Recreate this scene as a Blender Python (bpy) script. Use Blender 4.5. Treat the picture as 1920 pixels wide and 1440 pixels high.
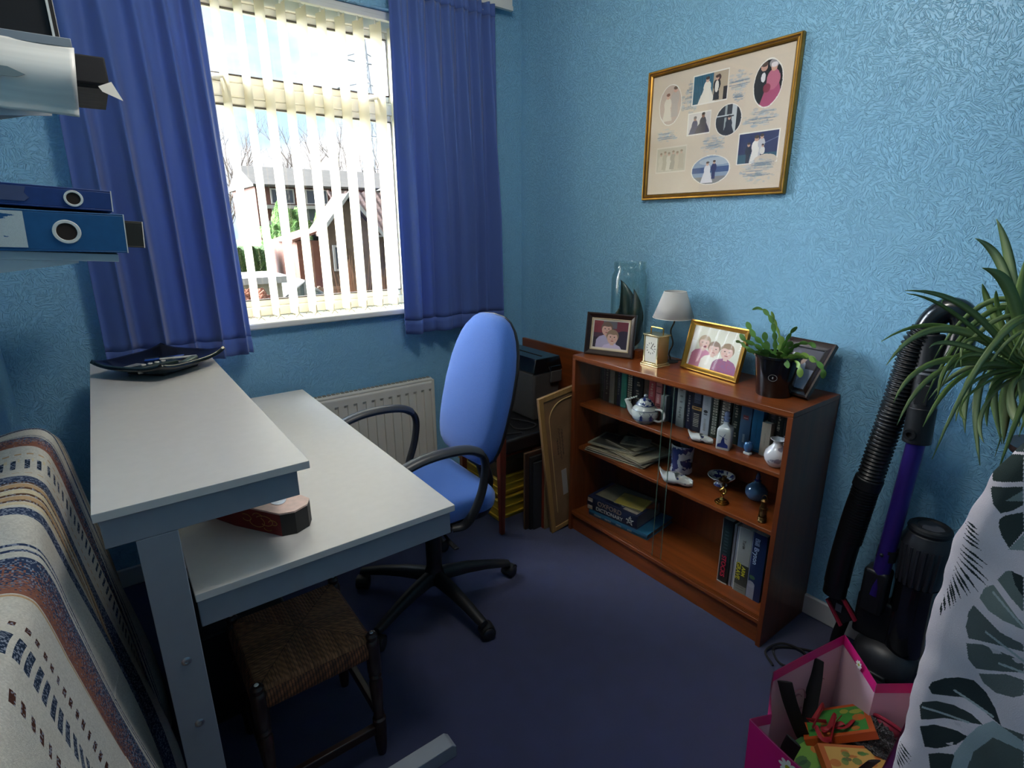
import bpy, bmesh, math, random
import numpy as np
from mathutils import Vector, Matrix, Euler

for o in list(bpy.data.objects): bpy.data.objects.remove(o)
SC = bpy.context.scene
COL = SC.collection
PI = math.pi
random.seed(7)

# ------------------------------------------------------------------ camera
YAW, PITCH, ROLL, FPX = math.radians(36.708), math.radians(-16.345), math.radians(-0.348), 1018.07
fwd = Vector((math.sin(YAW)*math.cos(PITCH), math.cos(YAW)*math.cos(PITCH), math.sin(PITCH)))
rgt = Vector((math.cos(YAW), -math.sin(YAW), 0)); upv = rgt.cross(fwd)
c_, s_ = math.cos(ROLL), math.sin(ROLL)
r2 = c_*rgt + s_*upv; u2 = -s_*rgt + c_*upv
cam_d = bpy.data.cameras.new('camera'); cam = bpy.data.objects.new('camera', cam_d); COL.objects.link(cam)
Mx = Matrix((r2, u2, -fwd)).transposed().to_4x4(); Mx.translation = Vector((0, 0, 1.5)); cam.matrix_world = Mx
cam_d.sensor_width = 36; cam_d.lens = FPX/1920*36; cam_d.clip_start = .02; cam_d.clip_end = 1000
SC.camera = cam
try: SC.cycles.transparent_max_bounces = 24
except Exception: pass

# ------------------------------------------------------------------ light
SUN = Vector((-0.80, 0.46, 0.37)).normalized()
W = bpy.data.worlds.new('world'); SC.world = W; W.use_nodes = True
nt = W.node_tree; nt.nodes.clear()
def wn(t, **k):
    n = nt.nodes.new(t)
    for a, b in k.items(): setattr(n, a, b)
    return n
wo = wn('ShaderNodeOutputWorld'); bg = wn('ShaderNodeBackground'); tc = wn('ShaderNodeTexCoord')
no = wn('ShaderNodeTexNoise'); no.inputs['Scale'].default_value = 3.2; no.inputs['Detail'].default_value = 6
mp = wn('ShaderNodeMapping'); mp.inputs['Scale'].default_value = (1, 1, 2.4)
cr = wn('ShaderNodeValToRGB'); cr.color_ramp.elements[0].position = .40; cr.color_ramp.elements[1].position = .56
cr.color_ramp.elements[0].color = (.50, .72, 1.0, 1); cr.color_ramp.elements[1].color = (1, 1, 1, 1)
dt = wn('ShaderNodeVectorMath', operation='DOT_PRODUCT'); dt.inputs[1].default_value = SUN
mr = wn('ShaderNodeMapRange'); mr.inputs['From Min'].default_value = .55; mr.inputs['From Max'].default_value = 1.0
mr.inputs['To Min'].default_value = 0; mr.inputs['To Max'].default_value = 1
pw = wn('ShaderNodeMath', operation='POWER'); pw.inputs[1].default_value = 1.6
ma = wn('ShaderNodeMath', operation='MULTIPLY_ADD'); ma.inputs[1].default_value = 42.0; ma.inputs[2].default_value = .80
L = nt.links.new
L(tc.outputs['Generated'], mp.inputs[0]); L(mp.outputs[0], no.inputs['Vector']); L(no.outputs[0], cr.inputs[0])
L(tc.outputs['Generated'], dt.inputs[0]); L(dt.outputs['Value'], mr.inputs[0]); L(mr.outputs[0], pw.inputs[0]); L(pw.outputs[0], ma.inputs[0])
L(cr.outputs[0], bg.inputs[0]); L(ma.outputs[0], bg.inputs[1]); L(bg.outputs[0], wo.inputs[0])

sd = bpy.data.lights.new('sun', 'SUN'); so = bpy.data.objects.new('sun', sd); COL.objects.link(so)
sd.energy = 2.4; sd.angle = math.radians(.6); sd.color = (1, .93, .8)
so.rotation_euler = (-SUN).to_track_quat('-Z', 'Y').to_euler()
# unseen fill light, added below the ceiling to brighten the room
ld = bpy.data.lights.new('fill_light', 'POINT'); lo = bpy.data.objects.new('fill_light', ld); COL.objects.link(lo)
ld.shadow_soft_size = .16; ld.energy = 15; ld.color = (1, .95, .9); lo.location = (.72, 1.0, 2.5)

vs = SC.view_settings
vs.view_transform = 'Standard'; vs.look = 'None'; vs.gamma = 1; vs.use_curve_mapping = False; vs.exposure = 0.9

# ------------------------------------------------------------------ helpers
def hexc(h):
    h = h.lstrip('#'); v = [int(h[i:i+2], 16)/255 for i in (0, 2, 4)]
    return tuple((x/12.92 if x <= .04045 else ((x+.055)/1.055)**2.4) for x in v)
MATS = {}
def mat(name, color=None, rough=.6, metal=0, spec=.5, bump=None, var=None, sheen=0, coat=0, grain=None, transl=0, attr=False, ior=None, emit=None, rot=None):
    """procedural material; bump=(scale,strength[,dist]); var=(scale,amount); grain=(axis,scale,amount)"""
    if name in MATS: return MATS[name]
    m = bpy.data.materials.new(name); m.use_nodes = True; n = m.node_tree; b = n.nodes['Principled BSDF']
    c = hexc(color) if isinstance(color, str) else (color or (1, 1, 1))
    b.inputs['Base Color'].default_value = (*c, 1); b.inputs['Roughness'].default_value = rough
    b.inputs['Metallic'].default_value = metal; b.inputs['Specular IOR Level'].default_value = spec
    if sheen: b.inputs['Sheen Weight'].default_value = sheen
    if coat: b.inputs['Coat Weight'].default_value = coat; b.inputs['Coat Roughness'].default_value = .08
    src = None; tc = n.nodes.new('ShaderNodeTexCoord')
    if attr:
        a = n.nodes.new('ShaderNodeAttribute'); a.attribute_name = 'Col'; src = a.outputs['Color']
    if var or grain:
        nz = n.nodes.new('ShaderNodeTexNoise'); mx = n.nodes.new('ShaderNodeMixRGB'); mx.blend_type = 'MULTIPLY'
        if grain:
            mpg = n.nodes.new('ShaderNodeMapping'); sc = [grain[1]]*3; sc['xyz'.index(grain[0])] = grain[1]*.06
            mpg.inputs['Scale'].default_value = sc; n.links.new(tc.outputs['Object'], mpg.inputs[0]); n.links.new(mpg.outputs[0], nz.inputs['Vector'])
            nz.inputs['Scale'].default_value = 1; nz.inputs['Detail'].default_value = 5; nz.inputs['Distortion'].default_value = .6; amt = grain[2]
        else:
            nz.inputs['Scale'].default_value = var[0]; nz.inputs['Detail'].default_value = 4; amt = var[1]
            n.links.new(tc.outputs['Object'], nz.inputs['Vector'])
        rp = n.nodes.new('ShaderNodeMapRange'); rp.inputs['From Min'].default_value = .3; rp.inputs['From Max'].default_value = .7
        rp.inputs['To Min'].default_value = 1-amt; rp.inputs['To Max'].default_value = 1+amt*.5
        n.links.new(nz.outputs[0], rp.inputs[0]); mx.inputs[0].default_value = 1
        if src: n.links.new(src, mx.inputs[1])
        else: mx.inputs[1].default_value = (*c, 1)
        n.links.new(rp.outputs[0], mx.inputs[2]); src = mx.outputs[0]
    if src: n.links.new(src, b.inputs['Base Color'])
    if bump:
        nb = n.nodes.new('ShaderNodeTexNoise'); nb.inputs['Scale'].default_value = bump[0]; nb.inputs['Detail'].default_value = 3
        bp = n.nodes.new('ShaderNodeBump'); bp.inputs['Strength'].default_value = bump[1]; bp.inputs['Distance'].default_value = bump[2] if len(bump) > 2 else .002
        n.links.new(tc.outputs['Object'], nb.inputs['Vector']); n.links.new(nb.outputs[0], bp.inputs['Height']); n.links.new(bp.outputs[0], b.inputs['Normal'])
    if transl:
        t = n.nodes.new('ShaderNodeBsdfTranslucent'); ms = n.nodes.new('ShaderNodeMixShader'); ms.inputs[0].default_value = transl
        if src: n.links.new(src, t.inputs[0])
        else: t.inputs[0].default_value = (*c, 1)
        n.links.new(b.outputs[0], ms.inputs[1]); n.links.new(t.outputs[0], ms.inputs[2]); n.links.new(ms.outputs[0], n.nodes['Material Output'].inputs[0])
    if emit: b.inputs['Emission Color'].default_value = (*hexc(emit[0]), 1); b.inputs['Emission Strength'].default_value = emit[1]
    MATS[name] = m; return m

def glassmat(name, tint=(1, 1, 1), refl=.08, rough=.0):
    """thin pane: see-through with a mirror-like share that grows at grazing angles"""
    m = bpy.data.materials.new(name); m.use_nodes = True; n = m.node_tree; n.nodes.clear()
    o = n.nodes.new('ShaderNodeOutputMaterial'); t = n.nodes.new('ShaderNodeBsdfTransparent'); g = n.nodes.new('ShaderNodeBsdfGlossy')
    x = n.nodes.new('ShaderNodeMixShader'); f = n.nodes.new('ShaderNodeLayerWeight'); f.inputs[0].default_value = .5
    p = n.nodes.new('ShaderNodeMath'); p.operation = 'POWER'; p.inputs[1].default_value = 5
    q = n.nodes.new('ShaderNodeMath'); q.operation = 'MULTIPLY_ADD'; q.inputs[1].default_value = .5; q.inputs[2].default_value = refl*.5
    t.inputs[0].default_value = (*tint, 1); g.inputs['Roughness'].default_value = rough
    n.links.new(f.outputs['Facing'], p.inputs[0]); n.links.new(p.outputs[0], q.inputs[0])
    n.links.new(q.outputs[0], x.inputs[0]); n.links.new(t.outputs[0], x.inputs[1]); n.links.new(g.outputs[0], x.inputs[2]); n.links.new(x.outputs[0], o.inputs[0])
    MATS[name] = m; return m

class G:
    def __init__(s, M=None): s.bm = bmesh.new(); s.M = M or Matrix(); s.mi = 0
    def v(s, p): return s.bm.verts.new(s.M @ Vector(p))
    def f(s, vs, mi=None):
        try:
            f = s.bm.faces.new(vs); f.material_index = s.mi if mi is None else mi; return f
        except ValueError: return None
    def box(s, x0, x1, y0, y1, z0, z1, mi=None, T=None):
        T = T or Matrix()
        vs = [s.v(T @ Vector(p)) for p in ((x0,y0,z0),(x1,y0,z0),(x1,y1,z0),(x0,y1,z0),(x0,y0,z1),(x1,y0,z1),(x1,y1,z1),(x0,y1,z1))]
        for q in ((3,2,1,0),(4,5,6,7),(0,1,5,4),(1,2,6,5),(2,3,7,6),(3,0,4,7)): s.f([vs[i] for i in q], mi)
        return s
    def prism(s, poly, z0, z1, mi=None, T=None, top=None):
        """polygon in local xy extruded along z; top= optional scaled copy polygon"""
        T = T or Matrix(); top = top or poly
        a = [s.v(T @ Vector((x, y, z0))) for x, y in poly]; b = [s.v(T @ Vector((x, y, z1))) for x, y in top]
        s.f(a[::-1], mi); s.f(b, mi); n = len(a)
        for i in range(n): s.f([a[i], a[(i+1) % n], b[(i+1) % n], b[i]], mi)
        return s
    def ring(s, c, ax, r, n, flat=1, up=None):
        ax = Vector(ax).normalized(); up = Vector(up) if up else (Vector((0,0,1)) if abs(ax.z) < .9 else Vector((1,0,0)))
        a = ax.cross(up).normalized(); b = ax.cross(a).normalized()
        return [s.v(Vector(c) + a*r*math.cos(2*PI*k/n) + b*r*flat*math.sin(2*PI*k/n)) for k in range(n)]
    def tube(s, pts, r, n=10, mi=None, closed=False, flat=1, caps=True, up=None):
        pts = [Vector(p) for p in pts]; N = len(pts); rs = r if isinstance(r, (list, tuple)) else [r]*N; R = []
        prev = None
        for i, p in enumerate(pts):
            a = pts[(i-1) % N] if (closed or i) else p; b = pts[(i+1) % N] if (closed or i < N-1) else p
            ax = (b-a).normalized()
            if up is None:
                if prev is None: u = Vector((0,0,1)) if abs(ax.z) < .9 else Vector((1,0,0))
                else: u = prev
                u = (u - ax*u.dot(ax)).normalized(); prev = u
            else: u = up
            R.append(s.ring(p, ax, rs[i], n, flat, u))
        for i in range(N if closed else N-1):
            A, B = R[i], R[(i+1) % N]
            for k in range(n): s.f([A[k], A[(k+1) % n], B[(k+1) % n], B[k]], mi)
        if caps and not closed: s.f(R[0][::-1], mi); s.f(R[-1], mi)
        return s
    def lathe(s, prof, c=(0,0,0), n=32, mi=None, T=None, mis=None):
        T = T or Matrix(); R = []
        for r, z in prof:
            if r < 1e-6: R.append([s.v(T @ Vector((c[0], c[1], c[2]+z)))])
            else: R.append([s.v(T @ Vector((c[0]+r*math.cos(2*PI*k/n), c[1]+r*math.sin(2*PI*k/n), c[2]+z))) for k in range(n)])
        for i in range(len(R)-1):
            A, B = R[i], R[i+1]; m_ = mis[i] if mis else mi
            for k in range(n):
                if len(A) == 1 and len(B) == 1: continue
                if len(A) == 1: s.f([A[0], B[(k+1) % n], B[k]], m_)
                elif len(B) == 1: s.f([A[k], A[(k+1) % n], B[0]], m_)
                else: s.f([A[k], A[(k+1) % n], B[(k+1) % n], B[k]], m_)
        return s
    def grid(s, fn, nu, nv, mi=None, cu=False, cv=False):
        g = [[s.v(fn(i/nu, j/nv)) for j in range(nv + (0 if cv else 1))] for i in range(nu + (0 if cu else 1))]
        for i in range(nu):
            for j in range(nv):
                a = g[i]; b = g[(i+1) % len(g)]; j2 = (j+1) % len(a)
                s.f([a[j], b[j], b[j2], a[j2]], mi)
        return g
    def sphere(s, c, r, n=12, mi=None, sc=(1,1,1)):
        pr = [(math.sin(PI*i/n), -math.cos(PI*i/n)) for i in range(n+1)]
        s.lathe([(a*r if 0 < i < n else 0, b*r) for i, (a, b) in enumerate(pr)], (0,0,0), 2*n, mi, Matrix.Translation(c) @ Matrix.Diagonal((*sc, 1)))
        return s
    def build(s, name, mats, parent=None, W=False, bev=0, loc=None, smooth=35, seg=2, solid=0, sub=0):
        me = bpy.data.meshes.new(name)
        off = Vector(loc) if loc else (Vector(parent_origin(parent)) if (parent and W) else Vector((0,0,0)))
        if off.length: bmesh.ops.translate(s.bm, verts=s.bm.verts, vec=-off)
        bmesh.ops.recalc_face_normals(s.bm, faces=s.bm.faces)
        s.bm.to_mesh(me); s.bm.free()
        for m in (mats if isinstance(mats, (list, tuple)) else [mats]): me.materials.append(m)
        if smooth:
            me.polygons.foreach_set('use_smooth', [True]*len(me.polygons)); me.set_sharp_from_angle(angle=math.radians(smooth))
        o = bpy.data.objects.new(name, me); COL.objects.link(o)
        if parent: o.parent = parent
        if loc: o.location = loc
        if solid: md = o.modifiers.new('solid', 'SOLIDIFY'); md.thickness = solid; md.offset = 0
        if bev: md = o.modifiers.new('bevel', 'BEVEL'); md.width = bev; md.segments = seg; md.limit_method = 'ANGLE'; md.angle_limit = math.radians(40)
        if sub: md = o.modifiers.new('sub', 'SUBSURF'); md.levels = sub; md.render_levels = sub
        return o
def parent_origin(p):
    v = Vector((0,0,0))
    while p: v += p.location; p = p.parent
    return v
def tag(o, label, cat, group=None, kind=None):
    o['label'] = label; o['category'] = cat
    if group: o['group'] = group
    if kind: o['kind'] = kind
    return o
def thing(name, label, cat, loc=(0,0,0), rz=0, group=None):
    o = bpy.data.objects.new(name, None); COL.objects.link(o); o.empty_display_size = .05
    o.location = loc; o.rotation_euler = (0, 0, rz); tag(o, label, cat, group); return o
def struct(o): o['kind'] = 'structure'; return o
def text(name, s, size, org, xd, yd, m, parent=None, W=True, ext=.0004, bold=0, align='CENTER', sx=1):
    cu = bpy.data.curves.new(name, 'FONT'); cu.body = s; cu.size = size; cu.align_x = align; cu.align_y = 'CENTER'; cu.extrude = ext; cu.offset = bold; cu.space_character = 1.0
    t = bpy.data.objects.new(name, cu); COL.objects.link(t); bpy.context.view_layer.update()
    me = bpy.data.meshes.new_from_object(t.evaluated_get(bpy.context.evaluated_depsgraph_get()))
    bpy.data.objects.remove(t); me.name = name
    xd = Vector(xd).normalized(); yd = Vector(yd).normalized(); zd = xd.cross(yd)
    R = Matrix((xd*sx, yd, zd)).transposed().to_4x4(); R.translation = Vector(org) - (parent_origin(parent) if (parent and W) else Vector((0,0,0)))
    me.transform(R); me.materials.clear(); me.materials.append(m)
    o = bpy.data.objects.new(name, me); COL.objects.link(o); o.parent = parent; return o

class Canvas:
    """a small painted picture: numpy raster put on a fine mesh grid as surface colour"""
    def __init__(s, nx, ny, bg):
        s.nx, s.ny = nx, ny; s.a = np.zeros((ny, nx, 3)); s.a[:] = hexc(bg)
        s.X, s.Y = np.meshgrid((np.arange(nx)+.5)/nx, (np.arange(ny)+.5)/ny); s.clip = np.ones((ny, nx), bool)
    def put(s, m, c, al=1):
        m = m & s.clip; c = np.array(hexc(c)); s.a[m] = s.a[m]*(1-al) + c*al
    def ell(s, x, y, rx, ry, c, al=1, ang=0):
        dx, dy = s.X-x, s.Y-y; ca, sa = math.cos(ang), math.sin(ang)
        s.put(((dx*ca+dy*sa)/rx)**2 + ((-dx*sa+dy*ca)/ry)**2 < 1, c, al)
    def rect(s, x0, y0, x1, y1, c, al=1): s.put((s.X >= x0) & (s.X <= x1) & (s.Y >= y0) & (s.Y <= y1), c, al)
    def poly(s, pts, c, al=1):
        m = np.zeros_like(s.clip); n = len(pts)
        for i in range(n):
            (x1, y1), (x2, y2) = pts[i], pts[(i+1) % n]
            if y1 == y2: continue
            m ^= ((s.Y > y1) != (s.Y > y2)) & (s.X < (x2-x1)*(s.Y-y1)/(y2-y1)+x1)
        s.put(m, c, al)
    def line(s, x1, y1, x2, y2, w, c, al=1):
        dx, dy = x2-x1, y2-y1; t = np.clip(((s.X-x1)*dx+(s.Y-y1)*dy)/(dx*dx+dy*dy+1e-9), 0, 1)
        s.put((s.X-x1-t*dx)**2+(s.Y-y1-t*dy)**2 < w*w, c, al)
    def noise(s, amt, seed=0):
        r = np.random.RandomState(seed).rand(s.ny, s.nx, 1); s.a *= 1-amt+2*amt*r
    def mesh(s, name, fn, parent=None, W=False, mtl=None, solid=0, loc=None, smooth=0):
        """fn(u,v) array->(...,3) points"""
        nx, ny = s.nx, s.ny
        U, V = np.meshgrid(np.linspace(0, 1, nx+1), np.linspace(0, 1, ny+1)); P = fn(U, V).reshape(-1, 3)
        if loc: P = P - np.array(loc)
        elif parent and W: P = P - np.array(parent_origin(parent))
        i = np.arange(ny)[:, None]*(nx+1)+np.arange(nx)[None]; F = np.stack([i, i+1, i+nx+2, i+nx+1], -1).reshape(-1, 4)
        me = bpy.data.meshes.new(name); me.vertices.add(len(P)); me.vertices.foreach_set('co', P.ravel())
        me.loops.add(F.size); me.loops.foreach_set('vertex_index', F.ravel().astype(np.int32))
        me.polygons.add(len(F)); me.polygons.foreach_set('loop_start', np.arange(0, F.size, 4, dtype=np.int32))
        me.update(calc_edges=True); me.validate()
        ca = me.color_attributes.new('Col', 'FLOAT_COLOR', 'CORNER'); c = np.ones((len(F), 4, 4)); c[:, :, :3] = s.a.reshape(-1, 1, 3)
        ca.data.foreach_set('color', c.ravel()); me.materials.append(mtl or mat('painted_print', rough=.5, attr=True))
        if smooth: me.polygons.foreach_set('use_smooth', [True]*len(me.polygons))
        o = bpy.data.objects.new(name, me); COL.objects.link(o)
        if parent: o.parent = parent
        if loc: o.location = loc
        if solid: md = o.modifiers.new('solid', 'SOLIDIFY'); md.thickness = solid; md.offset = 0
        return o
def plane_fn(p0, ux, vy):
    p0, ux, vy = np.array(p0), np.array(ux), np.array(vy)
    return lambda U, V: p0 + U[..., None]*ux + V[..., None]*vy
def bez(ps, n=12):
    ps = [Vector(p) for p in ps]; out = []
    for i in range(n+1):
        q = ps[:]; t = i/n
        while len(q) > 1: q = [q[k].lerp(q[k+1], t) for k in range(len(q)-1)]
        out.append(q[0])
    return out
def spline(ps, n=8):
    ps = [Vector(p) for p in ps]; P = [ps[0]*2-ps[1]] + ps + [ps[-1]*2-ps[-2]]; out = []
    for i in range(1, len(P)-2):
        a, b, c, d = P[i-1:i+3]
        for k in range(n):
            t = k/n; out.append(.5*((2*b)+(c-a)*t+(2*a-5*b+4*c-d)*t*t+(-a+3*b-3*c+d)*t**3))
    out.append(ps[-1]); return out

# ------------------------------------------------------------------ shared materials
def wallmat(name, col, axes):
    m = mat(name, col, rough=.42, spec=.45); n = m.node_tree; b = n.nodes['Principled BSDF']; N = n.nodes.new; K = n.links.new
    g = N('ShaderNodeNewGeometry'); sx = N('ShaderNodeSeparateXYZ'); cb = N('ShaderNodeCombineXYZ'); K(g.outputs['Position'], sx.inputs[0])
    K(sx.outputs[axes[0]], cb.inputs[0]); K(sx.outputs[axes[1]], cb.inputs[1])
    hs = []
    for sc, a0, a1 in ((34, 0, 3.1), (26, 1.2, 5.0)):
        vo = N('ShaderNodeTexVoronoi'); vo.inputs['Scale'].default_value = sc; K(cb.outputs[0], vo.inputs['Vector'])
        se = N('ShaderNodeSeparateColor'); K(vo.outputs['Color'], se.inputs[0])
        mu = N('ShaderNodeMath'); mu.operation = 'MULTIPLY_ADD'; mu.inputs[1].default_value = a1; mu.inputs[2].default_value = a0; K(se.outputs[0], mu.inputs[0])
        vr = N('ShaderNodeVectorRotate'); vr.rotation_type = 'Z_AXIS'; K(cb.outputs[0], vr.inputs['Vector']); K(mu.outputs[0], vr.inputs['Angle'])
        mpn = N('ShaderNodeMapping'); mpn.inputs['Scale'].default_value = (38, 210, 1); K(vr.outputs[0], mpn.inputs[0])
        nz = N('ShaderNodeTexNoise'); nz.inputs['Scale'].default_value = 1; nz.inputs['Detail'].default_value = 1.5; K(mpn.outputs[0], nz.inputs['Vector'])
        ra = N('ShaderNodeMapRange'); ra.interpolation_type = 'SMOOTHSTEP'; ra.inputs['From Min'].default_value = .52; ra.inputs['From Max'].default_value = .66; K(nz.outputs[0], ra.inputs[0])
        hs.append(ra)
    ad = N('ShaderNodeMath'); ad.operation = 'MAXIMUM'; K(hs[0].outputs[0], ad.inputs[0]); K(hs[1].outputs[0], ad.inputs[1])
    bp = N('ShaderNodeBump'); bp.inputs['Strength'].default_value = 1.0; bp.inputs['Distance'].default_value = .0026
    K(ad.outputs[0], bp.inputs['Height']); K(bp.outputs[0], b.inputs['Normal'])
    return m
WALLC = '#8cc3e2'
m_wall_r = wallmat('blue_textured_paper_side', WALLC, (1, 2)); m_wall_f = wallmat('blue_textured_paper_window', WALLC, (0, 2))
m_white = mat('white_gloss_paint', '#e9e6dc', .35, var=(9, .03))
m_upvc = mat('white_upvc', '#efeadb', .3)
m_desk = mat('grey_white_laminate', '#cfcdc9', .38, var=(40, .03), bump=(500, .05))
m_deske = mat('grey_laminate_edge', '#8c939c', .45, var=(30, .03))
m_teak = mat('teak_veneer', '#83421c', .32, grain=('y', 34, .34), coat=.25)
m_teakz = mat('teak_veneer_upright', '#763a1b', .35, grain=('z', 34, .34), coat=.2)
m_black = mat('black_plastic', '#17181a', .42, var=(60, .1))
m_dark = mat('dark_matt', '#141417', .75)
m_chrome = mat('brushed_metal', '#b9bcc0', .28, metal=1)
m_brass = mat('brass', '#c9a052', .25, metal=1, var=(30, .15))
m_gold = mat('gilt_frame', '#b88a3d', .35, metal=.85, var=(25, .2))
m_paper = mat('white_paper', '#e6e3d8', .8)
m_glass = glassmat('window_glass')
# ================================================================== ROOM SHELL
XL, XR, YF, YN, ZC = -.33, 2.04, 2.632, -1.15, 2.72
WX0, WX1, WZ0, WZ1 = .02, 1.40, 1.06, 2.45          # window opening
YO = 2.84                                           # outer face of the window wall
m_carpet = mat('navy_carpet', '#222c5a', .95, spec=.1, bump=(900, .9, .004), var=(14, .16), sheen=.25)
m_ceil = mat('white_ceiling', '#e8e8e4', .8)
g = G(); g.box(XL-.1, XR+.1, YN-.1, YF+.2, -.08, 0); struct(g.build('floor', m_carpet))
g = G(); g.box(XL-.1, XR+.1, YN-.1, YF+.2, ZC, ZC+.08); struct(g.build('ceiling', m_ceil))
g = G(); g.box(XR, XR+.12, YN-.1, YO, 0, ZC); struct(g.build('wall_right', m_wall_r))
g = G(); g.box(XL-.12, XL, YN-.1, YO, 0, ZC); struct(g.build('wall_left', m_wall_r))
g = G(); g.box(XL-.1, XR+.1, YN-.12, YN, 0, ZC); struct(g.build('wall_near', m_wall_f))
g = G()
g.box(XL, WX0, YF, YO, 0, ZC); g.box(WX1, XR, YF, YO, 0, ZC); g.box(WX0, WX1, YF, YO, 0, WZ0); g.box(WX0, WX1, YF, YO, WZ1, ZC)
struct(g.build('wall_far', m_wall_f))
m_base = mat('skirting_white', '#c9c8c6', .45, var=(8, .05))
def skirt(name, a, b):
    g = G(); g.box(a[0], b[0], a[1], b[1], 0, .086); struct(g.build(name, m_base, bev=.005))
skirt('baseboard_right', (XR-.016, YN), (XR, YF)); skirt('baseboard_far', (XL+.016, YF-.016), (XR-.016, YF)); skirt('baseboard_left', (XL, YN), (XL+.016, YF))

# window_1: frame, transom, sill, panes, handles
win = bpy.data.objects.new('window_1', None); COL.objects.link(win); win.location = (WX0, YF+.13, WZ0); struct(win)
FY0, FY1 = 2.762, 2.832
g = G()
g.box(WX0, WX0+.06, FY0, FY1, WZ0+.03, WZ1); g.box(WX1-.06, WX1, FY0, FY1, WZ0+.03, WZ1)
g.box(WX0+.06, WX1-.06, FY0, FY1, WZ0+.03, WZ0+.075); g.box(WX0+.06, WX1-.06, FY0, FY1, WZ1-.055, WZ1)
g.box(WX0+.06, WX1-.06, FY0, FY1, 2.03, 2.085)
g.build('frame', m_upvc, win, W=True, bev=.006)
# casements (lower fixed sash beads, upper opening sash)
g = G()
for z0, z1 in ((WZ0+.075, 2.03), (2.085, WZ1-.055)):
    x0, x1 = WX0+.06, WX1-.06; w = .03
    g.box(x0, x0+w, FY0+.006, FY1-.01, z0, z1); g.box(x1-w, x1, FY0+.006, FY1-.01, z0, z1); g.box(x0+w, x1-w, FY0+.006, FY1-.01, z0, z0+w); g.box(x0+w, x1-w, FY0+.006, FY1-.01, z1-w, z1)
g.build('sash', m_upvc, win, W=True, bev=.005)
for z0, z1 in ((WZ0+.105, 2.0), (2.115, WZ1-.085)):
    g = G(); g.f([g.v(p) for p in ((WX0+.09, 2.797, z0), (WX1-.09, 2.797, z0), (WX1-.09, 2.797, z1), (WX0+.09, 2.797, z1))]); g.build('pane', m_glass, win, W=True, smooth=0)
m_gask = mat('dark_gasket', '#4a4038', .6)
g = G()
for z0, z1 in ((WZ0+.105, 2.0), (2.115, WZ1-.085)):
    for b in ((WX0+.09, WX1-.09, z0, z0+.004), (WX0+.09, WX1-.09, z1-.004, z1), (WX0+.09, WX0+.094, z0, z1), (WX1-.094, WX1-.09, z0, z1)): g.box(b[0], b[1], FY0+.003, FY0+.02, b[2], b[3])
g.build('gasket', m_gask, win, W=True, smooth=0)
for hx in (.545, 1.235):
    g = G(); g.box(hx-.035, hx+.035, FY0-.012, FY0+.004, 2.088, 2.112)
    g.tube(spline([(hx+.02, FY0-.01, 2.10), (hx+.015, FY0-.035, 2.10), (hx-.02, FY0-.04, 2.092), (hx-.06, FY0-.035, 2.078)]), .008, 8); g.build('handle', m_white, win, W=True, bev=.003)
g = G(); g.box(WX0-.05, WX1+.05, YF-.045, YF+.001, WZ0-.003, WZ0+.026); g.box(WX0, WX1, YF, FY0+.03, WZ0-.003, WZ0+.026)
o = g.build('sill', m_white, win, W=True, bev=.008, seg=3)
# the sill board is laid over the opening's lower edge

# ------------------------------------------------------------------ vertical blind
m_slat = mat('blind_fabric', '#d6ceb6', .8, spec=.1, transl=.36, bump=(300, .2))
m_chain = mat('white_bead_chain', '#cfc6a8', .5)
bl = thing('vertical_blind', 'cream vertical blind of turned fabric slats hanging in the window', 'blind', (WX0, 2.70, 2.40))
g = G(); g.box(WX0+.005, WX1-.005, 2.665, 2.705, 2.418, 2.448); g.box(WX0+.005, WX1-.005, 2.660, 2.664, 2.412, 2.430); g.build('headrail', m_white, bl, W=True, bev=.003)
sx = .55-6*.0848; k = 0
TH = math.radians(-79)
xs = []
while sx < WX1-.04:
    if sx > WX0+.03: xs.append(sx)
    sx += .0848
for i, sx in enumerate(xs):
    th = TH + random.uniform(-.05, .05); bow = .004
    def fn(u, v, sx=sx, th=th):
        w = (u-.5)*.089; b = bow*(1-(2*u-1)**2); z = 2.405-(2.405-1.118)*v
        return (sx+w*math.cos(th)-b*math.sin(th), 2.698+w*math.sin(th)+b*math.cos(th), z)
    g = G(); g.grid(fn, 8, 10)
    s_ = g.build('slat', m_slat, bl, W=True, smooth=60)
    g = G(M=Matrix.Translation((sx, 2.698, 0)) @ Matrix.Rotation(th, 4, 'Z')); g.box(-.04, .04, -.0025, .0025, 1.098, 1.135)
    g.build('slat_weight', mat('blind_pocket', '#e9dfc2', .7, transl=.25), bl, W=True)
    g = G(); g.tube([(sx, 2.698, 2.40), (sx, 2.698, 2.425)], .004, 6); g.build('carrier', m_white, bl, W=True)
def bead(x0, x1, y0, y1):
    return [(x0+(x1-x0)*t, y0+(y1-y0)*t, 1.103-.03*math.sin(PI*t)) for t in [j/10 for j in range(11)]]
for a, b in zip(xs[:-1], xs[1:]):
    e = .04
    for sgn in (-1, 1):
        g = G(); ox, oy = sgn*e*math.cos(TH), sgn*e*math.sin(TH); g.tube(bead(a+ox, b+ox, 2.698+oy, 2.698+oy), .0013, 5); g.build('link_chain', m_chain, bl, W=True)

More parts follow.
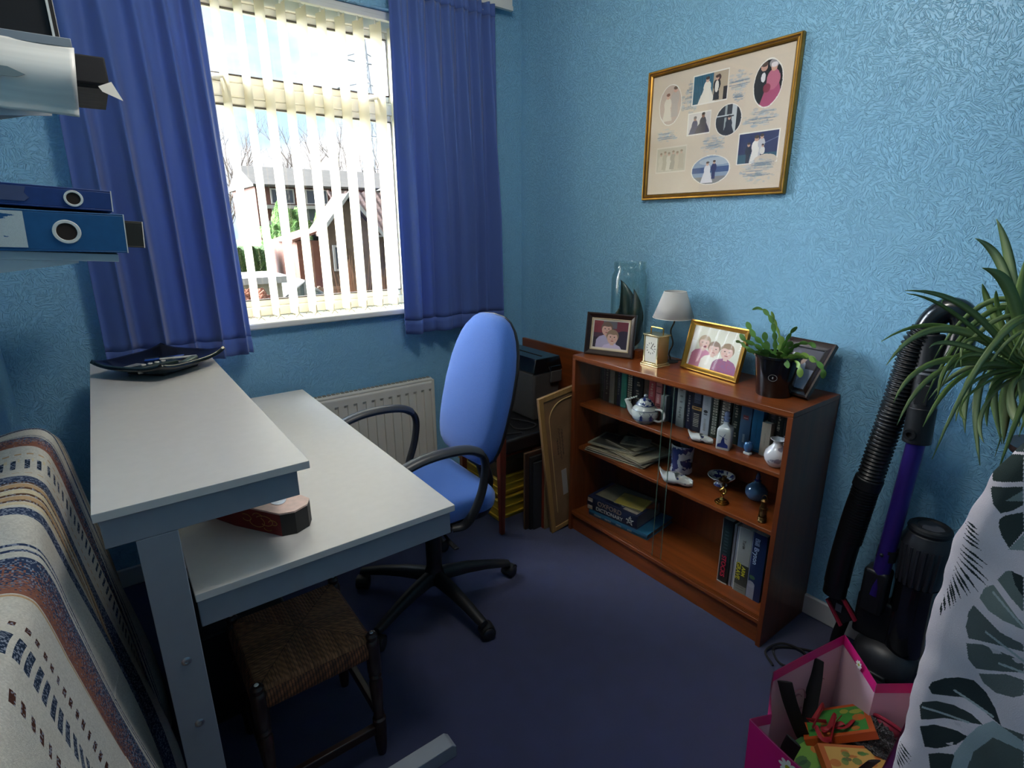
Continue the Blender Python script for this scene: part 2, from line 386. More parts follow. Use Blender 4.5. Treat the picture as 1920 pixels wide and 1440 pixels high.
# ------------------------------------------------------------------ curtains
m_curt = mat('royal_blue_curtain', '#5d78bc', .6, spec=.25, sheen=.35, transl=.25, bump=(700, .25))
def curtain(label, x0, x1, zt, zb, y, seed, nf, flare=.0):
    rnd = random.Random(seed); t = thing('curtain', label, 'curtain', ((x0+x1)/2, y, zb))
    ph = [rnd.uniform(0, 6.28) for _ in range(6)]
    def fn(u, v):
        k = min(1, v*1.6); amp = .010+.026*k
        w = u + .018*math.sin(5*u+ph[0]+v*1.2)
        yy = amp*(math.sin(2*PI*nf*w+ph[1]+.5*v) + .45*k*math.sin(2*PI*nf*.47*w+ph[2]+.9*v) + .25*math.sin(2*PI*nf*2.1*w+ph[3]))
        yy += (.012*math.cos(2*PI*nf*2*w))*(1-k)
        z = zt-(zt-zb)*v + .006*math.sin(2*PI*nf*w+ph[1])*v
        xx = x0+(x1-x0)*u + (u-.5)*flare*v + .010*math.sin(2*PI*nf*w+ph[1]+1.5)*k
        return (xx, y-yy-.02*k, z)
    n1 = 130
    # heading tape, body and hem are sewn pieces
    vh, vb = .035, .955
    for nm, a, b, off in (('heading', 0, vh, .002), ('cloth', vh, vb, 0), ('hem', vb, 1, .0015)):
        g = G(); g.grid(lambda u, v: (lambda p: (p[0], p[1]-off, p[2]))(fn(u, a+(b-a)*v)), n1, max(3, int(60*(b-a))))
        o = g.build(nm, m_curt, t, W=True, smooth=80, solid=.0014)
    for i in range(nf+1):
        g = G(); u = (i+.3)/(nf+1.2); p = fn(u, 0); g.tube([(p[0], y+.012, p[2]-.03), (p[0], y+.022, p[2]-.015), (p[0], y+.020, p[2]+.012)], .0022, 6)
        g.build('hook', m_white, t, W=True)
    return t
curtain('blue curtain hanging left of the blind, behind the shelves', -.0, .465, 2.56, .975, 2.52, 3, 5, .05)
curtain('blue curtain hanging right of the blind, beside the room corner', 1.225, 1.80, 2.545, .965, 2.535, 11, 7, .03)
rl = G(); rl.box(-.2, 1.92, 2.545, 2.565, 2.545, 2.565); rl.box(-.2, 1.92, 2.565, YF, 2.58, 2.60); rl.box(-.2,1.92,2.552,2.57,2.56,2.60)
o = rl.build('curtain_rail', m_white, loc=(.85, 2.56, 2.55)); tag(o, 'slim white curtain rail on the wall above the window', 'curtain rail')

# ------------------------------------------------------------------ radiator
rd = thing('radiator', 'cream panel radiator on the wall below the window', 'radiator', (.9, 2.58, .1))
m_rad = mat('cream_radiator', '#d9d4c6', .4, var=(5, .04))
RX0, RX1 = .42, 1.372
def radf(u, v):
    x = RX0+.02+(RX1-RX0-.04)*u; n = (x-RX0)/.0475; fr = n-math.floor(n)
    d = 0 if (v < .09 or v > .91) else .009*(1 if .3 < fr < .7 else 0)
    return (x, 2.553+d, .10+.585*v)
g = G()
us = 19*20
g.grid(radf, us, 40)
g.build('front_panel', m_rad, rd, W=True, solid=.003, smooth=30)
g = G()
g.tube([(RX0+.01, 2.575, .69), (RX1-.01, 2.575, .69)], .022, 12, flat=.5)
g.box(RX0, RX0+.02, 2.553, 2.60, .105, .69); g.box(RX1-.02, RX1, 2.553, 2.60, .105, .69)
g.box(RX0+.02, RX1-.02, 2.565, 2.60, .105, .125)
g.build('casing', m_rad, rd, W=True, bev=.004)
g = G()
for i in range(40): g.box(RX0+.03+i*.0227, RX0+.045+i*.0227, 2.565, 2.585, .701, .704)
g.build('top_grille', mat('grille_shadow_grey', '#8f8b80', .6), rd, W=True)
g = G(); g.tube([(RX1-.01, 2.59, .15), (RX1+.03, 2.59, .15), (RX1+.03, 2.59, .0)], .0075, 8); g.tube([(RX1+.005, 2.59, .15), (RX1+.03, 2.59, .15)], .013, 10)
g.build('pipe', m_chrome, rd, W=True)
for x in (.6, 1.2):
    g = G(); g.box(x-.015, x+.015, 2.598, YF-.003, .2, .62); g.build('bracket', m_chrome, rd, W=True)

# ================================================================== OUTSIDE
m_grass = mat('garden_grass', '#36451f', .95, var=(1.2, .4))
g = G(); g.box(-60, 120, 4, 200, -2.9, -2.6); struct(g.build('ground_outside', m_grass))
m_brick = mat('red_brick', '#5f3c30', .9, var=(3, .25)); m_brickb = mat('brown_brick', '#5e4c3c', .9, var=(3, .25))
m_rooft = mat('grey_roof_tiles', '#454039', .9, var=(2, .2)); m_roofr = mat('brown_pantiles', '#48352c', .85, var=(4, .3))
m_wh = mat('white_cladding', '#8d8a84', .7); m_wing = mat('dark_window_glass', '#2b3138', .15)
def house_window(g0, x0, x1, y, z0, z1, parent):
    f = G(); w = .09
    for b in ((x0, x1, z0, z0+w), (x0, x1, z1-w, z1), (x0, x0+w, z0+w, z1-w), (x1-w, x1, z0+w, z1-w), ((x0+x1)/2-w/2, (x0+x1)/2+w/2, z0+w, z1-w)): f.box(b[0], b[1], y-.08, y+.05, b[2], b[3])
    fo = f.build('window', m_wh, parent, W=True, smooth=0)
    f = G(); f.box(x0+w, x1-w, y-.03, y+.02, z0+w, z1-w); f.build('pane', m_wing, fo, W=True, smooth=0)
# terrace
TY = 45
tr = thing('terraced_house', 'long brick terrace with grey tiled roof behind the hedge', 'building', (16, TY, -2.6))
g = G(); g.box(10.2, 34, TY, TY+8, -2.6, 4.55); g.build('wall', m_brick, tr, W=True)
g = G(); g.prism([(TY-.5, 4.45), (TY+4, 6.05), (TY+8.5, 4.45), (TY+8.5, 4.3), (TY-.5, 4.3)], 10.0, 34.2, T=Matrix(((0,0,1,0),(1,0,0,0),(0,1,0,0),(0,0,0,1)))); g.build('roof', m_rooft, tr, W=True)
g = G(); g.box(10.4, 34, TY-.15, TY, -2.6, 1.9); g.build('render_panel', m_wh, tr, W=True)
g = G(); g.box(10.3, 34, TY-1.0, TY-.1, 2.75, 3.0); g.build('canopy', m_wh, tr, W=True)
for i in range(9):
    g = G(); g.box(11.2+i*2.55, 12.9+i*2.55, TY-.12, TY, 1.95, 2.75); g.build('slate_panel', mat('slate_blue_panel', '#4c555e', .8), tr, W=True)
for i in range(9):
    x = 11.2+i*2.55; house_window(g, x, x+1.7, TY-.1, 3.1, 4.2, tr)
    house_window(g, x+.1, x+1.4, TY-.2, .2, 1.4, tr)
# gable house
HY = 24
gh = thing('gabled_house', 'brown brick house with tiled roof and white gable boards, right side of the window view', 'building', (10, HY, -2.6))
g = G(); g.prism([(7.95, -2.6), (10.2, -2.6), (10.2, 1.3), (9.08, 2.6), (7.95, 1.3)], 0, 1.5, T=Matrix(((1,0,0,0),(0,0,1,HY),(0,1,0,0),(0,0,0,1)))); g.build('gable_wall', m_brickb, gh, W=True)
g = G(); g.box(10.2, 17, HY+.8, HY+5, -2.6, 1.2); g.build('wall', m_brickb, gh, W=True)
g = G()
for a, b in (((7.7, 1.08), (9.08, 2.72)), ((9.08, 2.72), (10.45, 1.08))):
    g.prism([a, b, (b[0], b[1]+.12), (a[0], a[1]+.12)], -.25, 1.6, T=Matrix(((1,0,0,0),(0,0,1,HY),(0,1,0,0),(0,0,0,1))))
def tiles(u, v):
    x = 9.3+8*u; s_ = v*3.3; y = HY+.4+s_*.82; z = 1.15+s_*.58
    return (x, y, z+.035*math.sin(x*2*PI/.3)+.03*((s_/.33) % 1))
g.grid(tiles, 220, 64)
g.build('roof', m_roofr, gh, W=True, smooth=30)
g = G()
for a, b in (((7.66, 1.02), (9.08, 2.70)), ((9.08, 2.70), (10.5, 1.02))): g.prism([a, b, (b[0], b[1]+.2), (a[0], a[1]+.2)], -.34, -.26, T=Matrix(((1,0,0,0),(0,0,1,HY),(0,1,0,0),(0,0,0,1))))
g.box(10.4, 17, HY+.28, HY+.36, 1.0, 1.18)
g.build('barge_board', m_wh, gh, W=True)
g = G(); g.tube([(10.5, HY+.3, 1.05), (10.35, HY+.7, .7), (10.35, HY+.7, -2.5)], .045, 8); g.build('drainpipe', m_wh, gh, W=True); g = G(); g.tube([(7.75, HY-.1, 1.0), (7.9, HY-.1, .7), (7.9, HY-.1, -2.5)], .04, 8); g.build('drainpipe', m_wh, gh, W=True)
for x in (8.25, 11.0, 13.6): house_window(None, x, x+ (.5 if x < 9 else 1.0), (HY if x < 9 else HY+.8)-.02, -.4, .7, gh)
g = G(); g.box(6.9, 7.9, HY+.4, HY+5, -2.6, .9); g.prism([(6.7, .85), (7.95, 1.25), (7.95, 1.35), (6.7, .95)], 0, 3, T=Matrix(((1,0,0,0),(0,0,1,HY+.3),(0,1,0,0),(0,0,0,1)))); g.build('side_extension', mat('orange_brick', '#633e2f', .9, var=(3, .2)), gh, W=True)
# second far house on the right
h2 = thing('far_house', 'orange brick house end showing at the right edge of the blind', 'building', (24, 38, -2.6))
g = G(); g.box(19.6, 26, 38, 44, -2.6, 4.3); g.build('wall', mat('orange_brick2', '#6e4a34', .9, var=(3, .2)), h2, W=True)
g = G(); g.prism([(19.2, 4.2), (22.8, 6.2), (26.4, 4.2)], 0, 6.5, T=Matrix(((1,0,0,0),(0,0,1,37.7),(0,1,0,0),(0,0,0,1)))); g.build('roof', m_rooft, h2, W=True)
house_window(None, 20.3, 21.6, 37.98, 2.4, 3.6, h2)

def blob(name, label, cat, c, r, seed, m, group=None, n=34, rough_=.22, parent=None):
    rn = random.Random(seed); ph = [rn.uniform(0, 6.28) for _ in range(9)]
    g = G()
    def fn(u, v):
        a, b = 2*PI*u, PI*v; d = (math.sin(b)*math.cos(a), math.sin(b)*math.sin(a), -math.cos(b))
        q = 1 + rough_*(.4*math.sin(5*d[0]+ph[0])*math.sin(4*d[1]+ph[1])+.35*math.sin(11*d[2]+ph[2]+7*d[0])+.3*math.sin(19*d[0]+ph[3])*math.sin(23*d[2]+ph[4])+.25*math.sin(41*d[1]+ph[5])*math.sin(37*d[2]))
        return (c[0]+r[0]*d[0]*q, c[1]+r[1]*d[1]*q, c[2]+r[2]*d[2]*q)
    g.grid(fn, n*3, n*2, cu=True)
    if parent: return g.build(name, m, parent, W=True)
    o = g.build(name, m, loc=(c[0], c[1], c[2]-r[2])); tag(o, label, cat, group); return o
m_hedge = mat('hedge_green', '#3a5522', .95, var=(6, .55), bump=(14, 1, .15)); m_hedge2 = mat('conifer_green', '#4c6e2c', .95, var=(7, .5), bump=(16, 1, .15))
# long clipped hedge
g = G()
def hf(u, v):
    a = v*4; x = -2+8.5*u; w = .06*math.sin(x*9+a*5)+.05*math.sin(x*23+a*11)
    pts = [(0, -2.6), (0, .55), (1.4, .55), (1.4, -2.6)]; i = min(int(a*.75), 2); t = a*.75-i; p = pts[i]; q = pts[i+1]
    return (x, 27+p[0]+(q[0]-p[0])*t+w, p[1]+(q[1]-p[1])*t+w)
g.grid(hf, 160, 24); o = g.build('hedge', m_hedge, loc=(3.5, 27.7, -2.6)); tag(o, 'long clipped dark green hedge in the gardens in front of the brick terrace', 'hedge')
blob('conifer', 'tall light green conifer rising above the middle of the hedge', 'tree', (8.5, 31.2, -.4), (1.45, 1.45, 2.8), 2, m_hedge2)
blob('evergreen_bush', 'rounded green bush between the conifer and the gabled house', 'bush', (11.2, 33.4, -.6), (1.6, 1.3, 2.6), 5, m_hedge2)
blob('garden_shrub', 'dark shrub in the garden by the white shed', 'bush', (5.2, 20.7, -1.9), (.9, .9, 1.1), 8, m_hedge)
blob('garden_shrub', 'rusty red shrub at the lower left of the window view', 'bush', (2.3, 13.0, -1.35), (1.1, .9, 1.5), 9, mat('russet_leaves', '#7b4a34', .95, var=(8, .5), bump=(14, 1, .1)))
blob('garden_shrub', 'olive shrub low in front of the brown brick gable', 'bush', (6.6, 20.6, -2.1), (.9, .8, .9), 12, m_hedge2)
# sheds and fence
sh = thing('garden_shed', 'small pale garden shed with flat felt roof at the left of the view', 'shed', (3.2, 16, -2.6))
g = G(); g.box(2.2, 3.9, 15.6, 17.4, -2.6, .05); g.build('wall', mat('pale_wood', '#8d8675', .9), sh, W=True)
g = G(); g.box(2.0, 4.1, 15.4, 17.6, .05, .22); g.build('roof', m_wh, sh, W=True)
sh = thing('greenhouse', 'low glass and white framed greenhouse in the garden', 'shed', (5, 17.5, -2.6))
g = G(); g.prism([(4.1, -2.6), (5.7, -2.6), (5.7, -.7), (4.9, -.1), (4.1, -.7)], 0, 2.2, T=Matrix(((1,0,0,0),(0,0,1,17),(0,1,0,0),(0,0,0,1)))); g.build('glazing', mat('greenhouse_glass', '#59635f', .2), sh, W=True)
g = G()
for p in ([(4.1, 17, -2.6), (4.1, 17, -.7), (4.9, 17, -.1), (5.7, 17, -.7), (5.7, 17, -2.6)], [(4.9, 17, -.1), (4.9, 19.2, -.1)], [(4.1, 17, -.7), (4.1, 19.2, -.7)], [(5.7, 17, -.7), (5.7, 19.2, -.7)], [(4.9, 17, -.1), (4.9, 17, -2.6)]): g.tube(p, .05, 6)
g.build('frame', m_wh, sh, W=True)
fe = thing('garden_fence', 'brown panel fence running across the gardens', 'fence', (4, 22.5, -2.6))
for i in range(7):
    g = G(); x = -1+i*1.35; g.box(x, x+1.25, 22.5, 22.55, -2.5, -.95)
    for k in range(9): g.box(x, x+1.25, 22.48, 22.5, -2.4+k*.17, -2.26+k*.17)
    g.build('panel', mat('fence_wood', '#7a6350', .9, var=(3, .2)), fe, W=True, smooth=0)
    g = G(); g.box(x+1.25, x+1.35, 22.47, 22.57, -2.6, -.85); g.build('post', mat('fence_wood', '#7a6350'), fe, W=True)
# bare trees
m_bark = mat('bare_branches', '#5b5149', .9)
def tree(x, y, h, seed, label, z0=-2.6):
    rn = random.Random(seed); t = thing('bare_tree', label, 'tree', (x, y, z0), group='bare winter trees behind the terrace'); tg = G(); bg_ = G()
    def grow(p, d, l, r, dep, gg):
        pts = [p]; q = Vector(p); dd = Vector(d)
        for k in range(3):
            dd = (dd+Vector((rn.uniform(-.16, .16), rn.uniform(-.16, .16), rn.uniform(-.02, .12)))).normalized(); q = q+dd*l/3; pts.append(q.copy())
        gg.tube(pts, [r, r*.85, r*.7, r*.5], 4 if dep else 7, caps=False)
        if dep >= 4: return
        for k in range(4 if dep else 6):
            j = rn.choice((1, 2, 3)) if dep else rn.choice((1, 2, 3)); a = rn.uniform(0, 6.28); sp = rn.uniform(.35, .8)
            nd = (dd+Vector((math.cos(a)*sp, math.sin(a)*sp, rn.uniform(-.05, .35)))).normalized(); grow(pts[j], nd, l*rn.uniform(.5, .72), r*.5, dep+1, bg_)
    grow(Vector((x, y, z0)), (0, 0, 1), h*.42, h*.012, 0, tg)
    tg.build('trunk', m_bark, t, W=True); bg_.build('branches', m_bark, t, W=True)
for i, (x, y, h) in enumerate(((6.5, 50, 13.5), (11.2, 62, 15.5), (16.4, 63, 16), (20.6, 62, 15), (24.0, 63, 16), (28.5, 64, 15.5), (31.8, 63, 15), (4.4, 40, 9.5), (33.8,66,15.5))):
    tree(x, y, h, 40+i, ['bare tree left of the brick terrace gable', 'bare tree behind the left end of the terrace roof', 'bare tree behind the middle of the terrace roof, left', 'bare tree behind the middle of the terrace roof, right', 'bare tree above the gabled house apex', 'bare tree behind the right part of the terrace roof', 'bare tree near the right edge of the blind', 'small bare tree at the far left beside the curtain', 'bare tree farthest right in the window view'][i])
# twiggy garden shrubs
for i, (x, y, h, lb) in enumerate(((6.7, 18.2, 2.4, 'leafless twiggy shrub in front of the greenhouse'), (8.2, 21.5, 2.6, 'leafless twiggy shrub in front of the brown gable wall'), (9.6, 21.8, 2.2, 'leafless twiggy shrub right of the drainpipe'))):
    rn = random.Random(70+i); g = G()
    for k in range(70):
        a = rn.uniform(0, 6.28); s_ = rn.uniform(.1, .6); p = Vector((x, y, -2.6)); q = Vector((x+math.cos(a)*s_*1.3, y+math.sin(a)*s_, -2.6+h*rn.uniform(.6, 1.15))); mdl = p.lerp(q, .5)+Vector((math.cos(a)*.15, 0, .2)); g.tube([p, mdl, q], [.022, .016, .008], 3, caps=False)
    o = g.build('twiggy_shrub', mat('winter_twigs', '#8c6a54', .9), loc=(x, y, -2.6)); tag(o, lb, 'bush', kind=None)
# pylon
py = thing('electricity_pylon', 'lattice steel pylon standing far off behind the trees', 'pylon', (55, 128, -3)); g = G()
def pyw(z): return 4.2*(1-(z+3)/48)+.5
zs = [-3, 6, 14, 21, 27, 32, 36, 40, 44]
cs = [(-1, -1), (1, -1), (1, 1), (-1, 1)]
for a, b in zip(zs[:-1], zs[1:]):
    for i in range(4):
        c1, c2 = cs[i], cs[(i+1) % 4]; A = (55+c1[0]*pyw(a)/2, 128+c1[1]*pyw(a)/2, a); B = (55+c1[0]*pyw(b)/2, 128+c1[1]*pyw(b)/2, b); C2 = (55+c2[0]*pyw(b)/2, 128+c2[1]*pyw(b)/2, b); A2 = (55+c2[0]*pyw(a)/2, 128+c2[1]*pyw(a)/2, a)
        g.tube([A, B], .14, 4); g.tube([A, C2], .08, 4); g.tube([A2, B], .08, 4); g.tube([B, C2], .08, 4)
g.build('tower', mat('steel_grey', '#6c6f72', .6), py, W=True); g = G()
for z, w in ((30, 6.5), (36, 5.5), (41.5, 4.5)):
    for s_ in (-1, 1): g.tube([(55+s_*.8, 128, z), (55+s_*w, 128, z+.3)], .12, 4); g.tube([(55+s_*.8, 128, z+2), (55+s_*w, 128, z+.3)], .09, 4); g.tube([(55+s_*w, 128, z+.3), (55+s_*w, 128, z-1.6)], .1, 4)
g.build('cross_arm', mat('steel_grey'), py, W=True)
# ================================================================== DESK (two white worktops on one T-leg frame)
dk = thing('desk', 'pale grey two-level computer desk beside the striped throw, raised shelf at left', 'desk', (.29, 1.85, 0))
g = G(); g.box(.043, .662, 1.150, 2.515, .756, .774); g.build('desktop', [m_desk], dk, W=True, bev=.0012)
g = G(); g.box(-.086, .294, 1.130, 2.515, .995, 1.013); g.build('raised_shelf', [m_desk], dk, W=True, bev=.0012)
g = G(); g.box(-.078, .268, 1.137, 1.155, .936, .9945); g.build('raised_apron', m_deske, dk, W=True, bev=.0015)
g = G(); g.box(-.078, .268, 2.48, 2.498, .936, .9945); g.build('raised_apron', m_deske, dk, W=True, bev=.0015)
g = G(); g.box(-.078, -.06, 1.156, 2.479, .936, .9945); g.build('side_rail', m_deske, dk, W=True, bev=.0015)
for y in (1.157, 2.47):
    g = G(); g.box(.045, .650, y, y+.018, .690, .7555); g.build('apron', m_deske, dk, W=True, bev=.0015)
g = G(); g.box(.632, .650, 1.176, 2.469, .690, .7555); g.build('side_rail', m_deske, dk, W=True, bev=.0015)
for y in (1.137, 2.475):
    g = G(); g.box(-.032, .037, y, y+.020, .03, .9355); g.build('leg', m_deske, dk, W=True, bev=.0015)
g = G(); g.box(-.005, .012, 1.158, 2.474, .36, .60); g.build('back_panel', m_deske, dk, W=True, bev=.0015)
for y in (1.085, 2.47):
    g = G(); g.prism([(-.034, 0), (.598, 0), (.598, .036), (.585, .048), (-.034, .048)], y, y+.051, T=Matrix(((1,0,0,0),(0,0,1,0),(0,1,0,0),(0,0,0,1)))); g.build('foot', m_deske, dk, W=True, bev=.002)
for z in (.640, .478):
    g = G(M=Matrix.Translation((.006, 1.137, z)) @ Matrix.Rotation(PI/2, 4, 'X')); g.lathe([(0, 0), (.0095, 0), (.0095, .0012), (.0070, .003), (.0040, .0032), (.0034, .0012), (0, .0010)], n=20); g.build('bolt', m_chrome, dk, W=True)

# ------------------------------------------------------------------ square black tray with remotes and pens
TR = thing('tray', 'black lacquered square tray with upswept corners on the raised desk shelf', 'tray', (.125, 2.235, 1.013), math.radians(40))
m_lac = mat('black_lacquer', '#0e100e', .12, coat=.6, var=(25, .2))
m_lac2 = mat('dark_bronze_lacquer', '#2b2a25', .3, coat=.3, var=(60, .2), bump=(200, .25))
g = G()
def trayf(u, v):
    # v 0..1 from centre to rim; square with rounded outline
    a = 2*PI*u; e = 1/max(abs(math.cos(a)), abs(math.sin(a))); k = 1+(e-1)*.80
    cn = (e-1)/.414
    r = .150*k*(v if v < .5 else .5+.5*((v-.5)*2)**.9); z = .014+(.028+.016*cn**2)*max(0, (v-.5)/.5)**1.35
    return (r*math.cos(a), r*math.sin(a), z)
g.grid(trayf, 96, 22, cu=True)
g.build('dish', [m_lac, m_lac2], TR, smooth=70, solid=.013, bev=0)
g = G(); g.prism([(.075*c, .075*s) for c, s in ((-1,-1),(1,-1),(1,1),(-1,1))], 0, .014, top=[(.08*c, .08*s) for c, s in ((-1,-1),(1,-1),(1,1),(-1,1))]); g.build('foot', m_lac2, TR, bev=.003)
def small(name, label, cat, g, mats, loc, rz=0, group=None, **k):
    o = g.build(name, mats, loc=None, **k); o.location = loc; o.rotation_euler[2] = rz; tag(o, label, cat, group); return o
g = G(); g.box(-.07, .07, -.021, .021, 0, .016)
rc = thing('remote_control', 'dark remote control with round buttons lying in the black tray', 'remote control', (.10, 2.19, 1.034), math.radians(25)); g.build('body', mat('dark_green_plastic', '#23332f', .4), rc, bev=.004)
for i in range(4):
    g = G(); g.lathe([(0, .0162), (.0075, .0162), (.0075, .019), (.0045, .019), (.0045, .0175), (0, .0175)], (-.035+.022*i, .004, 0), 16); g.build('button', m_white, rc)
def pen(label, p, rz, c1, L_=.14, group='pens in the black tray'):
    t = thing('pen', label, 'pen', p, rz, group); g = G(M=Matrix.Rotation(PI/2, 4, 'Y')); g.lathe([(0, -L_/2), (.003, -L_/2), (.0045, -L_/2+.004), (.0045, L_/2-.02), (.0015, L_/2-.002), (0, L_/2)], n=10); g.build('barrel', mat('pen_'+c1[1:], c1, .3), t)
    g = G(); g.box(-L_/2+.002, -L_/2+.045, -.0015, .0015, .0045, .0068); g.build('clip', m_chrome, t)
pen('blue pen at the far side of the black tray', (.145, 2.31, 1.040), math.radians(5), '#1f4fa8')
pen('white pen beside the blue pen in the black tray', (.19, 2.285, 1.040), math.radians(-12), '#d8d6cf')
pen('silver pen at the near side of the black tray', (.105, 2.125, 1.040), math.radians(8), '#b9b7b0', .12)
g = G(); g.box(-.045, .045, -.028, .028, 0, .006); small('notepad', 'little white card pad at the left end of the tray', 'notepad', g, mat('grey_card', '#8a8d90', .6), (.035, 2.235, 1.033), math.radians(40), bev=.001)
g = G(); g.box(-.05, .05, -.012, .012, 0, .012); small('spectacle_case', 'slim grey spectacle case at the right end of the tray', 'spectacle case', g, mat('grey_green_case', '#5d6a62', .5), (.205, 2.22, 1.034), math.radians(60), bev=.004)

# ------------------------------------------------------------------ red and black gift tin under the raised shelf
TB = thing('gift_box', 'dark red and black box with gold scrollwork, on the desktop beneath the raised shelf', 'box', (.247, 1.271, .774))
P8 = [(.247, 1.271), (.280, 1.262), (.315, 1.279), (.329, 1.307), (.318, 1.335), (.180, 1.505), (.148, 1.515), (.118, 1.49), (.165, 1.395)]
g = G(); n = len(P8)
g.prism(P8, .7745, .832)
for f in g.bm.faces:
    if abs(f.normal.z) > .5: continue
bmesh.ops.recalc_face_normals(g.bm, faces=g.bm.faces)
for f in g.bm.faces:
    nn = f.normal
    f.material_index = 0 if (abs(nn.z) < .5 and nn.x < -.3) else 1
g.build('carton', [mat('deep_red_card', '#7a1412', .45, var=(20, .15)), mat('black_card', '#0d0d0d', .5)], TB, W=True, bev=.0006)
g = G(); g.prism(P8, .832, .836, top=P8); g.build('lid', mat('pinkish_print', '#d9b5aa', .35, var=(60, .12)), TB, W=True)
g = G(); g.lathe([(.0, .8372), (.024, .8372), (.024, .8362), (0, .8362)], (0, 0, 0), 32, T=Matrix.Translation((.262, 1.352, 0)) @ Matrix.Diagonal((.85, 1.5, 1, 1))); g.build('oval_label', mat('white_blue_print', '#c9d8ea', .4, var=(70, .3)), TB, W=True)
# gold scrollwork on the long red face
m_gprint = mat('gold_print', '#b98a4a', .4, metal=.4)
A = Vector((.247, 1.271, .7745)); B = Vector((.165, 1.395, .7745)); dd = (B-A); nrm = Vector((-dd.y, dd.x, 0)).normalized()
if nrm.x > 0: nrm = -nrm
def sp(u, w): return A+dd*u+Vector((0, 0, w*.056))+nrm*.0006
for cx, cy, r, a0, a1 in ((.32, .55, .20, .5, 5.4), (.52, .45, .2, 2.2, 6.9), (.15, .55, .1, 0, 5), (.72, .55, .13, 1, 6), (.3, .25, .1, 3.4, 6.2), (.45, .75, .12, 0, 3)):
    g = G(); g.tube([sp(cx+r*math.cos(a0+(a1-a0)*t/14)*(1-.03*t), cy+r*1.5*math.sin(a0+(a1-a0)*t/14)*(1-.03*t)) for t in range(15)], .0009, 5); g.build('gold_scroll', m_gprint, TB, W=True)

# ------------------------------------------------------------------ rush seat stool
ST = thing('rush_stool', 'low dark wooden stool with a woven brown rush seat under the desk', 'stool', (.275, 1.385, 0))
m_rush = mat('rush', rough=.7, attr=True, bump=(600, .5)); m_dkw = mat('dark_stained_wood', '#2a1611', .4, grain=('z', 40, .3), coat=.2)
SX0, SX1, SY0, SY1, SZ = .125, .432, 1.225, 1.545, .405
N_ = 300
cv = Canvas(N_, N_, '#5a3826')
U, V = cv.X, cv.Y; cu_, cv_ = U-.5, V-.5; ns = np.abs(cv_) > np.abs(cu_)   # near/far wedges: cords run across y
NC = 38
rnd = np.random.RandomState(3)
co = np.where(ns, U, V)*NC; al = np.where(ns, V, U); idx = np.floor(co).astype(int)
tw = .5+.5*np.sin((al*85+rnd.rand(200)[idx]*6.28)+(co-idx)*4)
prof = np.sqrt(np.clip(1-(2*(co-idx)-1)**2, 0, 1))
tone = (.7+.6*rnd.rand(200)[idx])*(.55+.45*tw)
gap = (prof > .45)
cv.a = np.array(hexc('#a87248'))*tone[..., None]*(np.where(gap, 1, .25))[..., None]
cv.a *= np.where(np.abs(np.abs(cv_)-np.abs(cu_)) < .006, .35, 1)[..., None]
def seatfn(Uq, Vq):
    a, b = Uq-.5, Vq-.5; n2 = np.abs(b) > np.abs(a); co = np.where(n2, Uq, Vq)*NC; fr = co-np.floor(co)
    e = np.maximum(np.abs(a), np.abs(b))*2; z = SZ+.012*(1-e**2)+.0022*np.sqrt(np.clip(1-(2*fr-1)**2, 0, 1))
    # wrap over the rails at the rim
    k = np.clip((e-.93)/.07, 0, 1); z = z-.05*k**2
    x = SX0+(SX1-SX0)*(.5+a*(1+.0*k)); y = SY0+(SY1-SY0)*(.5+b)
    return np.stack([x, y, z], -1)
cv.mesh('rush_seat', seatfn, ST, W=True, mtl=m_rush, smooth=1)
# side wraps of cord around each rail
def wrap(p0, p1, nrm, name='rush_wrap'):
    p0, p1 = Vector(p0), Vector(p1); M_ = 38; c2 = Canvas(M_*6, 16, '#5a3826'); co = c2.X*M_; ix = np.floor(co).astype(int)
    c2.a = np.array(hexc('#84502f'))*((.6+.7*rnd.rand(200)[ix])*np.where(np.abs(co-ix-.5) < .4, 1, .3)*(.8+.3*np.sin(c2.Y*22+ix)))[..., None]
    d = np.array(p1-p0); nn = np.array(nrm)
    def fn(Uq, Vq):
        a = PI*Vq; fr = (Uq*M_) % 1; bul = .0016*np.sqrt(np.clip(1-(2*fr-1)**2, 0, 1)); r = .017+bul
        return np.array(p0)+Uq[..., None]*d+(nn*(np.sin(a)*r)[..., None])+np.stack([0*a, 0*a, -.027*(1-np.cos(a))], -1)
    c2.mesh(name, fn, ST, W=True, mtl=m_rush, smooth=1)
wrap((SX0+.012, SY0+.010, SZ-.008), (SX1-.012, SY0+.010, SZ-.008), (0, -1, 0)); wrap((SX0+.012, SY1-.010, SZ-.008), (SX1-.012, SY1-.010, SZ-.008), (0, 1, 0))
wrap((SX1-.010, SY0+.012, SZ-.008), (SX1-.010, SY1-.012, SZ-.008), (1, 0, 0)); wrap((SX0+.010, SY0+.012, SZ-.008), (SX0+.010, SY1-.012, SZ-.008), (-1, 0, 0))
lp = [(0, 0), (.012, 0), (.015, .02), (.017, .05), (.019, .09), (.019, .13), (.013, .135), (.016, .145), (.013, .155), (.0165, .20), (.019, .26), (.014, .272), (.018, .282), (.014, .290), (.019, .298), (.019, .392), (.016, .40), (.012, .403), (.0155, .409), (.016, .418), (.011, .425), (0, .427)]
for x in (SX0+.008, SX1-.004):
    for y in (SY0+.004, SY1-.008):
        g = G(); g.lathe(lp, (x, y, 0), 18); lg = g.build('leg', m_dkw, ST, W=True)
        g = G(); g.lathe([(0, .4272), (.006, .4268), (.004, .4292), (0, .430)], (x, y, 0), 12); g.build('worn_knob_top', m_chrome if x > .3 else m_white, lg)
        lg.data.update()
for o_ in [o for o in bpy.data.objects if o.name.startswith('worn_knob')]:
    o_.data.transform(Matrix.Translation(-ST.location))
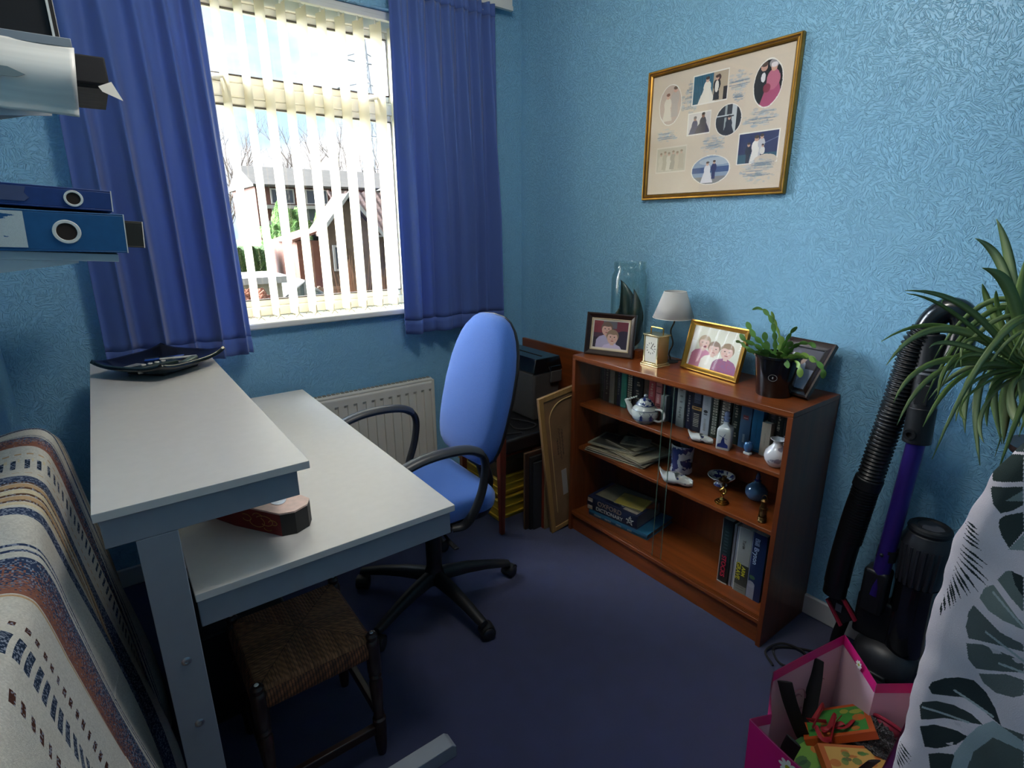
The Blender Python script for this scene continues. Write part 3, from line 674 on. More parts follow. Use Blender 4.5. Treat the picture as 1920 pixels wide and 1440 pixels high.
for a, b, z in (((SX1-.004, SY0+.02), (SX1-.004, SY1-.02), .15), ((SX0+.008, SY0+.02), (SX0+.008, SY1-.02), .15)):
    g = G(); g.box(a[0]-.010, a[0]+.010, a[1], b[1], z-.014, z+.014); g.build('stretcher', m_dkw, ST, W=True, bev=.003)
for y in (SY0+.004, SY1-.008):
    g = G(); g.box(SX0+.02, SX1-.02, y-.010, y+.010, .085, .113); g.build('stretcher', m_dkw, ST, W=True, bev=.003)

# ------------------------------------------------------------------ office chair
CH = thing('office_chair', 'royal blue fabric swivel chair with black loop arms', 'chair', (.90, 1.755, 0))
m_fab = mat('blue_chair_fabric', '#3d66ac', .9, spec=.15, bump=(900, .5), var=(500, .18), sheen=.3)
m_blk = mat('black_nylon', '#1b1c1e', .48, var=(80, .1)); m_armtop = mat('armrest_grey_black', '#3a3c40', .38)
g = G(); g.lathe([(0, .075), (.036, .075), (.045, .10), (.042, .125), (.034, .14), (.030, .165), (.030, .30), (.026, .30), (.026, .40), (0, .40)], n=24); g.build('column', m_blk, CH)
for k in range(5):
    a = math.radians(-14+72*k); R_ = Matrix.Rotation(a, 4, 'Z')
    g = G(M=R_)
    secs = [(.02, .105, .030, .030), (.06, .108, .028, .028), (.14, .105, .025, .024), (.22, .095, .022, .019), (.305, .078, .020, .015), (.335, .072, .017, .012)]
    rr = []
    for x, z, w, h in secs:
        rr.append([g.v((x, w*c, z+h*s_)) for c, s_ in ((-1, -.6), (-.95, .2), (-.6, .85), (0, 1), (.6, .85), (.95, .2), (1, -.6), (0, -.75))])
    for A_, B_ in zip(rr[:-1], rr[1:]):
        for i in range(8): g.f([A_[i], A_[(i+1) % 8], B_[(i+1) % 8], B_[i]])
    g.f(rr[0]); g.f(rr[-1][::-1])
    lg = g.build('star_leg', m_blk, CH, smooth=50)
    sw = math.radians((35, -50, 100, 20, 75)[k])
    cc = R_ @ Vector((.325, 0, 0))
    Mc = Matrix.Translation((cc.x, cc.y, 0)) @ Matrix.Rotation(a+sw, 4, 'Z')
    g = G(M=Mc @ Matrix.Translation((.018, 0, .027)) @ Matrix.Rotation(PI/2, 4, 'X'))
    for s_ in (-1, 1): g.lathe([(0, s_*.006), (.025, s_*.006), (.027, s_*.010), (.027, s_*.022), (.024, s_*.026), (.008, s_*.027), (0, s_*.026)], n=22)
    g.M = Mc; g.tube([(.018, -.007, .027), (.018, .007, .027)], .006, 8)
    g.tube([(0, 0, .045), (0, 0, .075)], .007, 8)
    g.grid(lambda u, v: (.018+.030*math.cos(PI*(.05+.95*u)), (-.024+.048*v), .027+.032*math.sin(PI*(.05+.95*u))), 12, 4)
    g.build('castor', m_blk, lg, smooth=50)
SA = math.radians(-1)                     # seat turned a little toward the camera; chair faces -x
SM = Matrix.Translation((-.03, 0, 0)) @ Matrix.Rotation(SA, 4, 'Z')         # local +x = back of the chair
def rrect(hx, hy, r, n=6, front=1.0):
    out = []
    for cx, cy, a0 in ((hx-r, hy-r, 0), (-hx+r, hy*front-r, PI/2), (-hx+r, -hy*front+r, PI), (hx-r, -hy+r, -PI/2)):
        for i in range(n+1): a = a0+PI/2*i/n; out.append((cx+r*math.cos(a), cy+r*math.sin(a)))
    return out
SZC = .50
def pad(g, poly, prof, crown=0):
    R = []
    for s_, z in prof: R.append([g.v((x*s_, y*s_, z+(crown*(1-min(1, s_)**2)))) for x, y in poly])
    for A_, B_ in zip(R[:-1], R[1:]):
        for i in range(len(poly)): g.f([A_[i], A_[(i+1) % len(poly)], B_[(i+1) % len(poly)], B_[i]])
    g.f(R[0][::-1]); g.f(R[-1])
sp_ = rrect(.225, .235, .09)
g = G(M=SM); pad(g, sp_, [(.90, SZC-.035), (.985, SZC-.03), (1.0, SZC-.012), (.995, SZC+.008), (.96, SZC+.022), (.88, SZC+.028), (.7, SZC+.028), (.5, SZC+.026), (.25, SZC+.025), (.1, SZC+.025)]); g.build('seat', m_fab, CH, smooth=60)
g = G(M=SM); pad(g, sp_, [(.75, SZC-.075), (.93, SZC-.06), (.975, SZC-.036), (.90, SZC-.034)]); g.build('seat_shell', m_blk, CH, smooth=50)
g = G(M=SM); g.box(-.08, .20, -.07, .07, SZC-.12, SZC-.07); g.tube([(.0, -.05, SZC-.09), (-.02, -.26, SZC-.10)], .006, 8); g.tube([(-.02, -.22, SZC-.10), (-.02, -.29, SZC-.10)], .011, 8, flat=.5); g.build('mechanism', m_blk, CH, bev=.006)
# backrest: tall rounded shield, slightly reclined
def backpoly(s_=1):
    pts = []
    for i in range(28):
        t = i/28*2*PI; c, s = math.cos(t), math.sin(t)
        hw = .215*(1-.14*max(0, s)-.02*max(0, -s)); e = .66 if s > 0 else .34
        x = hw*abs(c)**e*(1 if c >= 0 else -1); z = .29*abs(s)**(.72 if s > 0 else .62)*(1 if s >= 0 else -1)
        pts.append((x*s_, z*s_))
    return pts
BM = SM @ Matrix.Translation((.262, 0, .885)) @ Matrix.Rotation(math.radians(16), 4, 'Y')   # local y = width, z = height, -x = front
def bpad(g, prof):
    R = []
    P = backpoly()
    for s_, d in prof: R.append([g.v((d + .022*(y*s_/.215)**2 + .014*(z*s_/.29)**2, y*s_, z*s_)) for y, z in P])
    for A_, B_ in zip(R[:-1], R[1:]):
        for i in range(len(P)): g.f([A_[i], A_[(i+1) % len(P)], B_[(i+1) % len(P)], B_[i]])
    g.f(R[0][::-1]); g.f(R[-1])
g = G(M=BM); bpad(g, [(.93, .0), (1.0, -.004), (1.01, -.018), (.99, -.034), (.93, -.048), (.82, -.055), (.6, -.056), (.35, -.055), (.1, -.055)]); g.build('backrest', m_fab, CH, smooth=65)
g = G(M=BM); bpad(g, [(.5, .035), (.85, .030), (.985, .012), (1.02, -.002), (1.02, -.008), (.95, -.004)]); g.build('back_shell', m_blk, CH, smooth=50)
g = G(M=SM); g.tube(spline([(.12, 0, SZC-.095), (.25, 0, SZC-.10), (.295, 0, SZC-.04), (.265, 0, SZC+.12), (.30, 0, SZC+.34)]), .024, 10, flat=1.8, up=(0, 1, 0)); g.box(.235, .285, -.045, .045, SZC+.05, SZC+.18); g.build('back_support', m_blk, CH)
# loop arms
for s_ in (-1, 1):
    y = s_*.275
    loop = spline([(-.02, y*.83, SZC-.05), (-.09, y*.97, SZC+.005), (-.19, y, SZC+.11), (-.245, y, SZC+.185), (-.225, y, SZC+.232), (-.13, y, SZC+.262), (-.01, y, SZC+.265), (.075, y, SZC+.245), (.115, y, SZC+.195), (.105, y, SZC+.10), (.07, y*.98, SZC+.01), (.04, y*.9, SZC-.045), (-.0, y*.83, SZC-.055)], 6)
    g = G(M=SM); g.tube(loop, .0135, 12, flat=1.45, up=(0, 1, 0)); ar = g.build('arm', m_blk, CH)
    g = G(M=SM); g.tube(loop[22:46], [.012]+[.0165]*22+[.012], 12, flat=1.5, up=(0, 1, 0)); g.build('arm_pad', m_armtop, ar)

# ------------------------------------------------------------------ corner stool with shredder
CS = thing('wooden_stool', 'teak legged stool with black vinyl seat carrying the shredder in the corner', 'stool', (1.64, 2.16, 0))
m_vin = mat('black_vinyl', '#151517', .35, bump=(200, .3)); m_redw = mat('reddish_teak', '#7a3420', .35, grain=('z', 40, .3), coat=.2)
for x in (1.405, 1.86):
    for y in (1.975, 2.33):
        g = G(); w = .016; g.prism([(x-w*.7, y-w*.7), (x+w*.7, y-w*.7), (x+w*.7, y+w*.7), (x-w*.7, y+w*.7)], 0, .515, top=[(x-w*1.2, y-w*1.2), (x+w*1.2, y-w*1.2), (x+w*1.2, y+w*1.2), (x-w*1.2, y+w*1.2)]); g.build('leg', m_redw, CS, W=True, bev=.003)
g = G(); g.box(1.425, 1.84, 1.965, 2.335, .425, .500); g.box(1.395, 1.87, 1.998, 2.31, .43, .495); g.build('seat', m_vin, CS, W=True, bev=.012, seg=3)
g = G(); g.box(1.42, 1.845, 2.0, 2.305, .40, .43); g.build('seat_frame', m_redw, CS, W=True)
SHR = thing('paper_shredder', 'grey paper shredder with glossy black lid standing on the black stool', 'shredder', (1.79, 2.27, .5))
m_gry = mat('warm_grey_plastic', '#474443', .5, var=(60, .08)); m_glb = mat('gloss_black_plastic', '#0b0d12', .15, coat=.5)
g = G(); a = [(1.705, 2.10), (1.865, 2.10), (1.865, 2.44), (1.705, 2.44)]; b = [(1.693, 2.085), (1.882, 2.085), (1.882, 2.455), (1.693, 2.455)]; g.prism(a, .5005, .765, top=b); g.build('bin', m_gry, SHR, W=True, bev=.012, seg=3)
g = G(); g.box(1.80, 1.875, 2.070, 2.085, .70, .765); g.build('bin_grip', m_gry, SHR, W=True, bev=.005)
g = G(); g.prism([(1.688, 2.078), (1.886, 2.078), (1.886, 2.460), (1.688, 2.460)], .766, .835, top=[(1.715, 2.095), (1.878, 2.095), (1.878, 2.445), (1.715, 2.445)]); g.box(1.80, 1.87, 2.072, 2.079, .72, .79); g.build('lid', m_glb, SHR, W=True, bev=.014, seg=3)
g = G(); g.box(1.785, 1.795, 2.14, 2.40, .8345, .8365); g.build('paper_slot', m_dark, SHR, W=True)
g = G(); g.tube(spline([(1.700, 2.30, .56), (1.66, 2.26, .512), (1.60, 2.18, .506), (1.56, 2.06, .506), (1.62, 2.02, .506), (1.68, 2.06, .507), (1.60, 2.22, .508), (1.50, 2.16, .506), (1.47, 2.04, .506), (1.55, 2.0, .506)]), .0042, 8); o = g.build('power_cable', m_dark, SHR, W=True)
# plain board behind
g = G(); g.box(1.985, 2.003, 1.84, 2.555, 0, .845); o = g.build('wooden_board', m_teak, loc=(1.99, 2.2, 0), bev=.002); tag(o, 'large plain teak board standing on edge behind the shredder', 'board')
# yellow crates
m_yel = mat('yellow_plastic', '#d8b437', .42, var=(20, .06))
def crate(label, x0, x1, y0, y1, z0, z1, m=None):
    t = thing('storage_crate', label, 'crate', ((x0+x1)/2, (y0+y1)/2, z0), group='yellow crates under the corner stool'); g = G(); w = .004; e = .012
    for (a0, a1, b0, b1, A0, A1, B0, B1) in ((x0+e, x0+e+w, y0+e, y1-e, x0, x0+w, y0, y1), (x1-e-w, x1-e, y0+e, y1-e, x1-w, x1, y0, y1), (x0+e, x1-e, y0+e, y0+e+w, x0, x1, y0, y0+w), (x0+e, x1-e, y1-e-w, y1-e, x0, x1, y1-w, y1)):
        g.prism([(a0, b0), (a1, b0), (a1, b1), (a0, b1)], z0, z1, top=[(A0, B0), (A1, B0), (A1, B1), (A0, B1)])
    g.box(x0+e, x1-e, y0+e, y1-e, z0, z0+.004); g.build('tub', m_yel, t, W=True)
    g = G()
    for b in ((x0-.012, x0+.004, y0-.012, y1+.012), (x1-.004, x1+.012, y0-.012, y1+.012), (x0, x1, y0-.012, y0+.004), (x0, x1, y1-.004, y1+.012)): g.box(b[0], b[1], b[2], b[3], z1-.010, z1)
    g.build('rim', m_yel, t, W=True, bev=.003)
    for z in (z0+.02, (z0+z1)/2):
        g = G()
        for b in ((x0-.004+e*.4, x0+e, y0, y1), (x0, x1, y0-.004+e*.4, y0+e)): g.box(b[0], b[1], b[2], b[3], z, z+.008)
        g.build('rib', m_yel, t, W=True, bev=.002)
crate('yellow plastic crate on the carpet under the corner stool, lower of the two', 1.45, 1.80, 2.075, 2.43, 0, .135)
crate('yellow plastic crate stacked on another one under the corner stool', 1.45, 1.80, 2.075, 2.43, .136, .255)
g = G(); g.box(1.50, 1.75, 2.13, 2.39, .1405, .30); o = g.build('cardboard_box', mat('brown_card', '#7d6a50', .9, var=(6, .2)), loc=(1.62, 2.26, .1405), bev=.002); tag(o, 'brown cardboard box inside the upper yellow crate', 'box')
# things leaning between stool and bookcase
def lean(name, label, cat, x0, x1, y, th, h, m, tilt=3, group=None, parts=None, z0=0):
    t = thing(name, label, cat, ((x0+x1)/2, y, z0), 0, group); hw = (x1-x0)/2
    T = Matrix.Rotation(math.radians(tilt), 4, 'X')
    g = G(M=T); g.box(-hw, hw, -th, 0, 0.0, h); g.build('panel' if parts else 'board', m, t, bev=.0015)
    if parts: parts(t, T, hw, th, h)
    return t
m_dgry = mat('dark_grey_card', '#2b2d31', .6); m_dbr = mat('dark_brown_wood', '#3f2a20', .5, grain=('z', 40, .3))
def frm(m, w=.022, d=.006):
    def f(t, T, hw, th, h):
        for b in ((-hw, -hw+w, 0, h), (hw-w, hw, 0, h), (-hw+w, hw-w, 0, w), (-hw+w, hw-w, h-w, h)):
            g = G(M=T); g.box(b[0], b[1], -th-d, -th, b[2], b[3]); g.build('frame_rail', m, t, bev=.002)
    return f
lean('framed_panel', 'brown framed panel tucked beside the stool leg, nearest the yellow crates', 'frame', 1.520, 1.85, 1.948, .010, .42, mat('worn_brown_board', '#6b5138', .8, var=(9, .2)), 0, parts=frm(m_dbr))
lean('framed_panel', 'thin black frame second from the yellow crates beside the stool', 'frame', 1.540, 1.86, 1.930, .008, .40, m_dark, 0, parts=frm(m_dark))
lean('ring_folder', 'dark grey folder standing third from the yellow crates beside the stool', 'folder', 1.555, 1.84, 1.916, .010, .37, m_dgry, 0)
lean('framed_panel', 'reddish wooden frame with pale edge standing behind the paper-backed picture', 'frame', 1.600, 1.93, 1.902, .012, .52, m_redw, 0, parts=frm(m_redw, .03, .004))
lean('backing_board', 'tan backing board between the reddish frame and the paper-backed picture', 'board', 1.600, 1.92, 1.882, .006, .40, mat('tan_board', '#8a7250', .85, var=(10, .2)), 0)
PB = thing('picture', 'large picture seen from its brown paper back, leaning against the bookcase side', 'picture', (1.76, 1.842, 0), 0)
TT = Matrix.Rotation(math.radians(-7.5), 4, 'Y') ; Tp = TT
g = G(M=Tp); g.box(-.150, .170, -.014, 0, 0.022, .755); g.build('backing', mat('brown_backing_paper', '#80603f', .8, var=(7, .25)), PB, bev=.001)
for b in ((-.152, -.125, .02, .757), (.147, .172, .02, .757), (-.125, .147, .02, .045), (-.125, .147, .732, .757)):
    g = G(M=Tp); g.box(b[0], b[1], -.020, -.014, b[2], b[3]); g.build('frame_rail', mat('pale_frame_wood', '#a07a45', .5, grain=('z', 40, .2)), PB, bev=.002)
g = G(M=Tp)
for i in range(16): a = PI*i/15; 
g.tube([(-.10, -.0155, .12)]+[(-.10+.10*(1-math.cos(PI/2*i/8)), -.0155, .62+.09*math.sin(PI/2*i/8)) for i in range(9)]+[(.12, -.0155, .71)], .0045, 6, flat=.3); g.build('gummed_tape', mat('buff_tape', '#b39462', .7), PB)
m_ink = mat('dark_ink', '#2a1d18', .7)
for i, (x, z0_, z1_) in enumerate(((-.060, .43, .52), (-.045, .40, .57), (-.028, .42, .56))):
    g = G(M=Tp); z = z0_
    pts = [(x+.005*math.sin(k*2.3), -.0148, z0_+(z1_-z0_)*k/24+.003*math.sin(k*1.7)) for k in range(25)]; g.tube(pts, .0011, 4); g.build('handwriting', m_ink, PB)
g = G(M=Tp); g.box(-.052, -.02, -.0155, -.0138, .20, .34); g.build('paper_label', mat('grey_label', '#9a948a', .7), PB)

# ================================================================== LEFT WALL SHELVES
m_shelf = mat('white_shelf', '#cfd2d4', .45)
TL = math.radians(2.2)
def shelf(label, z, tiltd, x1=.036, y0=1.28):
    t = thing('wall_shelf', label, 'shelf', (XL, 1.7, z)); T = Matrix.Translation((XL, 0, z)) @ Matrix.Rotation(math.radians(tiltd), 4, 'Y')
    g = G(M=Matrix.Translation((0, 0, 0)) @ T); g.box(0, x1-XL, y0, 2.25, -.014, 0); g.build('board', m_shelf, t, W=True, bev=.001)
    for y in (y0+.004, 2.05):
        g = G(M=T @ Matrix(((1,0,0,0),(0,0,1,0),(0,1,0,0),(0,0,0,1)))); g.prism([(0, -.0145), (x1-XL-.06, -.0145), (x1-XL-.06, -.018), (0, -.075)], y, y+.003); g.build('bracket', m_shelf, t, W=True)
    return t
shelf('lower white wall shelf holding the blue lever arch files', 1.478, 4.2)
us_ = thing('wall_shelf', 'upper white wall shelf with a marbled white sheet hanging from its near end', 'shelf', (XL, 1.6, 1.79))
g = G(); g.box(XL, .030, 1.281, 1.97, 1.792, 1.806); g.build('board', mat('grey_shelf_edge', '#8e959b', .5), us_, W=True, bev=.001)
for y in (1.293, 1.90):
    g = G(M=Matrix(((1,0,0,0),(0,0,1,0),(0,1,0,0),(0,0,0,1)))); g.prism([(XL, 1.7915), (.0, 1.7915), (-.02, 1.780) if y > 1.5 else (-.018, 1.684), (XL, 1.70) if y > 1.5 else (XL, 1.660)], y, y+.003); g.build('bracket', m_shelf, us_, W=True)
def binder(label, x1, Lx, y0, dy, z, h, col, tiltd, rz=0, spine=True, hole=None, lab=None, mt=None, group=None):
    t = thing('lever_arch_file', label, 'file', (x1, y0, z), 0, group); T = Matrix.Rotation(math.radians(tiltd), 4, 'Y') @ Matrix.Rotation(math.radians(rz), 4, 'Z'); m = mt or mat('file_'+col[1:], col, .5, var=(70, .1)); w = .003
    g = G(M=T); g.box(-Lx, 0, 0, dy, 0, w); g.build('cover', m, t, bev=.0008)
    g = G(M=T); g.box(-Lx, 0, 0, dy, h-w, h); g.build('cover', m, t, bev=.0008)
    g = G(M=T); g.box(-Lx, 0, 0, w, w, h-w); g.build('spine', m, t, bev=.0008)
    g = G(M=T); g.box(-Lx+.01, -.008, w+.012, dy-.012, w+.002, h*.72); g.build('paper_stack', m_paper, t)
    g = G(M=T); g.box(-.0006, .0010, 0, .0012, 0, h); g.build('edge_trim', m_white, t)
    if hole:
        hx, hr = hole; T2 = T @ Matrix.Translation((-hx, 0, h/2)) @ Matrix.Rotation(PI/2, 4, 'X')
        g = G(M=T2); g.lathe([(hr*.74, .0005), (hr*.78, .0022), (hr, .0022), (hr*1.04, .0003)], n=36); g.build('finger_ring', m_white, t)
        g = G(M=T2); g.lathe([(0, .0008), (hr*.76, .0008)], n=36); g.build('finger_hole', mat('brown_shadowed_board', '#2b1d14', .8), t)
    if lab: lab(t, T, h)
    return t
def torn_label(t, T, h):
    c = Canvas(190, 90, '#c9cfcb'); rs = np.random.RandomState(5)
    edge = .62+.16*np.sin(c.Y*9)+.10*np.sin(c.Y*23+1)+.06*np.sin(c.Y*51)+.03*rs.rand(90, 190)
    c.put((c.X < edge) & (c.Y > .42+.1*np.sin(c.X*14)+.05*np.sin(c.X*37)), '#1d5a8c'); c.put((c.X < .35) & (c.Y > .18) & (c.Y < .36+.05*np.sin(c.X*30)), '#2a6391', .8); c.ell(.42, .26, .12, .1, '#1d5a8c', .9); c.noise(.08, 2)
    M3 = np.array(T.to_3x3()); f = plane_fn((-.27, -.0009, .006), (.130, 0, 0), (0, 0, .060)); c.mesh('torn_label', lambda U, V: f(U, V) @ M3.T, t)
def old_label(t, T, h):
    g = G(M=T); g.prism([(-.30, .008), (-.122, .008), (-.115, .014), (-.121, .022), (-.118, .032), (-.30, .032)], -.0012, -.0002, T=Matrix(((1,0,0,0),(0,0,1,0),(0,1,0,0),(0,0,0,1)))); g.build('old_label', mat('dusty_blue_label', '#4a5578', .7, var=(30, .1)), t)
binder('teal blue lever arch file with a torn white label, lying flat on the lower shelf', .050, .32, 1.268, .285, 1.4535, .069, '#1d5a8c', 3.2, 0, hole=(.085, .0195), lab=torn_label)
binder('navy lever arch file lying on top of the teal blue one', .040, .32, 1.285, .28, 1.5275, .036, '#24407c', 4.0, 0, hole=(.055, .0135), lab=old_label)
binder('black file poking out behind the teal blue file', .098, .32, 1.60, .29, 1.4520, .060, '#20231f', 4.2, 0)
# marbled white file on the upper shelf
WF = thing('hanging_sheet', 'marbled white sheet curling down from the near end of the upper shelf', 'sheet', (.030, 1.272, 1.69))
m_marb = mat('marbled_white_card', '#f0ece2', .4, grain=('x', 26, .22))
def curl(u, v):
    x = -.29+(.322-.012*v)*u; z = 1.7915-.108*v+.004*math.sin(3*u); y = 1.280-.018*math.sin(PI*min(1, v*1.15))+.004*math.sin(9*u+4*v)
    if v > .86 and u < .70: z += (.70-u)*.03*(v-.86)/.14
    return (x, y, z)
g = G(); g.grid(curl, 40, 24); g.build('sheet', m_marb, WF, W=True, solid=.0012, smooth=80)
g = G(); g.prism([(-.20, 1.752), (-.06, 1.747), (-.040, 1.738), (-.052, 1.733), (-.20, 1.731)], 1.2585, 1.2605, T=Matrix(((1,0,0,0),(0,0,1,0),(0,1,0,0),(0,0,0,1)))); g.build('tear', mat('grey_green_inside', '#7f8d8e', .6), WF, W=True)
g = G(M=Matrix.Translation((-.075, 1.258, 1.741)) @ Matrix.Rotation(PI/2, 4, 'X')); g.lathe([(0, 0), (.0035, 0), (.003, .001), (0, .001)], n=12); g.build('rivet', m_dark, WF, W=True)
bx = thing('box_file', 'black box file with white edges at the near end of the upper shelf', 'file', (-.12, 1.40, 1.8065))
g = G(); g.box(-.30, .006, 1.29, 1.56, 1.8065, 1.90); g.build('case', m_dark, bx, W=True, bev=.001)
g = G(); g.prism([(.0065, 1.8065), (.0100, 1.8065), (.0100, 1.90), (.0065, 1.90)], 1.286, 1.56, T=Matrix(((1,0,0,0),(0,0,1,0),(0,1,0,0),(0,0,0,1)))); g.build('white_edge', m_white, bx, W=True)
g = G(); g.box(.0105, .0150, 1.30, 1.56, 1.8065, 1.90); g.build('inner_leaf', m_dark, bx, W=True)
g = G(); g.box(.0155, .0165, 1.31, 1.56, 1.8065, 1.90); g.build('white_edge', m_white, bx, W=True)
bx = thing('box_file', 'black file box overhanging the front edge of the upper shelf', 'file', (0, 1.75, 1.8065))
g = G(); g.box(-.24, .092, 1.63, 1.93, 1.8065, 1.862); g.build('case', m_dark, bx, W=True, bev=.003)
g = G(); g.box(.032, .090, 1.65, 1.925, 1.800, 1.8065); g.build('page_block', mat('dark_page_edges', '#4a443f', .8, grain=('x', 200, .5)), bx, W=True)
g = G(); g.prism([(.070, 1.800), (.096, 1.812), (.112, 1.775), (.076, 1.790)], 1.622, 1.6228, T=Matrix(((1,0,0,0),(0,0,1,0),(0,1,0,0),(0,0,0,1)))); o = g.build('paper_sheet', m_paper, loc=(.09, 1.622, 1.78)); tag(o, 'white paper corner sticking out under the black box on the upper shelf', 'paper')

# ================================================================== STRIPED THROW over a chair back on the left
def throw():
    nx, ny = 420, 620; c = Canvas(nx, ny, '#c9c6bd')   # X: along the drop (0 wall side -> 1 bottom), Y: along the room (0 near -> 1 far)
    Y = c.Y; X = c.X
    def band(y0, y1, col, al=1): c.put((Y >= y0) & (Y < y1), col, al)
    def fleck(y0, y1, ca, cb, seed):
        rs = np.random.RandomState(seed).rand(ny, nx); m = (Y >= y0) & (Y < y1); t = (Y-y0)/(y1-y0); c.put(m & (rs < t), cb); c.put(m & (rs >= t), ca)
    def thin(y, col, w=.0022): c.put(np.abs(Y-y) < w, col)
    navy, tan, cream, brown, rust = '#33425f', '#b99b78', '#cfc2a4', '#5f4638', '#8d5f50'
    def group(y0, k=1.0):
        band(y0, y0+.016*k, navy)
        for i in range(4):
            yy = y0+(.022+.013*i)*k; band(yy, yy+.006*k, cream if i % 2 else tan); thin(yy+.009*k, brown, .0016*k)
        band(y0+.074*k, y0+.088*k, navy)
    def dash(y0, w, h, per, col, ph=0): c.put((np.abs(Y-y0) < h) & (((X*per+ph) % 1) < w), col)
    # from far (1) to near (0)
    band(.985, .995, navy)
    for i in range(4): band(.928+.014*i, .934+.014*i, tan if i % 2 else cream); thin(.938+.014*i, brown, .0014)
    band(.908, .922, navy); thin(.872, navy, .0012); thin(.866, navy, .0012)
    fleck(.795, .860, rust, navy, 1)
    dash(.772, .55, .0016, 60, tan); dash(.745, .40, .013, 55, '#26364c'); dash(.712, .55, .0016, 60, tan); dash(.757, .2, .004, 55, cream, .5)
    band(.650, .682, navy)
    for i in range(4): band(.588+.016*i, .597+.016*i, tan if i % 2 else cream); thin(.601+.016*i, brown, .0020)
    band(.556, .580, navy); thin(.500, navy, .0014); thin(.492, navy, .0014)
    fleck(.392, .482, rust, navy, 2); thin(.386, tan, .002)
    dash(.322, .45, .0060, 50, '#4d2f28'); dash(.270, .60, .022, 50, '#26364c'); dash(.208, .45, .0060, 50, '#4d2f28')
    band(.08, .10, navy); fleck(.02, .07, navy, rust, 4)
    c.noise(.10, 9)
    # woven speckle in the dark bands
    rs = np.random.RandomState(11).rand(ny, nx); dk = c.a.sum(-1) < .35; c.put(dk & (rs < .28), '#9aa3b4', .7)
    y0, y1 = .45, 1.83
    prof = [(-.325, .90), (-.30, .985), (-.25, 1.005), (-.20, 1.008), (-.172, .992), (-.158, .95), (-.142, .82), (-.122, .62), (-.10, .40), (-.085, .20), (-.075, .03)]
    prof = [(p.x, p.y) for p in spline([(a, b, 0) for a, b in prof], 6)]
    pa = np.array(prof); s = np.r_[0, np.cumsum(np.hypot(*np.diff(pa, axis=0).T))]; s /= s[-1]
    def fn(U, V):
        px = np.interp(U, s, pa[:, 0]); pz = np.interp(U, s, pa[:, 1]); y = y0+(y1-y0)*V
        # ridge dips and lumps along the length
        low = .022*np.sin(V*9.5+.6)+.012*np.sin(V*21+2)
        top = np.clip((pz-.3)/.7, 0, 1)
        pz = pz + low*top + .03*np.clip((V-.9)/.1, -1, 1)*0
        fold = .012*np.sin(V*34+U*3)+.008*np.sin(V*61+1.3-U*6)
        px = px + fold*np.clip(U*1.6-.4, 0, 1)*1.2 + (.035*(1-V))*np.clip(U*2-.6, 0, 1)
        pz = pz + .006*np.sin(V*47+U*11)*(U < .5)
        # near end slopes outward
        px = px + .05*np.clip((.25-V)/.25, 0, 1)**1.5*np.clip(U*2-.4, 0, 1)
        return np.stack([px, y, pz], -1)
    t = thing('throw_blanket', 'cream woven throw with navy, tan and rust stripes draped beside the desk', 'blanket', (-.2, 1.2, 0))
    c.mesh('cloth', fn, t, W=True, mtl=mat('woven_cotton', rough=.95, attr=True, bump=(700, .6), spec=.1), smooth=1, solid=.003)
    # far edge hanging down
    return t
throw()
g = G(); g.box(-.28, -.185, .55, 1.76, .86, .965); g.box(-.28, -.20, .6, 1.72, 0, .86); o = g.build('clothes_rack', m_dgry, loc=(-.24, 1.1, 0), bev=.01); tag(o, 'dark folded rack hidden beneath the striped throw', 'clothes rack')
# dark clutter behind the desk leg
g = G(); g.box(-.045, .30, 1.62, 1.98, 0, .33); o = g.build('storage_box', mat('dark_green_box', '#121a19', .5, var=(8, .3)), loc=(.1, 1.8, 0), bev=.01); tag(o, 'dark storage box on the carpet beneath the desk behind the front leg', 'box')
# ================================================================== BOOKCASE
BC = thing('bookcase', 'teak bookcase with sliding glass doors against the blue side wall', 'bookcase', (1.87, 1.295, 0))
BX0, BX1, BY0, BY1, BH = 1.707, 2.036, .777, 1.813, .915
g = G(); g.box(BX0, BX1, BY0, BY0+.018, 0, BH-.0185); g.build('side_panel', m_teakz, BC, W=True, bev=.001)
g = G(); g.box(BX0, BX1, BY1-.018, BY1, 0, BH-.0185); g.build('side_panel', m_teakz, BC, W=True, bev=.001)
g = G(); g.box(BX0, BX1, BY0, BY1, BH-.018, BH); g.build('top', m_teak, BC, W=True, bev=.0012)
for z in (.660, .437):
    g = G(); g.box(BX0+.038, BX1-.006, BY0+.0185, BY1-.0185, z, z+.015); g.build('shelf', m_teak, BC, W=True, bev=.001)
g = G(); g.box(BX0+.002, BX1-.006, BY0+.0185, BY1-.0185, .090, .106); g.build('base_board', m_teak, BC, W=True, bev=.001)
g = G(); g.box(BX0+.016, BX0+.032, BY0+.0185, BY1-.0185, 0, .0895); g.build('plinth', m_teak, BC, W=True, bev=.001)
g = G(); g.box(BX1-.0055, BX1-.001, BY0+.0185, BY1-.0185, .0, BH-.0185); g.build('back_panel', m_teakz, BC, W=True)
for z in (.1065, BH-.0235):
    for x in (BX0+.004, BX0+.0125, BX0+.021):
        g = G(); g.box(x, x+.0025, BY0+.0185, BY1-.0185, z, z+.0045); g.build('door_track', m_teak, BC, W=True, smooth=0)
m_pane = glassmat('door_glass', (.975, .985, .98), .07); m_gedge = mat('green_glass_edge', '#5f7a6c', .2)
for (y0, y1, x) in ((1.290, BY1-.020, BX0+.0075), (1.250, BY1-.030, BX0+.016)):
    g = G(); g.f([g.v(p) for p in ((x+.002, y0, .112), (x+.002, y1, .112), (x+.002, y1, BH-.024), (x+.002, y0, BH-.024))]); d = g.build('glass_door', m_pane, BC, W=True, smooth=0)
    g = G(); g.box(x-.0002, x+.0042, y0-.0012, y0, .112, BH-.024); g.build('polished_edge', m_gedge, d, W=True, smooth=0)

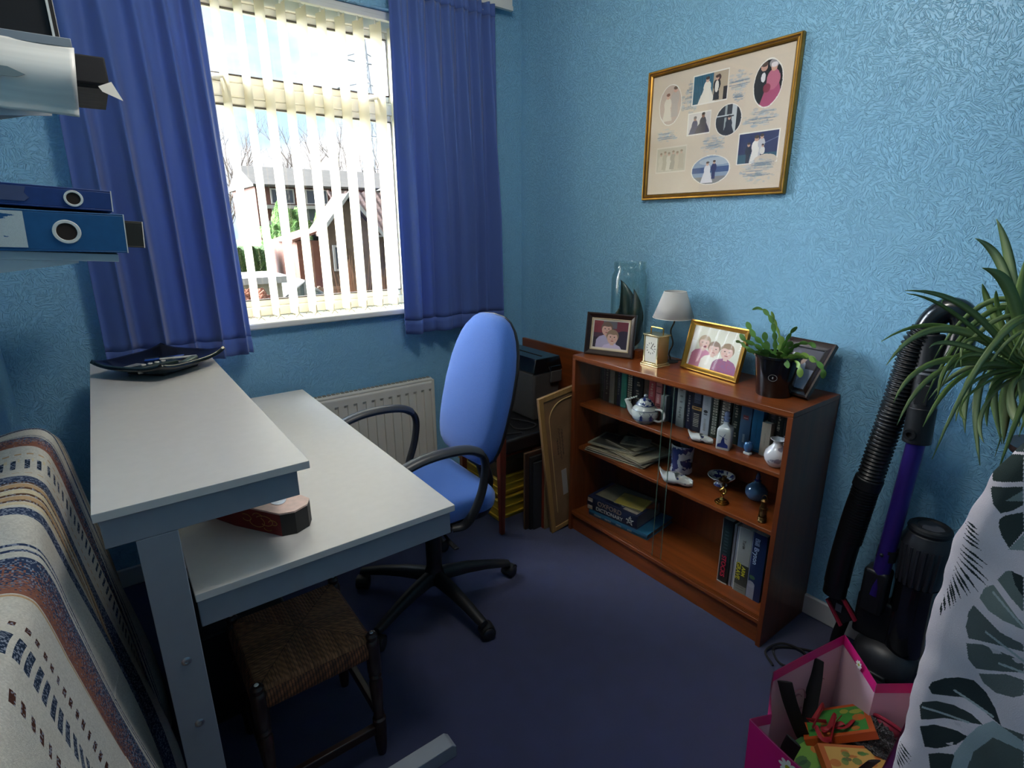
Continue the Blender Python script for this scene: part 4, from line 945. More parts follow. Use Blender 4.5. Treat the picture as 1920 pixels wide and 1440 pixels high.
# ------------------------------------------------------------------ books on the top shelf
BK = [ # y1, y0, height, spine x, colour, style, label
 (1.792,1.782,.178,1.875,'#2c211d','d','dark brown book farthest left on the top shelf'),
 (1.781,1.766,.186,1.875,'#1d2b22','d','bottle green book second from the left on the top shelf'),
 (1.764,1.751,.184,1.870,'#54434a','m','slim mauve book beside the dark maroon one'),
 (1.750,1.720,.180,1.866,'#3a2123','t','dark maroon book with light lettering left of the cream one'),
 (1.716,1.686,.190,1.862,'#b3a78f','p','cream spined book near the left end of the top shelf'),
 (1.684,1.667,.186,1.862,'#4b4c33','d','thin olive book tight against the cream spine'),
 (1.665,1.643,.188,1.860,'#2b3556','t','navy book with pale lettering left of the turquoise one'),
 (1.640,1.608,.190,1.858,'#3f9f8f','p','turquoise green book standing out among dark ones'),
 (1.603,1.571,.190,1.858,'#15120f','w','black book with bold cream lettering right of the turquoise one'),
 (1.568,1.515,.188,1.860,'#0f1110','t','thick black book behind the lid of the teapot'),
 (1.512,1.482,.186,1.864,'#4a3d36','p','grey brown book behind the teapot'),
 (1.479,1.444,.190,1.858,'#9d3b40','t','coral red book behind the teapot lid'),
 (1.440,1.410,.188,1.858,'#b2696a','r','pinkish red book with dark bands right of the coral one'),
 (1.370,1.334,.186,1.868,'#1f2f40','d','dark navy book seen through the glass door edges'),
 (1.326,1.288,.192,1.856,'#9aa39f','t','pale grey book with dark lettering in the middle of the shelf'),
 (1.284,1.258,.180,1.864,'#20253c','t','narrow dark navy book right of the pale grey one'),
 (1.255,1.209,.186,1.860,'#151a2b','c','midnight blue thriller with tan picture band'),
 (1.205,1.168,.192,1.856,'#aab0b4','k','silvery white book behind the small china clog'),
 (1.163,1.134,.188,1.860,'#1f2a1e','w','dark green book between the silvery book and the bottle'),
 (1.130,1.080,.188,1.862,'#101211','w','wide black book with grey lettering behind the bottle'),
 (1.076,1.044,.186,1.864,'#16221c','t','very dark green book just right of the bottle'),
 (1.039,.996,.190,1.858,'#3a5a78','s','slate blue book with red emblem'),
 (.992,.952,.188,1.860,'#1f6a95','p','bright teal blue book right of the slate blue one'),
 (.906,.879,.186,1.862,'#12130f','t','black book right of the short cream one'),
 (.875,.838,.190,1.858,'#0c0d0c','e','black book lettered EVIL at the right end of the top shelf')]
def book(y1, y0, h, x, col, style, label, z=.6755, dep=.13, grp=None, name='book', prm=None):
    t = thing(name, label, 'book', (x, (y0+y1)/2, z), 0, grp); m = mat('cover_'+col[1:], col, .5, var=(30, .12)); w = .0016; th = y1-y0
    g = G(); g.box(0, dep, -th/2, -th/2+w, 0, h); g.build('cover', m, t, smooth=0)
    g = G(); g.box(0, dep, th/2-w, th/2, 0, h); g.build('cover', m, t, smooth=0)
    g = G(); g.box(.004, dep-.004, -th/2+w+.0002, th/2-w-.0002, .003, h-.003); g.build('pages', m_paper, t, smooth=0)
    # rounded printed spine
    nx, ny = max(6, int(th*700)), int(h*700); c = Canvas(nx, ny, col); rs = random.Random(label)
    L_ = {'d': '#6a6a5e', 'm': '#8a7a80', 't': '#b9b29c', 'w': '#c9c4b2', 'p': None, 'r': '#3d1c22', 'c': '#c9c2a8', 'k': '#2c3038', 's': '#c8ced4', 'e': None}[style]
    if col in ('#9aa39f',): L_ = '#2e3430'
    if L_ and style in 'dmt':
        yy = rs.uniform(.15, .3)
        while yy < .86:
            ll = rs.uniform(.02, .05); c.rect(.35+rs.uniform(-.08, .08), yy, .62+rs.uniform(-.06, .12), yy+ll, L_, .55 if style == 't' else .3); yy += ll+rs.uniform(.012, .03)
            if rs.random() < .12: yy += .08
    if style == 'w':
        yy = .08
        while yy < .92:
            ll = rs.uniform(.03, .05); c.rect(.2, yy, .85, yy+ll, L_, .8); c.rect(.4, yy+ll*.3, .7, yy+ll*.7, col, .9); yy += ll+.018
    if style == 'r':
        for yy in (.15, .30, .34, .62, .78): c.rect(.1, yy, .9, yy+.025, L_, .8)
        for yy in np.arange(.40, .6, .03): c.rect(.3, yy, .7, yy+.018, '#e0c0b8', .7)
    if style == 'c':
        c.rect(.0, .50, 1, .58, '#b28a4a', .9); c.rect(.15, .53, .85, .555, '#2b2014'); [c.rect(.25, .12+.04*k, .8, .14+.04*k, L_, .6) for k in range(8)]; [c.rect(.2, .66+.03*k, .85, .68+.03*k, '#7d8aa6', .6) for k in range(8)]
    if style == 'k':
        c.ell(.5, .52, .25, .035, L_); c.rect(.3, .45, .7, .47, L_); [c.rect(.35, .10+.03*k, .65, .12+.03*k, '#8a8578', .8) for k in range(9)]; [c.rect(.3, .66+.035*k, .7, .68+.035*k, '#8d949c', .6) for k in range(6)]
    if style == 's':
        c.rect(.28, .60, .78, .69, '#7b3a3f'); c.rect(.35, .63, .7, .64, '#d8d2c8'); [c.rect(.4, .12+.03*k, .6, .14+.03*k, L_, .5) for k in range(6)]
    if style == 'p':
        c.rect(.0, .04, 1, .055, '#ffffff', .15); [c.rect(.42, .30+.022*k, .58, .312+.022*k, '#20201c', .3) for k in range(18)]
    c.noise(.08, int(y0*1000))
    def fn(U, V): return np.stack([-.0025*np.sin(PI*np.clip(U, 0, 1)), th/2-U*th, V*h], -1)
    c.mesh('spine', fn, t, mtl=mat('book_spine_print', rough=.42, attr=True))
    return t
GRP = 'books standing in a row on the top shelf of the bookcase'
for b in BK: book(*b, grp=GRP)
# two short books with taller ones behind them
book(1.407, 1.372, .190, 1.885, '#24405f', 'd', 'tall dark blue book behind a short grey paperback', grp=GRP, dep=.12)
book(1.405, 1.376, .118, 1.850, '#8b8f8c', 'p', 'short grey paperback right of the teapot lid', grp=GRP, dep=.030)
book(.948, .910, .190, 1.885, '#3b3a3c', 'm', 'tall dark grey book behind the short cream paperback', grp=GRP, dep=.12)
book(.947, .913, .128, 1.848, '#b5a892', 'p', 'short cream paperback near the right end of the top shelf', grp=GRP, dep=.033)
m_lw = mat('white_lettering', '#c9cac6', .6)
ev = [o for o in bpy.data.objects if o.get('label', '').endswith('EVIL at the right end of the top shelf')][0]
text('spine_lettering', 'EVIL', .024, (1.8545, .860, .752), (0, 0, -1), (0, -1, 0), m_lw, ev)
# ------------------------------------------------------------------ lower right books
def flatspine(label, y1, y0, h, x, col, z=.1065, dep=.15, name='book', grp='tall books standing at the right end of the bottom shelf', extra=None, rough=.35, c2=None):
    t = thing(name, label, 'book', (x, (y0+y1)/2, z), 0, grp); th = y1-y0; m = mat('cover_'+col[1:], col, rough, var=(25, .1)); w = .0015
    g = G(); g.box(0, dep, -th/2, -th/2+w, 0, h); g.build('cover', m, t, smooth=0)
    g = G(); g.box(0, dep, th/2-w, th/2, 0, h); g.build('cover', mat('cover_white_edge', '#b9b8b0', .5), t, smooth=0)
    g = G(); g.box(.003, dep-.003, -th/2+w+.0002, th/2-w-.0002, .002, h-.002); g.build('pages', m_paper, t, smooth=0)
    c = Canvas(max(8, int(th*900)), int(h*900), col)
    if extra: extra(c)
    c.noise(.06, 4); c.mesh('spine', lambda U, V: np.stack([-.002*np.sin(PI*U)-.0003, th/2-U*th, V*h], -1), t, mtl=mat('glossy_spine_print', rough=.3, attr=True)); return t
def bA(c): c.rect(0, 0, .06, 1, '#a9a89e'); c.rect(.1, .35, .95, 1, '#1b2a2c'); [c.rect(.3, .45+.05*k, .7, .47+.05*k, '#35484a') for k in range(8)]; c.rect(0, 0, 1, .02, '#a9a89e')
A_ = flatspine('dark green book with a pink lettered title, leftmost on the bottom shelf right end', 1.026, .982, .285, 1.800, '#16201f', extra=bA)
text('spine_lettering', 'STOCKS', .026, (1.7965, 1.005, .185), (0, 0, -1), (0, -1, 0), mat('crimson_lettering', '#a81f3c', .5), A_, bold=.0006)
flatspine('thin pale grey booklet between the green and the silver book', .980, .970, .275, 1.806, '#8c9096')
flatspine('second thin grey booklet beside the silver book', .968, .958, .272, 1.808, '#7d8188')
def bC(c): c.rect(0, .45, 1, 1, '#8b8f8a'); c.rect(0, .12, 1, .45, '#3c403c'); c.rect(0, 0, .07, 1, '#b8b8b0'); c.rect(.25, .05, .8, .055, '#2a2a26'); c.rect(.25, .09, .8, .095, '#2a2a26')
Cb = flatspine('silver book with yellow lettering in the middle of the bottom shelf group', .956, .902, .280, 1.800, '#74776f', extra=bC)
text('spine_lettering', 'Turin', .017, (1.7960, .930, .320), (0, 0, -1), (0, -1, 0), mat('grey_lettering', '#3d3532', .5), Cb)
text('spine_lettering', 'GRAVE', .024, (1.7960, .941, .200), (0, 0, -1), (0, -1, 0), mat('yellow_lettering', '#b5ac2c', .5), Cb, bold=.0006)
text('spine_lettering', 'ARM', .020, (1.7960, .920, .205), (0, 0, -1), (0, -1, 0), mat('yellow_lettering'), Cb, bold=.0005)
def bD(c): c.rect(0, .0, .55, .22, '#8c9099', .8); c.ell(.25, .22, .3, .05, '#8c9099', .8); c.rect(0, 0, .04, 1, '#7f8796'); c.ell(.3, .33, .22, .03, '#3c5a3e')
Db = flatspine('navy hardback with pale author lettering on the bottom shelf', .900, .845, .284, 1.800, '#1b2b4e', extra=bD)
text('spine_lettering', 'Bill Bryson', .026, (1.7960, .880, .315), (0, 0, -1), (0, -1, 0), mat('pale_blue_lettering', '#9db0c8', .5), Db)
def bE(c): c.rect(0, 0, .12, 1, '#2b2f33')
Eb = flatspine('black book with white script at the far right of the bottom shelf', .841, .806, .262, 1.806, '#111312', extra=bE)
text('spine_lettering', 'Thailand', .020, (1.8025, .824, .245), (0, 0, -1), (0, -1, 0), m_lw, Eb)

# ------------------------------------------------------------------ two big books lying on the bottom shelf
RZ = math.radians(7.4)
def lying(label, loc, Ly, dx, h, col, name='book', covercol=None):
    t = thing(name, label, 'book', loc, RZ, 'large books lying flat on the bottom shelf'); m = mat('cover_'+col[1:], col, .35, var=(30, .08)); w = .003
    g = G(); g.box(0, dx, 0, Ly, 0, w); g.build('cover', m, t, bev=.001)
    g = G(); g.box(0, dx, 0, Ly, h-w, h); g.build('cover', m, t, bev=.001)
    g = G(); g.grid(lambda u, v: (.004-.007*math.sin(PI*v), Ly*u, h*v), 2, 10); g.build('spine', m, t, solid=.0015, smooth=60)
    g = G(); g.box(.006, dx-.004, .004, Ly-.004, w+.0003, h-w-.0003); g.build('page_block', mat('grey_page_edges', '#6f6c68', .9, grain=('y', 300, .3)), t)
    return t
D2 = lying('wide teal blue reference book at the bottom of the lying pile', (1.800, 1.385, .1065), .335, .225, .028, '#2a6a8c')
D1 = lying('thick dark blue dictionary lying on the teal blue book', (1.796, 1.445, .135), .290, .205, .068, '#25304f')
xd = Vector((math.sin(RZ), -math.cos(RZ), 0)); xd = Vector((math.sin(RZ)*1, -math.cos(RZ), 0)); nx_ = Vector((-math.cos(RZ), -math.sin(RZ), 0))
def onsp(base, Ly, along, z, off): # point on the spine; along measured from the far (left) end
    c, s = math.cos(RZ), math.sin(RZ); lx, ly = -off, Ly-along
    return Vector((base[0]+c*lx-s*ly, base[1]+s*lx+c*ly, z))
m_tan = mat('tan_lettering', '#a08a78', .5); b1 = (1.796, 1.445); b2 = (1.800, 1.385)
text('spine_lettering', 'OXFORD', .034, onsp(b1, .29, .135, .185, .0052), xd, (0, 0, 1), m_tan, D1, bold=.0004)
text('spine_lettering', 'DICTIONARY', .026, onsp(b1, .29, .135, .155, .0052), xd, (0, 0, 1), m_lw, D1, bold=.0004)
c = Canvas(40, 60, '#b49c84'); c.rect(.2, .2, .8, .8, '#d2c4b0'); c.ell(.5, .5, .2, .2, '#9a7f68')
p0 = onsp(b1, .29, .004, .139, .0030); 
c.mesh('spine_emblem', plane_fn(np.array(p0)-np.array(D1.location)*0, np.array(xd)*.030, (0, 0, .060)), D1, mtl=mat('painted_print', rough=.5, attr=True))
o = bpy.data.objects['spine_emblem']; o.data.transform(Matrix.Translation(-D1.location)); o.data.transform(Matrix.Rotation(-RZ, 4, 'Z'))
for o in [o for o in bpy.data.objects if o.name.startswith('spine_lettering') and o.parent in (D1,)]: o.data.transform(Matrix.Rotation(-RZ, 4, 'Z'))
# star-like publisher mark made of strokes
for k, (a0, b0, a1, b1_) in enumerate(((.0, .5, 1, .62), (.12, .1, .55, .98), (.5, .98, .82, .05), (.05, .62, .8, .05), (.15, .1, .95, .6), (.3, .75, .7, .8))):
    p = onsp(b1, .29, .232+.042*a0, .146+.046*b0, .0053); q = onsp(b1, .29, .232+.042*a1, .146+.046*b1_, .0053); g = G(); g.tube([p, q], .0013, 5)
    o = g.build('spine_mark', m_lw, D1, W=True); o.data.transform(Matrix.Rotation(-RZ, 4, 'Z'))
for k in range(4):
    p = onsp(b2, .335, .03+.062*k, .1205, .0045); q = onsp(b2, .335, .03+.062*k+.050, .1205, .0045)
    o = text('spine_lettering', ('Business', 'Atlas', 'Study', 'Guide')[k] if False else '|||||||'[:7-k], .010, (p+q)/2, xd, (0, 0, 1), m_lw, D2, sx=2.4); o.data.transform(Matrix.Rotation(-RZ, 4, 'Z'))
# cover print on dictionary and papers on top
g = G(); g.box(.012, .095, .012, .09, .0682, .0686); g.build('cover_panel', mat('pale_cover_panel', '#b8ae9e', .5, var=(40, .15)), D1)
g = G(); g.box(.012, .07, .11, .20, .0682, .0686); g.build('cover_panel', mat('navy_cover_panel', '#1a2138', .4), D1)
o = text('cover_lettering', 'DIC', .036, (0, 0, 0), (0, -1, 0), (1, 0, 0), m_lw, None, W=False); o.data.transform(Matrix.Translation((.042, .125, .0688))); o.parent = D1
def sheet(label, name, cat, cx, cy, z, lx, ly, rz, m, th=.0012, warp=0):
    g = G()
    def fn(u, v): return ((u-.5)*lx, (v-.5)*ly, th/2+warp*math.sin(5*u+3*v)+warp*.6*math.cos(7*v))
    g.grid(fn, 12, 12); o = g.build(name, m, solid=th, smooth=60); o.location = (cx, cy, z); o.rotation_euler[2] = rz; tag(o, label, cat); return o
sheet('grey green folded map lying on the dictionary', 'folded_map', 'map', 1.895, 1.60, .2046, .17, .25, RZ, mat('grey_green_paper', '#7e7c66', .8, var=(20, .15)), .003)
sheet('yellow sheet of paper on top of the dictionary', 'yellow_paper', 'paper', 1.880, 1.545, .2088, .12, .15, RZ+.15, mat('yellow_card', '#b5a54a', .7, var=(12, .1)), .0014)
sheet('small red and green card at the right edge of the dictionary', 'postcard', 'card', 1.935, 1.475, .2046, .085, .055, RZ+.5, mat('red_green_print', '#7d4a34', .5, var=(18, .8)), .0012)

# ------------------------------------------------------------------ magazines on the middle shelf
MG = 'papers and magazines piled on the left of the middle shelf'
def mag(label, cx, cy, z, lx, ly, rz, col, n=3, seed=0, pr=None, nm='magazine'):
    t = thing(nm, label, 'magazine', (cx, cy, z), rz, MG); rs = random.Random(seed); th = .0016
    for k in range(n):
        dx, dy = rs.uniform(-.006, .006), rs.uniform(-.006, .006); g = G(); g.grid(lambda u, v: ((u-.5)*lx+dx, (v-.5)*ly+dy, th*k*1.6+.0012*math.sin(6*u+k)+.0012), 8, 8)
        g.build('page', mat('aged_paper_%d' % (k % 3), ('#b9ae94', '#a39a86', '#8f8878')[k % 3], .85, var=(15, .1)), t, solid=th)
    if pr:
        c = Canvas(80, 110, col); pr(c, rs); c.noise(.1, seed); zt = th*(n-1)*1.6+.0012+.0012+.0012
        c.mesh('cover_print', lambda U, V: np.stack([(U-.5)*lx*.98, (V-.5)*ly*.98, zt+.0012*np.sin(6*U+n-1)], -1), t)
    return t
def news(c, rs):
    for k in range(22): c.rect(.06, .05+.04*k, .94, .062+.04*k, '#6a6658', .35)
    for k in range(3): c.rect(.05+.31*k, rs.uniform(.1, .6), .30+.31*k, rs.uniform(.65, .9), rs.choice(['#4a4c40', '#6d6a5a', '#3d3f3c']), .6)
def dark(c, rs):
    c.rect(.05, .3, .95, .95, '#2b2d2a', .9); c.ell(.5, .6, .3, .2, '#5b564a', .8); c.rect(.1, .06, .9, .22, '#c4bea8', .7)
Z2 = .4525
mag('large newspaper section forming the bottom of the pile', 1.885, 1.600, Z2, .245, .32, .15, '#a9a089', 6, 1, news, 'newspaper')
mag('cream folded newspaper sticking out to the right', 1.900, 1.575, Z2+.018, .23, .30, -.08, '#b0a68c', 4, 2, news, 'newspaper')
mag('grey leaflet with green picture near the front of the pile', 1.868, 1.640, Z2+.031, .17, .25, .25, '#8f9384', 2, 3, dark, 'leaflet')
mag('dark photo magazine on top of the pile', 1.895, 1.590, Z2+.0375, .15, .20, -.1, '#55503f', 3, 4, dark)
mag('small pale leaflet resting on top of the dark magazine', 1.915, 1.575, Z2+.0465, .10, .13, .5, '#a8a894', 2, 5, news, 'leaflet')

# ------------------------------------------------------------------ china
m_china = mat('delft_white_glaze', '#cdd0cb', .15, coat=.4, attr=False)
def chinamat(name, sc, th, blue='#27356e', base='#c9cdc8', seed=0):
    m = mat(name, base, .15, coat=.4); n = m.node_tree; b = n.nodes['Principled BSDF']
    t = n.nodes.new('ShaderNodeTexCoord'); z = n.nodes.new('ShaderNodeTexNoise'); z.inputs['Scale'].default_value = sc; z.inputs['Detail'].default_value = 4; z.noise_dimensions = '4D'; z.inputs['W'].default_value = seed
    r = n.nodes.new('ShaderNodeValToRGB'); r.color_ramp.interpolation = 'EASE'; r.color_ramp.elements[0].position = th; r.color_ramp.elements[1].position = th+.05
    r.color_ramp.elements[0].color = (*hexc(base), 1); r.color_ramp.elements[1].color = (*hexc(blue), 1); n.links.new(t.outputs['Object'], z.inputs['Vector']); n.links.new(z.outputs[0], r.inputs[0]); n.links.new(r.outputs[0], b.inputs['Base Color']); return m
m_d1 = chinamat('delft_sparse', 42, .60); m_d2 = chinamat('delft_dense', 60, .50, seed=3); m_blue = mat('cobalt_glaze', '#27356e', .2, coat=.4)
# teapot
TPO = thing('teapot', 'blue and white china teapot with windmill scenes on the top bookcase shelf', 'teapot', (1.785, 1.435, .6755))
g = G(); g.lathe([(0, 0), (.034, 0), (.038, .004), (.050, .016), (.058, .034), (.058, .050), (.050, .066), (.036, .078), (.032, .081), (.030, .079), (.045, .06), (.05, .04), (.03, .01), (0, .008)], n=36); g.build('body', m_d1, TPO)
g = G(); g.lathe([(.0325, .080), (.037, .082), (.034, .090), (.022, .102), (.008, .109), (.0, .110)], n=32); g.lathe([(.0, .1085), (.006, .109), (.006, .113), (.009, .118), (.006, .124), (0, .126)], n=16); g.build('lid', m_d2, TPO)
g = G(); g.lathe([(.038, .0795), (.0395, .081), (.038, .083), (.036, .081)], n=36); g.build('lid_rim', m_blue, TPO)
g = G(); g.tube(spline([(-.012, .050, .030), (-.014, .066, .042), (-.018, .073, .062), (-.022, .086, .080), (-.024, .092, .086)]), [.017-.0115*i/32 for i in range(33)], 14, caps=True); g.build('spout', m_d1, TPO)
for k in range(5):
    g = G(); g.sphere((-.022+.003*k, .080-.009*k, .086+.005*k), .0055-.0004*k, 6, sc=(1, 1.2, 1)); g.build('petal_ornament', m_china, TPO)
g = G(); g.tube(spline([(.008, -.050, .066), (.010, -.075, .070), (.010, -.094, .055), (.008, -.094, .036), (.004, -.076, .020), (.0, -.052, .020)]), .0048, 10); g.build('handle', m_d1, TPO)
for z, r in ((.020, .0525), (.060, .0548)):
    g = G(); g.lathe([(r, z), (r+.001, z+.001), (r, z+.002)], n=36); g.build('blue_line', m_blue, TPO)
# windmill strokes on the body
def onbody(a, z, R=.0590): return (R*math.cos(a), R*math.sin(a), z)
for k, a in enumerate((math.radians(205), math.radians(245))):
    g = G(); q = [onbody(a-.12, .022), onbody(a+.12, .022), onbody(a+.06, .042), onbody(a-.06, .042)]; g.f([g.v(p) for p in q]); g.build('windmill_motif', m_blue, TPO, smooth=0)
    for s1, s2 in (((-.16, .034), (.16, .056)), ((-.16, .056), (.16, .034))):
        g = G(); g.tube([onbody(a+s1[0], s1[1], .0592), onbody(a, (s1[1]+s2[1])/2, .0594), onbody(a+s2[0], s2[1], .0592)], .0009, 5); g.build('sail_motif', m_blue, TPO)
def clog(label, loc, rz, Ln, m, grp):
    t = thing('china_clog', label, 'ornament', loc, rz, grp); g = G(); n = 20; rows = []
    for i in range(25):
        u = i/24; x = (u-.5)*Ln
        w = Ln*1.25*(.15+.075*math.sin(PI*min(1, max(0, (u-.05)/.9)))**.6)*(1 if u < .75 else max(.16, 1-((u-.75)/.25)**1.7*.85)) * (min(1, .55+u*5))
        h = Ln*1.35*(.20 if u < .1 else .20+.03*math.sin((u-.1)*4)); zb = Ln*.0
        if u > .72: zb = Ln*.34*((u-.72)/.28)**1.8; h *= 1-.62*((u-.72)/.28)**1.2
        if u < .45: h *= .80+.2*u/.45
        zb += Ln*.03*max(0, math.sin((u-.25)*PI/.25)) if .25 < u < .5 else 0
        op = 1.75 if u < .42 else min(PI-.02, 1.75+(u-.42)/.13*(PI-1.77))
        ring = []
        for k in range(n+1): a = -op+2*op*k/n; ring.append((x, w*math.sin(a), zb+h*.55-h*.55*math.cos(a)*(1 if abs(a) < PI/2 else .9)))
        f_ = .80 if u < .55 else .5
        xi = x*(1 if .05 < u < .9 else .96)
        for k in range(n+1): a = op*.98-2*op*.98*k/n; ring.append((xi, w*f_*math.sin(a), zb+h*.12+h*.45-h*.45*math.cos(a)*(1 if abs(a) < PI/2 else .98)))
        rows.append([g.v(p) for p in ring])
    for A_, B_ in zip(rows[:-1], rows[1:]):
        for k in range(len(A_)): g.f([A_[k], A_[(k+1) % len(A_)], B_[(k+1) % len(B_)], B_[k]])
    g.f(rows[0]); g.f(rows[-1][::-1]); g.build('shoe', m, t, smooth=55)
    g = G(); hh = Ln*.2
    for s_ in (-1, 1):
        for q in range(3): g2 = G(); a = .15+q*.12; g2.tube([(Ln*(.02+a), s_*Ln*.155*(1-q*.1), Ln*.05), (Ln*(.05+a), s_*Ln*.185*(1-q*.12), Ln*.11), (Ln*(.0+a), s_*Ln*.17*(1-q*.1), Ln*.17)], .0011, 5); g2.build('painted_stroke', m_blue, t)
    g.bm.free(); return t
CG = 'blue and white china clogs in the bookcase'
clog('small china clog left of the square bottle on the top shelf', (1.785, 1.155, .6755), math.radians(112), .098, m_d1, CG)
clog('larger china clog below the teapot, in front of the blue and white jar', (1.790, 1.255, .4525), math.radians(115), .140, m_d1, CG)
# square bottle
SB = thing('china_bottle', 'square blue and white china bottle with a windmill on the front', 'bottle', (1.800, 1.060, .6755), math.radians(18))
g = G(); q = .026; r4 = rrect(q, q, .006, 3)
rows = [[g.v((x*s_, y*s_, z)) for x, y in r4] for s_, z in ((.94, 0), (1, .003), (1, .072), (.97, .080), (.80, .088), (.45, .094), (.34, .098), (.33, .108))]
for A_, B_ in zip(rows[:-1], rows[1:]):
    for i in range(len(A_)): g.f([A_[i], A_[(i+1) % len(A_)], B_[(i+1) % len(A_)], B_[i]])
g.f(rows[0][::-1]); g.f(rows[-1]); g.build('body', mat('delft_white', '#c7cdc8', .15, coat=.4), SB, smooth=40)
g = G(); g.lathe([(.0085, .108), (.012, .109), (.012, .112), (.0085, .114), (.0085, .118), (.0125, .120), (.0125, .125), (.0085, .127), (.0085, .132), (.0105, .134), (.010, .142), (.006, .147), (0, .148)], n=20); g.build('stopper', mat('blue_grey_glaze', '#7d8ca8', .2, coat=.4), SB)
g = G(); [g.f([g.v(p) for p in pts]) for pts in ([(-.0262, .020, .010), (-.0262, -.020, .010), (-.0262, -.019, .022), (-.0262, -.008, .030), (-.0262, .006, .028), (-.0262, .019, .022)],)]; g.build('painted_hill', m_blue, SB, smooth=0)
g = G(); g.f([g.v(p) for p in [(-.0264, .008, .026), (-.0264, -.008, .026), (-.0264, -.003, .050), (-.0264, .003, .050)]]); g.build('painted_mill', m_blue, SB, smooth=0)
for a in (.4, 1.97):
    g = G(); g.tube([(-.0264, .016*math.cos(a), .050+.016*math.sin(a)), (-.0264, -.016*math.cos(a), .050-.016*math.sin(a))], .0008, 4); g.build('painted_sail', m_blue, SB)
for y in (-.017, .017):
    g = G(); g.sphere((-.0235, y, .078), .004, 6, sc=(.4, 1, 1)); g.build('painted_spot', m_blue, SB)
# white vase
g = G(); g.lathe([(0, 0), (.020, 0), (.028, .006), (.038, .024), (.041, .040), (.037, .056), (.026, .070), (.017, .080), (.0145, .088), (.018, .096), (.026, .101), (.024, .1015), (.014, .092), (.012, .085), (.018, .070), (.030, .05), (.030, .03), (.015, .01), (0, .008)], n=40)
o = g.build('vase', chinamat('marbled_white_glass', 24, .60, '#8f8a94', '#d6d3d0', 5), loc=None); o.location = (1.800, .858, .6755); tag(o, 'small round marbled white vase at the right end of the top shelf', 'vase')
# small blue glass with white foot
t = thing('glass_ornament', 'tiny blue glass ornament on a white foot in front of the teal books', 'ornament', (1.815, .972, .6755))
g = G(); g.box(-.009, .009, -.013, .013, 0, .010); g.build('foot', mat('delft_white'), t, bev=.002)
g = G(); g.lathe([(0, .0102), (.010, .012), (.016, .024), (.017, .036), (.013, .046), (.009, .050), (.008, .048), (.0, .03)], n=20); g.build('bowl', mat('blue_glass', '#2a5a86', .08, coat=.5), t)
# tall jar behind
g = G(); g.lathe([(0, 0), (.044, 0), (.048, .006), (.047, .02), (.045, .045), (.047, .09), (.050, .125), (.048, .130), (.044, .125), (.04, .02), (0, .01)], n=40); o = g.build('china_jar', chinamat('delft_jar', 30, .47, '#2a3566', '#b9bfc8', 8)); o.location = (1.905, 1.312, .4525); tag(o, 'tall dark blue patterned china jar behind the larger clog', 'jar')
# footed dish
t = thing('china_dish', 'small footed blue and white dish in the middle of the bookcase', 'dish', (1.925, 1.130, .4525))
g = G(); g.lathe([(0, .0), (.026, .0), (.027, .004), (.020, .010), (.017, .016), (.024, .020), (.042, .030), (.053, .041), (.054, .043), (.040, .035), (.02, .026), (0, .024)], n=40); g.build('bowl', m_d2, t)
g = G(); g.lathe([(.0525, .0425), (.0545, .0425), (.0545, .0445), (.0525, .0445)], n=40); g.build('rim', mat('delft_white'), t); g = G(); g.lathe([(.0265, .0012), (.0278, .002), (.0265, .0035)], n=36); g.build('foot_line', m_blue, t)
# brass candlestick
t = thing('candlestick', 'little brass candlestick with twisted stem on the middle shelf', 'candlestick', (1.795, 1.040, .4525))
g = G(); g.lathe([(0, 0), (.027, 0), (.0275, .003), (.023, .005), (.023, .008), (.017, .010), (.0165, .013), (.011, .015), (.009, .019), (.006, .024), (.0055, .030), (.0, .031)], n=32); g.build('base', m_brass, t)
for ph in (0, PI):
    g = G(); g.tube([(.008*math.sin(PI*k/16)*math.cos(ph+k*.28), .010*math.sin(PI*k/16)*math.sin(ph+k*.28), .029+.042*k/16) for k in range(17)], [.0026+.0024*math.sin(PI*k/16) for k in range(17)], 8); g.build('twisted_stem', m_brass, t)
g = G(); g.lathe([(0, .070), (.005, .071), (.004, .080), (.004, .086), (.010, .090), (.020, .094), (.0205, .097), (.009, .097), (.007, .108), (.010, .112), (.008, .113), (0, .104)], n=24); g.build('drip_cup', mat('tarnished_brass', '#4a3a22', .35, metal=.9), t)
# blue glass bottle
t = thing('glass_bottle', 'round blue glass bottle with pointed stopper on the middle shelf', 'bottle', (1.925, .975, .4525))
g = G(); g.lathe([(0, 0), (.022, 0), (.036, .010), (.043, .028), (.041, .046), (.028, .062), (.014, .072), (.010, .080), (0, .081)], n=36); g.build('body', mat('steel_blue_glass', '#3d5f80', .08, coat=.6, var=(40, .3)), t)
g = G(); g.lathe([(.011, .0785), (.014, .082), (.008, .088), (.010, .098), (.005, .112), (0, .116)], n=20); g.build('stopper', mat('deep_blue_glass', '#1a2c6a', .08, coat=.6), t)
